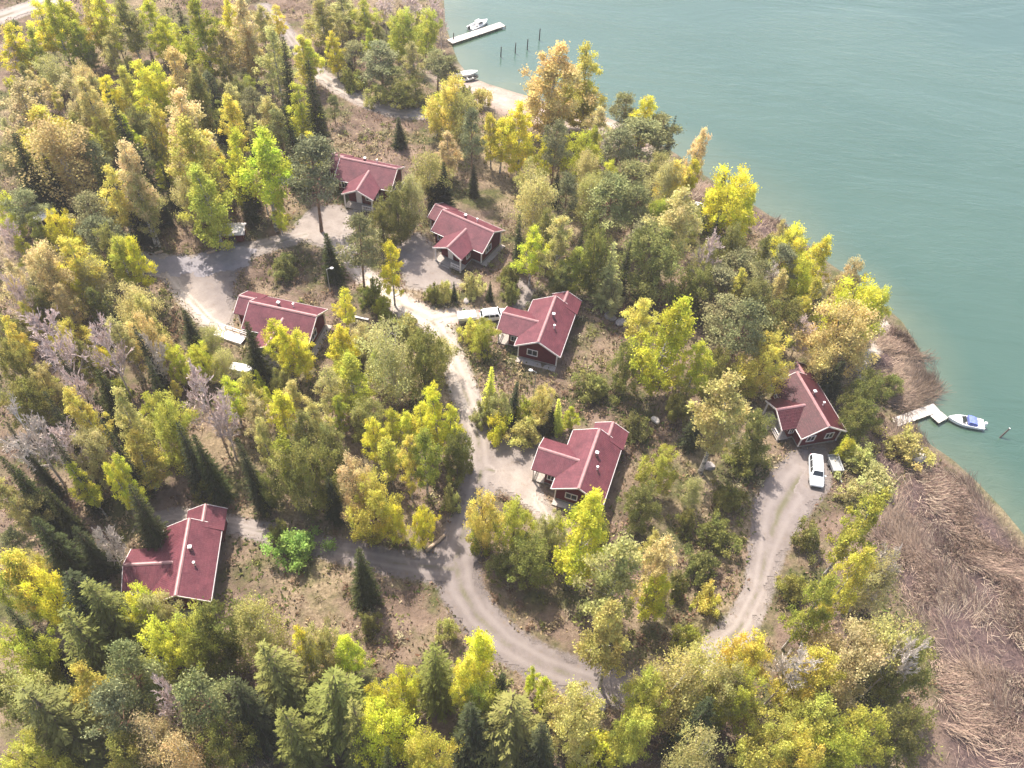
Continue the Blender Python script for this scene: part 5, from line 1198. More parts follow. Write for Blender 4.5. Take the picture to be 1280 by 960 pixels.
def rag(x, y): return (vnoise(x, y, 1.1, 21) - .5) * 1.3 + (vnoise(x, y, .45, 22) - .5) * .8
allp = np.vstack([r[0] for r in ROADS] + [y[0] for y in YARDS])
sheet('gravel_road', lambda x, y: road_field(x, y)[0] + rag(x, y), (allp[:, 0].min() - 4, allp[:, 0].max() + 4, allp[:, 1].min() - 4, allp[:, 1].max() + 4), .3, M['road'], .05)
sheet('car_park', lambda x, y: carpark_dist(x, y) + rag(x, y), (CARPARK[:, 0].min() - 2, CARPARK[:, 0].max() + 2, CARPARK[:, 1].min() - 2, CARPARK[:, 1].max() + 2), .3, M['asphalt'], .058)

# ------------------------------------------------------------------ ground plants and reeds
HOUSE_XY = [(h[0], h[1], math.radians(h[2])) for h in HOUSES]
def in_house(x, y, pad=.2):
    r = np.zeros(np.shape(x), bool)
    for hx, hy, th in HOUSE_XY:
        c, s = math.cos(th), math.sin(th)
        u = (x - hx) * c + (y - hy) * s; v = -(x - hx) * s + (y - hy) * c
        r |= ((u > .2 - pad) & (u < 11.6 + pad) & (v > -3.1 - pad) & (v < 3.1 + pad)) | ((u > 1.9 - pad) & (u < 6.9 + pad) & (v > 0) & (v < 6.2 + pad))
    return r

def quads(c, d, side, ln, wd):
    """c base point, d direction, side unit, ln length, wd width -> tapered quads"""
    a = c - side * (wd / 2)[:, None]; b = c + side * (wd / 2)[:, None]
    e = c + d * ln[:, None]
    V = np.stack([a, b, e + side * (wd * .3)[:, None], e - side * (wd * .3)[:, None]], 1).reshape(-1, 3)
    F = np.arange(len(V)).reshape(-1, 4)
    return V, F

def unit(v): return v / (np.linalg.norm(v, axis=1, keepdims=True) + 1e-9)

def build_plants():
    P = []
    for (x0, x1, y0, y1, n) in PLANT_BOXES:
        P.append(np.column_stack([rng.uniform(x0, x1, n), rng.uniform(y0, y1, n)]))
    P = np.vstack(P)
    x, y = P[:, 0], P[:, 1]
    e, _, pale = road_field(x, y)
    patchy = vnoise(x, y, 3.2, 41) * .6 + vnoise(x, y, .9, 42) * .4
    ok = (e > .1 + .9 * rng.random(len(x)) ** 2) & (carpark_dist(x, y) > .2) & (shore_dist(x, y) > .4) & ~in_house(x, y) & (sand_amount(x, y) < rng.random(len(x)) * .6) & (reed_amount(x, y) < .55)
    ok &= patchy > .30 + .25 * rng.random(len(x))
    P = P[ok]; x, y = P[:, 0], P[:, 1]; n = len(P)
    straw = np.array([.40, .30, .17]); pink = np.array([.25, .17, .125]); rust = np.array([.17, .095, .06]); olive = np.array([.11, .115, .035]); green = np.array([.10, .145, .03]); pal = np.array([.46, .38, .25])
    sp = np.stack([straw, pink, rust, olive, green, pal])
    f1 = vnoise(x, y, 9, 31); f2 = vnoise(x, y, 4, 32); f3 = vnoise(x, y, 14, 33)
    w = np.stack([np.clip(f1 * 2.2 - .7, 0, 1), np.clip(1.3 - f1 * 1.6, 0, 1), np.clip(f2 * 3 - 1.75, 0, 1) * .9, np.clip(f3 * 2.4 - .8, 0, 1), np.clip(f3 * 2.4 - 1.3, 0, 1) * .8, np.clip(f1 * 2 - 1.2, 0, 1) * .5], -1) + .04
    w = w / w.sum(1, keepdims=True)
    k = (w.cumsum(1) < rng.random(n)[:, None]).sum(1).clip(0, 5)
    col = sp[k] * (.5 + .6 * rng.random(n))[:, None]
    z = land_height(x, y) - .03
    hgt = (.18 + .35 * rng.random(n) ** 2) * np.where(k >= 3, 1.15, 1.0)
    az = rng.uniform(0, 2 * np.pi, n); el = rng.uniform(.25, 1.3, n)
    d = np.column_stack([np.cos(az) * np.cos(el), np.sin(az) * np.cos(el), np.sin(el)])
    sd = unit(np.column_stack([-np.sin(az), np.cos(az), rng.uniform(-.4, .4, n)]))
    V, F = quads(np.column_stack([x, y, z]), d, sd, hgt, hgt * rng.uniform(.25, .6, n))
    # brushwood: low twiggy clumps among the blades
    bx = np.vstack([np.column_stack([rng.uniform(a, b_, m_ // 28), rng.uniform(c, d_, m_ // 28)]) for (a, b_, c, d_, m_) in PLANT_BOXES])
    e2 = road_field(bx[:, 0], bx[:, 1])[0]
    okb = (e2 > .9) & (carpark_dist(bx[:, 0], bx[:, 1]) > .9) & (shore_dist(bx[:, 0], bx[:, 1]) > 1) & ~in_house(bx[:, 0], bx[:, 1], .8) & (sand_amount(bx[:, 0], bx[:, 1]) < .2) & (reed_amount(bx[:, 0], bx[:, 1]) < .3)
    okb &= vnoise(bx[:, 0], bx[:, 1], 7, 61) * .6 + vnoise(bx[:, 0], bx[:, 1], 2.4, 62) * .4 > .47
    bx = bx[okb]; nb_ = len(bx); per = 34
    ii = np.repeat(np.arange(nb_), per); mm = len(ii)
    bs = rng.uniform(.35, .95, nb_)
    off = rng.normal(0, 1, (mm, 3)) * (bs[ii, None] * np.array([.42, .42, .34]))
    pb = np.column_stack([bx[ii], land_height(bx[:, 0], bx[:, 1])[ii] + bs[ii] * .45]) + off
    pb[:, 2] = np.maximum(pb[:, 2], land_height(bx[:, 0], bx[:, 1])[ii] + .02)
    sp2 = np.array([[.34, .24, .16], [.22, .135, .09], [.46, .36, .21], [.20, .19, .065], [.30, .31, .09], [.50, .45, .27]])
    g1 = vnoise(bx[:, 0], bx[:, 1], 10, 63); kb = np.clip((g1 * 7 - 1 + rng.normal(0, 1.3, nb_)), 0, 5).astype(int)
    cb = (sp2[kb] * rng.uniform(.6, 1.1, nb_)[:, None])[ii] * rng.uniform(.75, 1.25, mm)[:, None]
    db = unit(rng.normal(0, 1, (mm, 3)) + np.array([0, 0, .5])); sb = unit(np.cross(db, unit(rng.normal(0, 1, (mm, 3)))))
    V2, F2 = quads(pb, db, sb, rng.uniform(.14, .42, mm), rng.uniform(.06, .18, mm))
    V, F = np.vstack([V, V2]), np.vstack([F, F2 + len(V)]); col = np.vstack([col, cb]); n = len(col)
    me = np_mesh('undergrowth', V, F, M['plants'], {'col': ('FACE', 'FLOAT_COLOR', np.column_stack([col, np.ones(n)]))})
    stuff(link('undergrowth', me))
build_plants()

def build_reeds():
    C = []
    for pg in REEDS:
        x0, y0 = pg.min(0) - 2; x1, y1 = pg.max(0) + 2
        n = int((x1 - x0) * (y1 - y0) * 2.6)
        c = np.column_stack([rng.uniform(x0, x1, n), rng.uniform(y0, y1, n)])
        c = c[reed_amount(c[:, 0], c[:, 1]) > rng.random(n) * .9 + .05]
        C.append(c)
    C = np.vstack(C); m = len(C)
    flow = vnoise(C[:, 0], C[:, 1], 7, 51) * 7 + vnoise(C[:, 0], C[:, 1], 2.6, 52) * 3.6 - .8
    dens = vnoise(C[:, 0], C[:, 1], 4.5, 53)
    per = 42
    idx = np.repeat(np.arange(m), per); n = len(idx)
    keep = rng.random(n) < np.clip(dens[idx] * 3.4 - 1.15, .05, 1); idx = idx[keep]; n = len(idx)
    b = C[idx] + rng.normal(0, .38, (n, 2))
    az = flow[idx] + rng.normal(0, .45, n); el = np.clip(rng.normal(.66, .32, n), .05, 1.45)
    ln = rng.uniform(.7, 2.1, n)
    z = np.maximum(land_height(b[:, 0], b[:, 1]), WZ - .3) - .03 + rng.random(n) * .25
    d = np.column_stack([np.cos(az) * np.cos(el), np.sin(az) * np.cos(el), np.sin(el)])
    side = unit(np.column_stack([-np.sin(az), np.cos(az), rng.uniform(-.6, .6, n)]))
    V, F = quads(np.column_stack([b, z]), d, side, ln, rng.uniform(.025, .07, n))
    pal = np.array([[.43, .325, .25], [.36, .26, .205], [.27, .185, .155], [.52, .42, .32], [.18, .12, .11]])
    f = vnoise(b[:, 0], b[:, 1], 5, 55)
    k = np.clip((f * 5.5 - .6 + rng.normal(0, .9, n)), 0, 4).astype(int)
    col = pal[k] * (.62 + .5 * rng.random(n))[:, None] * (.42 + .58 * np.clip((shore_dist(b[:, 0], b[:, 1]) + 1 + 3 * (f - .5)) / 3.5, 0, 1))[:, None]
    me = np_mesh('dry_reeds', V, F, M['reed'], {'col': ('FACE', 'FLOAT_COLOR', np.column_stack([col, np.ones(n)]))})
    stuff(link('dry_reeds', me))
build_reeds()

# ------------------------------------------------------------------ cottages
L_, W_, HE, HR = 9.5, 3.27, 2.69, 4.61
WC, WW, WP, WL = 4.38, 2.60, 3.16, 3.95
EO, EW, EH, EL = -1.30, 2.25, 3.90, 2.26
def roofz(v): return HR - (HR - HE) / W_ * abs(v)

def window(parent, c, axis, w=1.0, h=1.1, sign=1):
    """axis 'x': wall faces +-x; 'y': wall faces +-y; c centre on the wall face"""
    f = MB(); g = MB(); x, y, z = c; t = .11
    def put(mb, a0, a1, z0, z1, d0, d1):
        if axis == 'x': mb.box(min(x + sign * d0, x + sign * d1), max(x + sign * d0, x + sign * d1), y + a0, y + a1, z + z0, z + z1)
        else: mb.box(x + a0, x + a1, min(y + sign * d0, y + sign * d1), max(y + sign * d0, y + sign * d1), z + z0, z + z1)
    put(f, -w / 2 - t, -w / 2, -h / 2 - t, h / 2 + t, -.02, .07); put(f, w / 2, w / 2 + t, -h / 2 - t, h / 2 + t, -.02, .07)
    put(f, -w / 2, w / 2, h / 2, h / 2 + t, -.02, .068); put(f, -w / 2, w / 2, -h / 2 - t, -h / 2, -.02, .09)
    put(f, -.035, .035, -h / 2, h / 2, -.01, .05)
    put(g, -w / 2 + .003, w / 2 - .003, -h / 2 + .003, h / 2 - .003, -.015, .022)
    wn = f.build('window', M['trim'], parent)
    g.build('pane', M['glass'], wn)

def make_cottage(label, two_windows=False, porch_rail=True, chimney=True):
    WP = 2.0 if two_windows else 3.16
    root = thing('cottage', (0, 0, 0), 0, label, 'cottage', 'red cottages along the forest road')
    sp = (HR - HE) / W_
    # walls
    wl = MB()
    y = W_ - .5; zt = lambda v: roofz(v) - .16
    wl.prism([(-y, .25), (y, .25), (y, zt(y)), (0, zt(0)), (-y, zt(y))], 'x', .5, L_ - .45)
    sw = (WL - HE) / WW; hw = WW - .4
    wl.prism([(WC - hw, .25), (WC + hw, .25), (WC + hw, WL - sw * hw - .15), (WC, WL - .15), (WC - hw, WL - sw * hw - .15)], 'y', .6, W_ + WP - 1.75)
    se = (EH - HE) / EW; he_ = EW - .4
    wl.prism([(EO - he_, .25), (EO + he_, .25), (EO + he_, EH - se * he_ - .15), (EO, EH - .15), (EO - he_, EH - se * he_ - .15)], 'x', L_ - .9, L_ + EL - .4)
    wl.build('wall', M['wall'], root)
    fd = MB()
    fd.box(.56, L_ - .5, -y + .06, y - .06, -.9, .252); fd.box(WC - hw + .05, WC + hw - .05, y - .2, W_ + WP - 1.8, -.92, .249); fd.box(L_ - .7, L_ + EL - .46, EO - he_ + .06, EO + he_ - .06, -.91, .247)
    fd.build('foundation', M['concrete'], root)
    # roof
    r = MB(); th = .13
    r.slab((0, 0, HR), (L_, 0, HR), (L_, W_, HE), (0, W_, HE), th)
    r.slab((L_, 0, HR), (0, 0, HR), (0, -W_, HE), (L_, -W_, HE), th)
    yi = (HR - WL) / sp + .1
    yo = W_ + WP
    r.slab((WC, yi, WL), (WC, yo, WL), (WC + WW, yo, HE - .004), (WC + WW, W_ - .25, HE - .004), th, .03)
    r.slab((WC, yo, WL), (WC, yi, WL), (WC - WW, W_ - .25, HE - .004), (WC - WW, yo, HE - .004), th, .03)
    xe = L_ - .7
    r.slab((xe, EO, EH), (L_ + EL, EO, EH), (L_ + EL, EO + EW, HE - .01), (xe, EO + EW, HE - .01), th, -.03)
    r.slab((L_ + EL, EO, EH), (xe, EO, EH), (xe, EO - EW, HE - .01), (L_ + EL, EO - EW, HE - .01), th, -.03)
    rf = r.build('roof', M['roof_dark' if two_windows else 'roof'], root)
    def cap(p, q):
        m = MB(); p = Vector(p); q = Vector(q); d = (q - p).normalized(); s = Vector((-d.y, d.x, 0))
        prof = [(-.22, -.085), (-.08, .045), (.08, .045), (.22, -.085), (.2, -.12), (-.2, -.12)]
        m.loft([[c + s * a + Vector((0, 0, z + .03)) for a, z in prof] for c in (p, q)])
        m.build('ridge_cap', M['ridge'], rf)
    cap((-.03, 0, HR), (L_ + .03, 0, HR)); cap((WC, yi - .15, WL + .03), (WC, yo + .03, WL + .03)); cap((L_ - .1, EO, EH - .03), (L_ + EL + .03, EO, EH - .03))
    # white bargeboards on the gables
    def barge(p, q): m = MB(); m.bar(p, q, .05, .24); m.build('bargeboard', M['trim'], root)
    for s in (1, -1):
        barge((-.03, s * W_ * 1.005, HE - .10), (-.03, 0, HR - .09)); barge((L_ + .03, s * W_, HE - .10), (L_ + .03, s * .02, HR - .09))
        barge((WC + s * WW, yo + .03, HE - .07), (WC, yo + .03, WL - .06)); barge((L_ + EL + .03, EO + s * EW, HE - .14), (L_ + EL + .03, EO, EH - .13))
    for p, q in (((0, W_ + .06, HE - .1), (WC - WW - .1, W_ + .06, HE - .12)), ((WC + WW + .1, W_ + .06, HE - .1), (L_, W_ + .06, HE - .12)), ((0, -W_ - .06, HE - .1), (L_, -W_ - .06, HE - .12))):
        g = MB(); g.tube([p, q], .06, 6); g.build('gutter', M['gutter'], root)
    g = MB(); g.tube([(.42, -W_ - .06, HE - .14), (.42, -y - .08, HE - .5), (.42, -y - .08, .15)], .05, 6); g.build('downpipe', M['trim'], root)
    # white corner boards
    for (cx, cy) in ((.5, y), (.5, -y), (L_ + EL - .4, EO - he_), (L_ + EL - .4, EO + he_)):
        m = MB(); m.box(cx - .07, cx + .07, cy - .07, cy + .07, .2, HE - .02 if cx > 1 else zt(y) + .02); m.build('corner_board', M['trim'], root)
    # porch under the end of the wing
    yp = yo - .28
    for s in (1, -1):
        m = MB(); m.box(WC + s * (WW - .35) - .09, WC + s * (WW - .35) + .09, yp - .09, yp + .09, -.8, HE + .02); m.build('porch_post', M['trim'], root)
    m = MB()
    for k in range(10): m.box(WC - WW + .2, WC + WW - .2, W_ + WP - 1.73 + k * .16, W_ + WP - 1.73 + k * .16 + .14, .12, .2)
    m.build('porch_floor', M['old_wood'], root)
    m = MB(); m.bar((WC - WW + .4, yp, 1.0), (WC - .55, yp, 1.0), .09, .1); m.bar((WC - WW + .4, yp, .45), (WC - .55, yp, .45), .06, .09); m.bar((WC - .55, yp, -.5), (WC - .55, yp, 1.1), .1, .1)
    for k in range(5): m.bar((WC - WW + .6 + k * .3, yp, .4), (WC - WW + .6 + k * .3, yp, 1.0), .05, .05)
    m.build('porch_railing', M['trim'], root)
    m = MB()
    for k in range(3): m.box(WC - .35, WC + .95, yp + .1 + k * .28, yp + .4 + k * .28, -.35 - .17 * k, .03 - .17 * k)
    m.build('porch_step', M['old_wood'], root)
    d = MB(); yd = W_ + WP - 1.75
    d.box(WC + .05, WC + .95, yd - .02, yd + .05, .22, 2.2); dr = d.build('door', M['trim'], root)
    hd = MB(); hd.box(WC + .14, WC + .18, yd + .05, yd + .11, 1.15, 1.27); hd.build('handle', M['steel'], dr)
    # windows
    if two_windows:
        window(root, (.5, 1.35, 1.62), 'x', 1.0, 1.0, -1); window(root, (.5, -1.35, 1.62), 'x', 1.0, 1.0, -1)
    else:
        window(root, (.5, .75, 1.62), 'x', 1.35, .95, -1)
    window(root, (2.4, -y, 1.6), 'y', 1.2, 1.0, -1); window(root, (6.6, -y, 1.6), 'y', 1.2, 1.0, -1)
    window(root, (WC - hw, 3.35, 1.65), 'x', .55, .85, -1) if two_windows else window(root, (WC - hw, 3.9, 1.65), 'x', .8, .85, -1); window(root, (WC - 1.15, yd, 1.6), 'y', .9, 1.0, 1)
    window(root, (L_ + EL - .4, EO, 1.7), 'x', .9, .9, 1)
    window(root, (8.0, y, 1.6), 'y', .9, 1.0, 1)
    # terrace board along the front gable
    if not two_windows:
        m = MB(); m.box(-.45, .42, -y - .1, y + .1, -.12, .02)
        for q in (-y + .1, 0, y - .1): m.box(-.35, -.25, q - .05, q + .05, -.9, -.12)
        m.build('terrace', M['old_wood'], root)
    # chimney and vent on the slope away from the wing
    ch = MB(); ch.box(5.5, 5.84, -.86, -.52, 3.4, 4.86); ch.build('chimney', M['ridge'], rf, bevel=.02)
    if chimney:
        cc = MB(); cc.box(5.46, 5.88, -.90, -.48, 4.863, 4.92); cc.build('chimney_cap', M['white_roof'], rf, bevel=.02)
    v = MB(); v.tube([(3.9, -1.3, 3.6), (3.9, -1.3, 4.45)], .09, 8); v.tube([(3.9, -1.3, 4.45), (3.9, -1.3, 4.55)], .16, 8); v.build('vent_pipe', M['trim'], root)
    return root

for i, (hx, hy, hth, sc, two, lab) in enumerate(HOUSES):
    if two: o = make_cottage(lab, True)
    elif 'first_cottage' not in globals(): o = first_cottage = make_cottage(lab)
    else:
        o = copy_tree(first_cottage); o['label'] = lab
    c, s = math.cos(math.radians(hth)), math.sin(math.radians(hth))
    zs = [gz(hx + c * u - s * v, hy + s * u + c * v) for u, v in ((0, -3), (0, 3), (9, -3), (9, 3), (4.4, 5.5))]
    o.location = (hx, hy, float(np.mean(zs)) + .12); o.rotation_euler = (0, 0, math.radians(hth)); o.scale = (sc, sc, sc)

# ------------------------------------------------------------------ vehicles
def wheel(parent, x, y, r=.33, w=.21):
    t = MB(); s = 1 if y > 0 else -1
    ring = []
    for k in range(16):
        a = 2 * math.pi * k / 16; ring.append((math.cos(a), math.sin(a)))
    t.loft([[(x + r * f * a, y + dy, r + r * f * b) for a, b in ring] for f, dy in ((.62, -w / 2 * .9), (.93, -w / 2), (1, -w / 3), (1, w / 3), (.93, w / 2), (.62, w / 2 * .9))])
    tr = t.build('wheel', M['dark'], parent, True)
    q = MB(); q.loft([[(x + r * f * a, y + s * dy, r + r * f * b) for a, b in ring] for f, dy in ((.6, w / 2 * .7), (.58, w / 2 * 1.02), (.25, w / 2 * .85), (.1, w / 2 * 1.05))]); q.build('rim', M['rim'], tr, True)

def car_ring(x, w, z0, z1, z2, wt):
    """body section: floor z0, belt z1, top z2 (== z1 on bonnet), top width wt"""
    return [(x, -w * .92, z0), (x, -w, z0 + .18), (x, -w, (z0 + z1) / 2 + .08), (x, -w * .97, z1), (x, -wt, z2 - .05), (x, -wt * .8, z2), (x, wt * .8, z2), (x, wt, z2 - .05), (x, w * .97, z1), (x, w, (z0 + z1) / 2 + .08), (x, w, z0 + .18), (x, w * .92, z0)]

def make_car(label, loc, rz, paint, length=4.7, height=1.55, van=False, group=None):
    root = thing('parked_car', loc, rz, label, 'car', group)
    h = height; l = length; w = .9
    b = MB()
    st = [(-l / 2, .80, .38, .62, .66, .72), (-l / 2 + .08, .87, .28, .86, .95, .78), (-l / 2 + .35, .9, .22, .92, h - .1, .66), (-l / 2 + .7, .9, .2, .93, h, .66), (.1, .9, .2, .93, h + .01, .67),
          (l * .13, .9, .2, .93, h - .06, .66), (l * .235, .9, .2, .95, 1.06, .76), (l * .30, .9, .2, .9, .98, .78), (l / 2 - .25, .86, .22, .80, .86, .74), (l / 2 - .06, .8, .3, .66, .72, .66), (l / 2, .72, .4, .55, .58, .6)]
    b.loft([car_ring(*q) for q in st])
    b.build('body', paint, root, True)
    # glass
    g = MB(); e = .012
    def pane(ps): g.add(ps, [tuple(range(len(ps)))])
    x0, x1 = l * .135, l * .225
    pane([(x0 + .02, -.56, h - .06 + .03), (x0 + .02, .56, h - .03), (x1 + .02, .68, 1.12), (x1 + .02, -.68, 1.12)])
    ws = g.build('windscreen', M['glass'], root)
    g = MB(); xr = -l / 2 + .35
    pane([(xr - .03, -.55, h - .12), (-l / 2 + .10, -.66, 1.02), (-l / 2 + .10, .66, 1.02), (xr - .03, .55, h - .12)])
    g.build('rear_window', M['glass'], root)
    for s in (1, -1):
        for a0, a1 in (((-l / 2 + .45), (-l / 2 + 1.25)), ((-l / 2 + 1.33), (-.02)), (.05, l * .15)):
            g = MB()
            pane([(a0, s * .885, .99), (a1 + (.12 if a1 > .3 else 0), s * .885, .99), (a1 - (.2 if a1 > .3 else 0), s * .70, h - .13), (a0 + (.05 if a0 < -1.4 else 0), s * .70, h - .13)])
            g.build('side_window', M['glass'], root)
        hl = MB(); hl.box(l / 2 - .24, l / 2 - .08, s * .62 - .16, s * .62 + .16, .62, .76); hl.build('headlight', M['lens'], root, bevel=.04)
        tl = MB(); tl.box(-l / 2 - .01, -l / 2 + .12, s * .72 - .08, s * .72 + .08, .72, 1.0); tl.build('tail_light', M['red_lens'], root, bevel=.03)
        mr = MB(); mr.box(l * .17, l * .2, s * 1.0 - .09, s * 1.0 + .09, .98, 1.12); mr.build('mirror', paint, root, bevel=.02)
        for xx in (-l * .29, l * .30): wheel(root, xx, s * .80)
        rl = MB(); rl.bar((-l / 2 + .6, s * .58, h + .04), (.2, s * .58, h + .05), .04, .05); rl.build('roof_rail', M['steel'], root)
    bp = MB(); bp.box(l / 2 - .1, l / 2 + .05, -.62, .62, .32, .48); bp.build('bumper', M['dark'], root, bevel=.04)
    return root

cx, cy, rz = CAR_A
make_car('silver-white estate car parked at the gable of the shore cottage', (cx, cy, gz(cx, cy) + .06), rz, M['silver_paint'], 4.9, 1.6)
cx, cy, rz = CAR_B
make_car('white estate car with dark windows parked beside a cottage corner, behind a white trailer', (cx, cy, gz(cx, cy) + .06), rz, M['white_paint'], 4.1, 1.5)

def make_trailer(label, x, y, rz, covered):
    root = thing('car_trailer', (x, y, gz(x, y) + .05), rz, label, 'trailer')
    m = MB(); m.box(-1.25, 1.25, -.65, .65, .45, .52); m.build('trailer_bed', M['steel'], root)
    for (a, b_, c, d) in ((-1.25, 1.25, -.72, -.66), (-1.25, 1.25, .66, .72), (-1.31, -1.25, -.72, .72), (1.25, 1.31, -.72, .72)):
        m = MB(); m.box(a, b_, c, d, .42, .9); m.build('side_board', M['steel'], root, bevel=.01)
    if covered:
        m = MB(); m.box(-1.34, 1.34, -.76, .76, .9, 1.5)
        m.build('cover', M['tarp'], root, bevel=.12)
    m = MB(); m.tube([(1.3, .3, .45), (2.5, 0, .45)], .045); m.tube([(1.3, -.3, .45), (2.5, 0, .45)], .045); m.tube([(2.4, 0, .45), (2.85, 0, .47)], .06); m.build('tow_bar', M['steel'], root)
    m = MB(); m.tube([(2.35, .08, 0), (2.35, .08, .6)], .035); m.build('jockey_wheel', M['steel'], root)
    for s in (1, -1):
        wheel(root, -.1, s * .86, .29, .17)
        m = MB(); m.box(-.45, .25, s * .86 - .12, s * .86 + .12, .6, .64); m.build('mudguard', M['dark'], root)
        m = MB(); m.box(-1.34, -1.30, s * .55 - .1, s * .55 + .1, .46, .56); m.build('tail_light', M['red_lens'], root)
x, y, r = TRAILER_B
make_trailer('white tarpaulin-covered trailer parked by the road behind the white estate car', x, y, r, True)
x, y, r = TRAILER_A
make_trailer('empty open grey trailer with its tow bar down beside the silver estate car', x, y, r, False)

# ------------------------------------------------------------------ boats, jetties, mooring posts
def hull_mesh(l, w, h):
    """open boat: outer skin, gunwale, inner skin; bow towards +x"""
    b = MB(); n = 9; out = []; inn = []
    for i in range(n):
        t = i / (n - 1); x = -l / 2 + l * t
        hw = w / 2 * (1 - max(0, (t - .45) / .55) ** 2.2) * (.92 + .08 * min(1, t * 4)); hw = max(hw, .015)
        zg = h * (1 + .28 * t ** 2); zk = h * .02 + h * .55 * max(0, (t - .6) / .4) ** 2
        out.append([(x, -hw, zg), (x, -hw * .86, zk + (zg - zk) * .35), (x, 0, zk), (x, hw * .86, zk + (zg - zk) * .35), (x, hw, zg)])
        k = .86; xi = x * .95
        inn.append([(xi, -hw * k, zg - .005), (xi, -hw * .7, zk + (zg - zk) * .45), (xi, 0, zk + (zg - zk) * .3), (xi, hw * .7, zk + (zg - zk) * .45), (xi, hw * k, zg - .005)])
    vs = [v for r in out for v in r] + [v for r in inn for v in r]; fs = []; o = n * 5
    for i in range(n - 1):
        for k in range(4):
            fs.append((i * 5 + k, i * 5 + k + 1, i * 5 + k + 6, i * 5 + k + 5)); fs.append((o + i * 5 + k + 5, o + i * 5 + k + 6, o + i * 5 + k + 1, o + i * 5 + k))
        for k in (0, 4): fs.append((i * 5 + k, i * 5 + k + 5, o + i * 5 + k + 5, o + i * 5 + k))
    fs += [(0, 1, 2, 3, 4), (o + 4, o + 3, o + 2, o + 1, o)]
    fs += [(0, o, o + 4, 4)]
    b.add(vs, fs); return b

def make_boat(name, label, loc, rz, l=4.6, w=1.8, h=.75, hull='hull', kind='motor', rx=0):
    root = thing(name, loc, rz, label, 'boat'); root.rotation_euler = (rx, 0, rz)
    hull_mesh(l, w, h).build('hull', M[hull], root)
    if kind == 'motor':
        m = MB(); m.add([(l * .10, -w * .36, h * 1.03), (l * .36, -w * .24, h * 1.16), (l * .46, 0, h * 1.24), (l * .36, w * .24, h * 1.16), (l * .10, w * .36, h * 1.03), (l * .10, 0, h * 1.10)], [(0, 1, 2, 5), (5, 2, 3, 4)]); m.build('foredeck', M['hull'], root)
        m = MB(); m.add([(l * .09, -w * .34, h * 1.03), (l * .09, w * .34, h * 1.03), (l * .02, w * .28, h * 1.6), (l * .02, -w * .28, h * 1.6)], [(0, 1, 2, 3)]); m.build('windscreen', M['glass'], root)
        m = MB(); m.box(-l * .16, -l * .06, -w * .32, w * .32, h * .45, h * .8); m.build('seat', M['seat'], root, bevel=.04)
        m = MB(); m.loft([[(xx, -w * .40, h * 1.0), (xx, -w * .36, h * zz), (xx, w * .36, h * zz), (xx, w * .40, h * 1.0)] for xx, zz in ((-l * .30, 1.35), (-l * .2, 1.62), (-l * .04, 1.7))]); m.build('canopy', M['blue_canvas'], root)
        m = MB(); m.box(-l * .56, -l * .49, -.16, .16, h * .7, h * 1.5); m.tube([(-l * .53, 0, h * .8), (-l * .53, 0, -.15)], .07); m.build('outboard_motor', M['hull'], root, bevel=.03)
    elif kind == 'cabin':
        m = MB(); m.add([(l * .12, -w * .36, h * 1.03), (l * .36, -w * .24, h * 1.16), (l * .46, 0, h * 1.24), (l * .36, w * .24, h * 1.16), (l * .12, w * .36, h * 1.03), (l * .12, 0, h * 1.10)], [(0, 1, 2, 5), (5, 2, 3, 4)]); m.build('foredeck', M['hull'], root)
        m = MB(); m.loft([[(xx, -w * .34, h * .9), (xx, -w * .28, h * zz), (xx, w * .28, h * zz), (xx, w * .34, h * .9)] for xx, zz in ((-l * .12, 1.85), (l * .1, 1.85), (l * .2, 1.1))]); cb = m.build('cabin', M['hull'], root)
        for s in (1, -1):
            m = MB(); m.add([(-l * .1, s * w * .327, h * 1.25), (l * .1, s * w * .327, h * 1.25), (l * .1, s * w * .295, h * 1.7), (-l * .1, s * w * .295, h * 1.7)], [(0, 1, 2, 3)]); m.build('window', M['glass'], cb)
        m = MB(); m.box(-l * .4, -l * .3, -w * .32, w * .32, h * .45, h * .8); m.build('seat', M['seat'], root)
        m = MB(); m.box(-l * .56, -l * .49, -.16, .16, h * .7, h * 1.5); m.build('outboard_motor', M['dark'], root)
    else:
        for t in (-.28, 0, .24):
            m = MB(); m.box(l * t - .12, l * t + .12, -w * .4, w * .4, h * .72, h * .78); m.build('thwart', M['seat'], root)
    return root

x, y, r = BOAT_A
make_boat('motor_boat', 'white motor boat with blue canopy moored off the L-shaped jetty', (x, y, WZ - .22), r, 5.0, 1.9, .8)
x, y, r = BOAT_B
make_boat('motor_boat', 'white cabin boat moored alongside the far jetty', (x, y, WZ - .25), r, 5.6, 2.1, .9, 'hull', 'cabin')
x, y, r = BOAT_C
make_boat('rowing_boat', 'white open boat pulled up at the near end of the far bay', (x, y, max(gz(x, y), WZ) - .08), r, 4.6, 1.7, .6, 'hull', 'row')
x, y, r = BOAT_D
make_boat('rowing_boat', 'dark open boat lying beside the white one on the beach', (x, y, max(gz(x, y), WZ) - .05), r, 4.6, 1.5, .55, 'hull_dark', 'row')
x, y, r = BOAT_E
make_boat('rowing_boat', 'upturned white boat lying on grass beside the cottage ramp', (x, y, gz(x, y) + .62), r, 3.4, 1.5, .5, 'hull', 'row', math.pi)
x, y, r = BOAT_F
make_boat('rowing_boat', 'small dark and white boat on the reedy shore between two yellow trees', (x, y, max(gz(x, y), WZ) + .02), r, 3.4, 1.3, .5, 'hull', 'row')

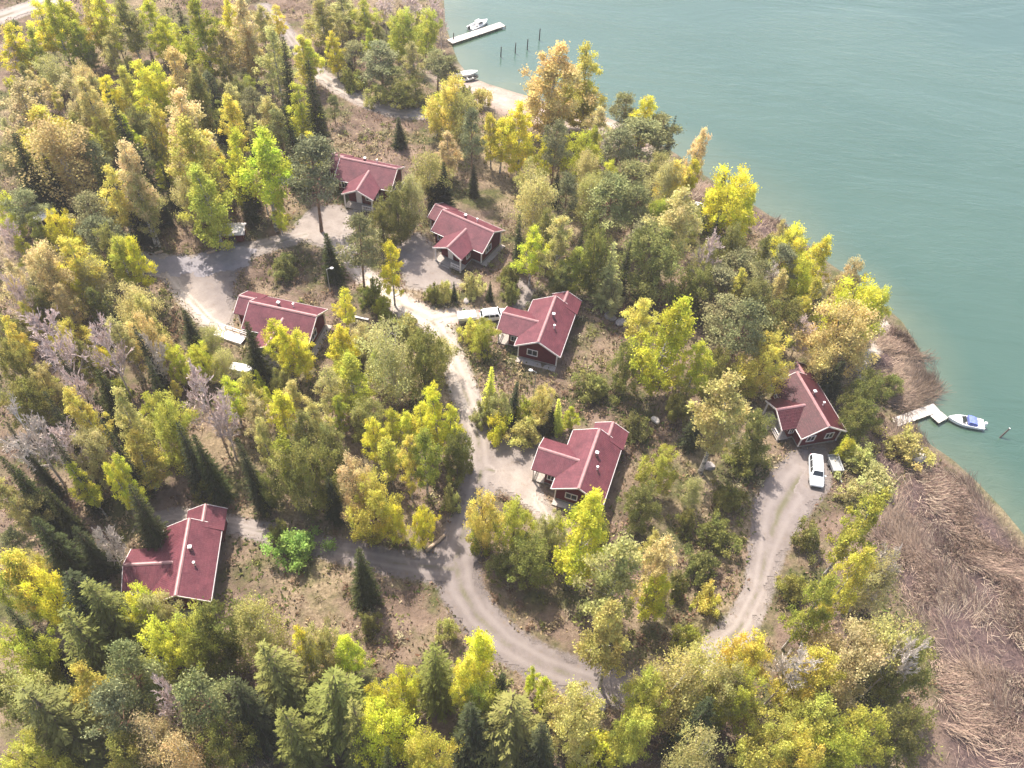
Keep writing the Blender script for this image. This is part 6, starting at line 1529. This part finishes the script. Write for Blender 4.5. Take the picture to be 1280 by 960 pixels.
def deck_planks(mb, p, q, w, z, pw=.16):
    p = Vector((*p, z)); q = Vector((*q, z)); d = (q - p); n = max(2, int(d.length / pw)); d.normalize(); s = Vector((-d.y, d.x, 0))
    L = (q - p).length / n
    for i in range(n):
        a = p + d * (i * L + .012); b = p + d * ((i + 1) * L - .012)
        jz = random.uniform(-.008, .008); e = random.uniform(-.03, .03)
        vs = [a - s * (w / 2 + e), b - s * (w / 2 + e), b + s * (w / 2 - e), a + s * (w / 2 - e)]
        mb.add([v + Vector((0, 0, jz)) for v in vs] + [v + Vector((0, 0, jz - .05)) for v in vs], [(0, 1, 2, 3), (7, 6, 5, 4), (0, 4, 5, 1), (1, 5, 6, 2), (2, 6, 7, 3), (3, 7, 4, 0)])

def make_jetty(label, p, q, w, head=None, hw=0, z=.55):
    root = thing('jetty', (0, 0, 0), 0, label, 'jetty')
    zz = WZ + z
    root.location = (p[0], p[1], zz)
    P = Vector((0, 0)); Q = Vector((q[0] - p[0], q[1] - p[1]))
    m = MB(); deck_planks(m, P, Q, w, 0); m.build('deck', M['pale_wood'], root)
    d = Q.normalized(); s = Vector((-d.y, d.x))
    m = MB()
    for k in (-1, 1):
        a = P + s * k * (w / 2 - .1); b = Q + s * k * (w / 2 - .1); m.bar((a.x, a.y, -.14), (b.x, b.y, -.14), .1, .16)
    m.build('beam', M['dark_wood'], root)
    n = max(3, int(Q.length / 2.2))
    for i in range(n + 1):
        for k in (-1, 1):
            c = P + d * (Q.length * i / n) + s * k * (w / 2 + .02); m = MB(); m.tube([(c.x, c.y, -1.7), (c.x, c.y, .05)], .08); m.build('pile', M['dark_wood'], root)
    if head:
        h = Vector((head[0] - p[0], head[1] - p[1]))
        e = (h - Q)
        Q2 = Q + d * 0
        m = MB(); deck_planks(m, Q2 - e * .0 + s * (math.copysign(w / 2 + .01, e.dot(s))) - d * hw / 2, h - d * hw / 2, hw, .012); m.build('head_deck', M['pale_wood'], root)
        m = MB()
        for k in (-.45, .45):
            a = Q - d * hw / 2 + d * hw * k; b = h - d * hw / 2 + d * hw * k; m.bar((a.x, a.y, -.13), (b.x, b.y, -.13), .1, .16)
        m.build('head_beam', M['dark_wood'], root)
        for k in (-.45, .45):
            c = h - d * hw / 2 + d * hw * k; m = MB(); m.tube([(c.x, c.y, -1.7), (c.x, c.y, .05)], .08); m.build('pile', M['dark_wood'], root)
    return root
make_jetty('L-shaped pale wooden jetty reaching out from the reeds by the moored motor boat', JETTY_A[0], JETTY_A[1], JETTY_A[2], JETTY_A[3], JETTY_A[4])
make_jetty('long straight grey jetty in the far bay at the top of the photo', JETTY_B[0], JETTY_B[1], JETTY_B[2])

for i, (x, y, h, tilt, lab) in enumerate(POSTS):
    root = thing('mooring_post', (x, y, WZ), 0, lab, 'post', 'mooring posts in the lake')
    m = MB(); m.tube([(0, 0, -1.5), (0, 0, h * .5), (.02, 0, h)], [.13, .12, .10], 8); m.build('post', M['dark_wood'], root)
    m = MB(); m.tube([(.02, 0, h + .003), (.02, 0, h + .06)], [.12, .09], 8); m.build('post_cap', M['hull' if tilt else 'dark_wood'], root)
    root.rotation_euler = (0, tilt, .6)

# ------------------------------------------------------------------ sheds, lamps, small things
def make_open_shelter(x, y, rz, label):
    root = thing('shed', (x, y, gz(x, y)), rz, label, 'shed')
    w, d = 2.0, 1.7
    m = MB(); m.box(-w + .3, w - .3, -.2, d - .3, 0, 2.0); m.build('wall', M['wall'], root)
    m = MB(); m.slab((-w, -d, 2.35), (w, -d, 2.35), (w, d, 2.05), (-w, d, 2.05), .1); m.build('roof', M['white_roof'], root)
    for sx in (-1, 1):
        m = MB(); m.box(sx * (w - .3) - .07, sx * (w - .3) + .07, -d + .2, -d + .34, 0, 2.24); m.build('post', M['trim'], root)
    m = MB(); m.box(-w, w, -d - .04, -d - .002, 2.16, 2.36); m.build('fascia', M['trim'], root)
    m = MB(); m.box(-.5, .5, -.26, -.202, .05, 1.85); m.build('door', M['dark_wood'], root)
make_open_shelter(*SHED_A, 'small dark shed with a flat white roof hidden among pines at far left')

def make_store(x, y, rz, label):
    root = thing('shed', (x, y, gz(x, y)), rz, label, 'shed')
    m = MB(); m.prism([(-.95, 0), (.95, 0), (.95, 1.7), (0, 2.15), (-.95, 1.7)], 'x', -1.6, 1.6); m.build('wall', M['wall'], root)
    m = MB(); m.slab((-1.95, 0, 2.36), (1.95, 0, 2.36), (1.95, 1.35, 1.72), (-1.95, 1.35, 1.72), .09); m.slab((1.95, 0, 2.36), (-1.95, 0, 2.36), (-1.95, -1.35, 1.72), (1.95, -1.35, 1.72), .09); m.build('roof', M['grey_roof'], root)
    for s in (1, -1):
        m = MB()
        for t in (1, -1): m.bar((s * 1.97, t * 1.36, 1.68), (s * 1.97, 0, 2.32), .05, .16)
        m.build('bargeboard', M['trim'], root)
        m = MB(); m.box(-1.95, 1.95, s * 1.36 - .03, s * 1.36 + .03, 1.58, 1.74); m.build('fascia', M['trim'], root)
    m = MB(); m.box(-.5, .5, -.99, -.952, .05, 1.55); m.build('door', M['dark_wood'], root)
make_store(*SHED_B, 'little dark red store with a pale grey gable roof beside the car park')

for (x, y, h, rz, lab) in LAMPS:
    root = thing('street_lamp', (x, y, gz(x, y)), rz, lab, 'street lamp', 'street lamps by the cottages')
    m = MB(); m.tube([(0, 0, -.2), (0, 0, h)], [.07, .05], 8); m.build('pole', M['steel'], root)
    m = MB(); m.tube([(0, 0, h - .02), (.25, 0, h + .12), (.6, 0, h + .14)], .035, 6); m.build('arm', M['steel'], root)
    m = MB(); ring = [(math.cos(2 * math.pi * k / 10), math.sin(2 * math.pi * k / 10)) for k in range(10)]
    m.loft([[(.75 + .30 * f * a, .22 * f * b, h + zz) for a, b in ring] for f, zz in ((.3, -.02), (.85, .03), (1, .12), (.8, .2), (.3, .25))]); m.build('lamp_head', M['lamp_glass'], root, True)

# ramp with rail beside the long cottage
(x0, y0), (x1, y1) = RAMP
rr = math.atan2(y1 - y0, x1 - x0); rl = math.hypot(x1 - x0, y1 - y0)
ramp_o = thing('access_ramp', (x0, y0, gz(x0, y0)), rr, 'white boarded ramp with a handrail leading to the cottage beside the car park', 'ramp')
za = gz(x1, y1) - gz(x0, y0)
m = MB()
nb = int(rl / .2)
for k in range(nb): 
    u0 = k * .2; zz = .15 + (za + .25) * u0 / rl; m.box(u0, u0 + .185, -.75, .75, zz, zz + .07)
m.build('ramp_deck', M['trim'], ramp_o)
for s in (.8,):
    m = MB(); m.bar((0, s, 1.05), (rl, s, 1.2 + za), .08, .12); m.bar((0, s, .65), (rl, s, .8 + za), .06, .1)
    for k in range(5): m.bar((rl * k / 4, s, -.1 + za * k / 4), (rl * k / 4, s, 1.1 + za * k / 4), .09, .09)
    m.build('handrail', M['trim'], ramp_o)
m = MB(); m.box(-.05, rl, -.78, -.755, -.15, .3); m.build('skirt_board', M['trim'], ramp_o)

for (x, y, l, rz, r, lab) in LOGS:
    root = thing('log', (x, y, gz(x, y) + r * .9), rz, lab, 'log')
    m = MB(); m.tube([(-l / 2, 0, .02), (-l * .2, .05, 0), (l * .2, -.04, 0), (l / 2, .03, .03)], [r, r * .98, r * .9, r * .8], 8); m.build('log_trunk', M['log'], root, False)
    m = MB(); m.tube([(l * .12, 0, r * .5), (l * .16, .05, r * 1.6)], [r * .3, r * .2], 6); m.build('branch_stub', M['log'], root)

(x, y, rz) = BENCH
root = thing('bench', (x, y, gz(x, y)), rz, 'pale plank bench on the bare bank below the grey-green pine', 'bench')
m = MB(); m.box(-1.1, 1.1, -.16, .16, .42, .47); m.build('seat', M['trim'], root)
for s in (-.85, .85):
    m = MB(); m.box(s - .06, s + .06, -.14, .14, -.05, .42); m.build('leg', M['old_wood'], root)

def rock_mesh(seed, r):
    rg = np.random.default_rng(seed)
    bm = bmesh.new(); bmesh.ops.create_icosphere(bm, subdivisions=3, radius=1)
    dirs = rg.normal(size=(9, 3)); dirs /= np.linalg.norm(dirs, axis=1)[:, None]; cut = rg.uniform(.62, .95, 9)
    for v in bm.verts:
        c = np.array(v.co)
        for d, k in zip(dirs, cut):
            t = c @ d
            if t > k: c = c - d * (t - k) * .85
        v.co = Vector((c[0] * r, c[1] * r * .8, c[2] * r * .6))
    me = bpy.data.meshes.new('boulder'); bm.to_mesh(me); bm.free(); return me
for i, (x, y, r, c, lab) in enumerate(ROCKS):
    me = rock_mesh(i + 3, r); me.materials.append(M[c])
    o = link('boulder', me); o.location = (x, y, max(gz(x, y), WZ - .1) + r * .22); o.rotation_euler = (0, 0, i * 1.3)
    tag(o, lab, 'boulder')

# ------------------------------------------------------------------ trees: one prototype mesh set per form
def leaf_mesh(name, C, S, tone, per, size, mat, droop=0., flat=0., elong=1.0, hueg=None):
    """C clump centres, S clump spreads (N,3), tone 0..1 per clump; per leaves each"""
    n = len(C); idx = np.repeat(np.arange(n), per); m = len(idx)
    p = C[idx] + rng.normal(0, 1, (m, 3)) * S[idx]
    d = rng.normal(0, 1, (m, 3)); d[:, 2] = d[:, 2] * (1 - flat) - droop; d = unit(d)
    s = unit(np.cross(d, unit(rng.normal(0, 1, (m, 3)))))
    sz = size * rng.uniform(.6, 1.35, m)
    V, F = quads(p - d * (sz * .5)[:, None] * elong, d, s, sz * elong, sz * .85)
    t = np.clip(tone[idx] + rng.normal(0, .22, m), 0, 1)
    t2 = np.clip((hueg[idx] if hueg is not None else .5) + rng.normal(0, .2, m), 0, 1)
    return np_mesh(name, V, F, mat, {'tone': ('FACE', 'FLOAT', t), 'tone2': ('FACE', 'FLOAT', t2)})

def crown_profile(t, kind):
    if kind == 'birch': return np.clip(np.sin(np.pi * np.clip(t, 0, 1) ** .60), 0, 1) ** .85
    if kind == 'round': return np.clip(np.sin(np.pi * np.clip(t * .86 + .14, 0, 1) ** .95), 0, 1) ** .55
    if kind == 'bush': return np.clip(1 - t ** 2.2, 0, 1) ** .6

def bent_trunk(H, r0, lean=.03, top=.95, n=7, seed=0):
    rg = random.Random(seed)
    a, b = rg.uniform(-1, 1), rg.uniform(-1, 1); ph = rg.uniform(0, 6)
    pts = []; rad = []
    for i in range(n):
        t = i / (n - 1) * top
        pts.append(Vector((a * lean * H * t * t + .02 * H * lean * math.sin(5 * t + ph), b * lean * H * t * t, H * t - .4 * (i == 0)))); rad.append(r0 * (1 - t) ** .8 + .02)
    rad[0] *= 1.25
    return pts, rad

def at_height(pts, z):
    for p, q in zip(pts[:-1], pts[1:]):
        if q.z >= z: return p.lerp(q, max(0, min(1, (z - p.z) / (q.z - p.z + 1e-6))))
    return pts[-1].copy()

def proto_broad(seed, kind, H, R, base, nclump, per, spread, leaf, bark_, r0, droop, multi=1):
    rg = np.random.default_rng(seed)
    tr = MB(); stems = []
    for k in range(multi):
        pts, rad = bent_trunk(H, r0 / (multi ** .5), .05 + .12 * (multi > 1), .93, 8, seed * 7 + k); stems.append(pts); tr.tube(pts, rad, 7)
    C = []; lob = rg.uniform(0, 6.28, 4); amp = rg.uniform(.16, .36, 4)
    tries = 0
    while len(C) < nclump and tries < 9000:
        tries += 1
        t = rg.random(); prof = float(crown_profile(t, kind))
        if rg.random() > prof ** .8 + .08: continue
        az = rg.uniform(0, 6.283)
        lobes = 1 + amp[0] * math.sin(2 * az + lob[0] + 3 * t) + amp[1] * math.sin(3 * az + lob[1] - 5 * t) + amp[2] * math.sin(9 * t + lob[2] + az)
        rr = R * prof * lobes * (rg.random() ** .42)
        z = H * (base + (1 - base) * t)
        ax = at_height(stems[rg.integers(len(stems))], z)
        c = np.array([ax.x + rr * math.cos(az), ax.y + rr * math.sin(az), z + rg.normal(0, .15)])
        if any(np.sum((c - q) ** 2) < (spread * .55) ** 2 for q in C): continue
        C.append(c)
    C = np.array(C)
    # limbs reach some of the clumps
    order = rg.permutation(len(C))[:int(len(C) * .5)]
    for i in order:
        c = C[i]; rad_c = math.hypot(c[0], c[1]); z0 = max(H * base * .7, c[2] - rad_c * rg.uniform(.5, 1.1) - .3)
        st = stems[i % len(stems)]
        p = at_height(st, z0); q = Vector(c); mid = p.lerp(q, .5) + Vector((0, 0, -.08 * rad_c))
        rb = max(.03, r0 * .35 * (1 - z0 / H))
        tr.tube([p, mid, q], [rb, rb * .6, .018], 4, False)
    hgt = (C[:, 2] - C[:, 2].min()) / (np.ptp(C[:, 2]) + 1e-6)
    tone = np.clip(rg.normal(.5, .25, len(C)), 0, 1); hue = np.clip(rg.normal(.5, .25, len(C)), 0, 1)
    S = np.column_stack([spread * rg.uniform(.4, .75, len(C)), spread * rg.uniform(.4, .75, len(C)), spread * rg.uniform(.35, .65, len(C))])
    crown = leaf_mesh('crown', C, S, tone, per, leaf, M['leaf'], droop, hueg=hue)
    return dict(H=H, R=R, trunk=tr.mesh('trunk', bark_), crown=crown)

def proto_pine(seed):
    rg = np.random.default_rng(seed); H, R = 15, 3.3
    tr = MB(); pts, rad = bent_trunk(H, .22, .05, .96, 8, seed); tr.tube(pts, rad, 7)
    C = []
    n = 44; lob = rg.uniform(0, 6.28)
    for k in range(n):
        t = rg.random() ** .8
        z = H * (.42 + .58 * t); prof = math.sin(math.pi * min(1, (.12 + .88 * t) ** .8)) ** .6 if t < .97 else .3
        az = rg.uniform(0, 6.28); rr = R * prof * (1 + .25 * math.sin(2 * az + lob)) * rg.uniform(.35, 1.0)
        ax = at_height(pts, z); c = Vector((ax.x + rr * math.cos(az), ax.y + rr * math.sin(az), z)); C.append(np.array(c))
        p = at_height(pts, max(H * .35, z - .35 * rr)); tr.tube([p, p.lerp(c, .55) + Vector((0, 0, -.1)), c], [.065, .045, .02], 4, False)
    for k in range(5):
        z = H * rg.uniform(.25, .42); az = rg.uniform(0, 6.28); p = at_height(pts, z); tr.tube([p, p + Vector((math.cos(az), math.sin(az), .1)) * rg.uniform(.6, 1.3)], [.04, .015], 4, False)
    C = np.array(C); S = np.column_stack([rg.uniform(.38, .7, n), rg.uniform(.38, .7, n), rg.uniform(.18, .34, n)])
    crown = leaf_mesh('crown', C, S, np.clip(rg.normal(.5, .28, n), 0, 1), 150, .19, M['needle'], -.35, 0, 1.3, np.clip(rg.normal(.5, .25, n), 0, 1))
    return dict(H=H, R=R, trunk=tr.mesh('trunk', M['pine_bark']), crown=crown)

def proto_spruce(seed, full=1.0, airy=False):
    rg = np.random.default_rng(seed); H, R = 16, 2.9
    tr = MB(); pts, rad = bent_trunk(H, .22, .01, .99, 6, seed); tr.tube(pts, rad, 6)
    P = []; D = []; SD = []; LN = []; WD = []; TN = []
    nw = 32 if not airy else 27
    for w in range(nw):
        t = (w + rg.uniform(-.3, .3)) / nw
        z = H * (.07 + .92 * t); r = R * (1 - t) ** .82 * rg.uniform(.82, 1.12) + .12
        nb = max(4, int((11 if not airy else 9) * (1 - t * .55)))
        a0 = rg.uniform(0, 6.28)
        for k in range(nb):
            az = a0 + 6.283 * k / nb + rg.normal(0, .16); rl = r * rg.uniform(.72, 1.1); tn = np.clip(rg.normal(.5, .25), 0, 1)
            slope = -.18 - .22 * (1 - t)
            d = np.array([math.cos(az), math.sin(az), 0.]); s = np.array([-d[1], d[0], 0])
            ns = max(3, int(rl / .17))
            if rl > .7: tr.tube([(0, 0, z), tuple(d * rl * .85 + np.array([0, 0, z + slope * rl * .8]))], [.03, .012], 3, False)
            for q in range(ns):
                f = (q + .6) / ns; x = rl * f; zz = z + slope * x + .14 * rl * f * f
                b = d * x + np.array([0, 0, zz])
                wdt = rl * .30 * (1 - f) + .13
                for side in (-1, 1):
                    dd = d * rg.uniform(.55, .95) + s * side * rg.uniform(.4, .85) + np.array([0, 0, rg.uniform(-.45, .05)])
                    P.append(b); D.append(dd / np.linalg.norm(dd)); SD.append(np.array([d[0] * .3, d[1] * .3, 1]) if rg.random() < .35 else np.cross(dd, [0, 0, 1]) + rg.normal(0, .25, 3)); LN.append(wdt * rg.uniform(.8, 1.3) + .08); WD.append(rg.uniform(.07, .14)); TN.append(np.clip(tn * .65 + .35 * f + rg.normal(0, .12), 0, 1))
            P.append(d * rl * .9 + np.array([0, 0, z + slope * rl * .9 + .12 * rl])); D.append(d); SD.append(s + rg.normal(0, .1, 3)); LN.append(.3); WD.append(.11); TN.append(np.clip(tn + .3, 0, 1))
    P = np.array(P); m = len(P)
    V, F = quads(P, unit(np.array(D)), unit(np.array(SD)), np.array(LN), np.array(WD))
    crown = np_mesh('crown', V, F, M['needle'], {'tone': ('FACE', 'FLOAT', np.array(TN)), 'tone2': ('FACE', 'FLOAT', rg.uniform(.3, .7, m))})
    return dict(H=H, R=R, trunk=tr.mesh('trunk', M['brown_bark']), crown=crown)

def proto_bare(seed, mat):
    rg = np.random.default_rng(seed); H, R = 12, 3.6
    tr = MB(); pts, rad = bent_trunk(H, .17, .06, .9, 8, seed); tr.tube(pts, rad, 6)
    br = MB()
    def grow(p, d, ln, r, lev):
        q = p + d * ln; mid = p + d * ln * .5 + Vector(rg.normal(0, .05 * ln, 3))
        br.tube([p, mid, q], [r, r * .75, r * .45], 4 if lev < 2 else 3, False)
        if lev >= 3: return
        n = (7, 5, 4)[lev]
        for k in range(n):
            f = rg.uniform(.3, 1.0); a = p.lerp(q, f); e = (d * 1.0 + Vector(rg.normal(0, .55, 3)) + Vector((0, 0, .28))).normalized()
            grow(a, e, ln * rg.uniform(.38, .62), max(r * .58, .032), lev + 1)
    for k in range(18):
        t = rg.uniform(.28, .94); p = at_height(pts, H * t); az = k * 2.4 + rg.normal(0, .3); up = .55 + .9 * t
        grow(p, Vector((math.cos(az), math.sin(az), up)).normalized(), R * (1.05 - .6 * t) * rg.uniform(.75, 1.15), .09, 0)
    return dict(H=H, R=R, trunk=tr.mesh('trunk', mat), crown=br.mesh('branches', mat))

PROTO = {
 'B': [proto_broad(s, 'birch', 16, 2.6, .20 + .035 * (s % 4), 84, 105, .52, .185, M['birch_bark'], .21, .55) for s in range(1, 9)],
 'W': [proto_broad(s, 'birch', 16, 2.9, .14, 112, 120, .54, .185, M['birch_bark'], .22, .95) for s in range(31, 34)],
 'R': [proto_broad(s, 'round', 10, 3.6, .12, 104, 135, .62, .175, M['brown_bark'], .2, .1, 2) for s in range(11, 16)],
 'A': [proto_broad(s, 'round', 10, 3.4, .16, 110, 95, .85, .17, M['pale_bark'], .22, .1, 3) for s in range(17, 20)],
 'U': [proto_broad(s, 'bush', 3.2, 2.0, .04, 50, 100, .40, .16, M['brown_bark'], .07, 0, 4) for s in range(21, 25)],
 'P': [proto_pine(s) for s in range(41, 45)],
 'S': [proto_spruce(s) for s in range(51, 55)],
 'E': [proto_spruce(s, 1, True) for s in range(56, 59)],
 'D': [proto_bare(s, M['grey_bark']) for s in range(61, 64)],
 'Dw': [proto_bare(s, M['pale_bark']) for s in range(65, 67)],
}
LEAF = dict(y=(.68, .635, .085), g=(.47, .475, .085), l=(.62, .635, .085), o=(.64, .56, .13), t=(.63, .52, .25), k=(.52, .475, .185), v=(.27, .265, .080), m=(.52, .475, .105),
            p=(.28, .275, .125), s=(.052, .060, .024), e=(.19, .19, .055), f=(.38, .40, .15), b=(.3, .22, .22), w=(.5, .45, .43), G=(.27, .39, .085))
NAMES = dict(B='birch_tree', R='broadleaf_tree', P='pine_tree', S='spruce_tree', D='bare_tree', U='shrub')
CATS = dict(B='birch', R='tree', P='pine', S='spruce', D='bare tree', U='bush')
GROUPS = dict(B='birches of the forest', R='broadleaf trees of the forest', P='pines of the forest', S='spruces of the forest', D='leafless trees', U='bushes')
first = {}
for i, (k, c, x, y, z, h, w, lab) in enumerate(TREES):
    rr = random.Random(i * 31 + 5)
    pk = k
    if k == 'B' and (c == 'l' or w / h > .38): pk = 'W' if rr.random() < .7 else 'B'
    if k == 'R' and c in 'kt' : pk = 'A' if rr.random() < .55 else 'R'
    if k == 'S' and c in 'ef': pk = 'E'
    if k == 'D' and c == 'w': pk = 'Dw'
    pi = rr.randrange(len(PROTO[pk])); pr = PROTO[pk][pi]
    key = (pk, pi)
    sx = w / (2 * pr['R']); sz = h / pr['H']
    sx = min(max(sx, sz * .42), sz * 2.6)
    col = LEAF[c]; j = rr.uniform(.84, 1.16); jh = rr.uniform(-.07, .07)
    col = (min(.78, col[0] * j * (1 + jh)), min(.78, col[1] * j), col[2] * j * rr.uniform(.85, 1.2), 1)
    if key not in first:
        root = thing(NAMES[k], (0, 0, 0), 0, lab, CATS[k], GROUPS[k])
        a = link('trunk', pr['trunk'], root); b = link('branches' if k == 'D' else 'crown', pr['crown'], root)
        first[key] = (root, a, b)
    else:
        r0, a0, b0 = first[key]
        root = r0.copy(); COL.objects.link(root); a = a0.copy(); COL.objects.link(a); a.parent = root; b = b0.copy(); COL.objects.link(b); b.parent = root
        root['label'] = lab
    b.color = col
    root.location = (x, y, z - .05); root.scale = (sx * rr.uniform(.95, 1.05), sx * rr.uniform(.95, 1.05), sz)
    root.rotation_euler = (rr.uniform(-.05, .05), rr.uniform(-.05, .05), rr.uniform(0, 6.28))

# ------------------------------------------------------------------ air, light, camera
hz = MB(); hz.box(-9000, 9000, -9000, 9000, -10.5, 92)
m, nt, b = new_mat('haze_air'); nt.nodes.remove(b)
pv = N(nt, 'ShaderNodeVolumePrincipled'); pv.inputs['Color'].default_value = (.97, .96, 1.0, 1); pv.inputs['Density'].default_value = HAZE; pv.inputs['Anisotropy'].default_value = 0.0
nt.links.new(pv.outputs[0], [n for n in nt.nodes if n.type == 'OUTPUT_MATERIAL'][0].inputs['Volume'])
if HAZE > 0: stuff(hz.build('haze', m))

SUN_EL, SUN_AZ = math.radians(59), math.radians(124)      # azimuth counted from +x
sv = Vector((math.cos(SUN_EL) * math.cos(SUN_AZ), math.cos(SUN_EL) * math.sin(SUN_AZ), math.sin(SUN_EL)))
sl = bpy.data.lights.new('sun', 'SUN'); sl.energy = 4.8; sl.angle = math.radians(.53); sl.color = (1.0, .925, .81)
so = bpy.data.objects.new('sun', sl); COL.objects.link(so); so.rotation_euler = sv.to_track_quat('Z', 'Y').to_euler(); so.location = sv * 200
w = bpy.data.worlds.new('World'); scene.world = w; w.use_nodes = True
nt = w.node_tree; bg = nt.nodes['Background']
sky = nt.nodes.new('ShaderNodeTexSky'); sky.sky_type = 'NISHITA'; sky.sun_disc = False
sky.sun_elevation = SUN_EL; sky.sun_rotation = math.pi / 2 - SUN_AZ; sky.air_density = 1.0; sky.dust_density = 4.0
nt.links.new(sky.outputs[0], bg.inputs[0]); bg.inputs[1].default_value = .15

cam = bpy.data.cameras.new('camera'); cam.sensor_width = 36; cam.lens = 36 * 1034.5 / 1280; cam.clip_start = .5; cam.clip_end = 6000
co = bpy.data.objects.new('camera', cam); COL.objects.link(co)
P_, R_ = math.radians(50.0), math.radians(-4.5)
right = Vector((1, 0, 0)); up = Vector((0, math.sin(P_), math.cos(P_))); back = Vector((0, -math.cos(P_), math.sin(P_)))
cx_ = right * math.cos(R_) - up * math.sin(R_); cy_ = right * math.sin(R_) + up * math.cos(R_)
mt = Matrix((cx_, cy_, back)).transposed().to_4x4(); mt.translation = Vector((0, 0, 87.2))
co.matrix_world = mt
scene.camera = co
vs = scene.view_settings; scene.display_settings.display_device = 'sRGB'
vs.view_transform = 'Standard'; vs.look = 'None'; vs.exposure = EXPOSURE; vs.gamma = 1; vs.use_curve_mapping = False
scene.cycles.max_bounces = 6; scene.cycles.diffuse_bounces = 3; scene.cycles.transmission_bounces = 3; scene.cycles.volume_bounces = 1; scene.cycles.transparent_max_bounces = 6
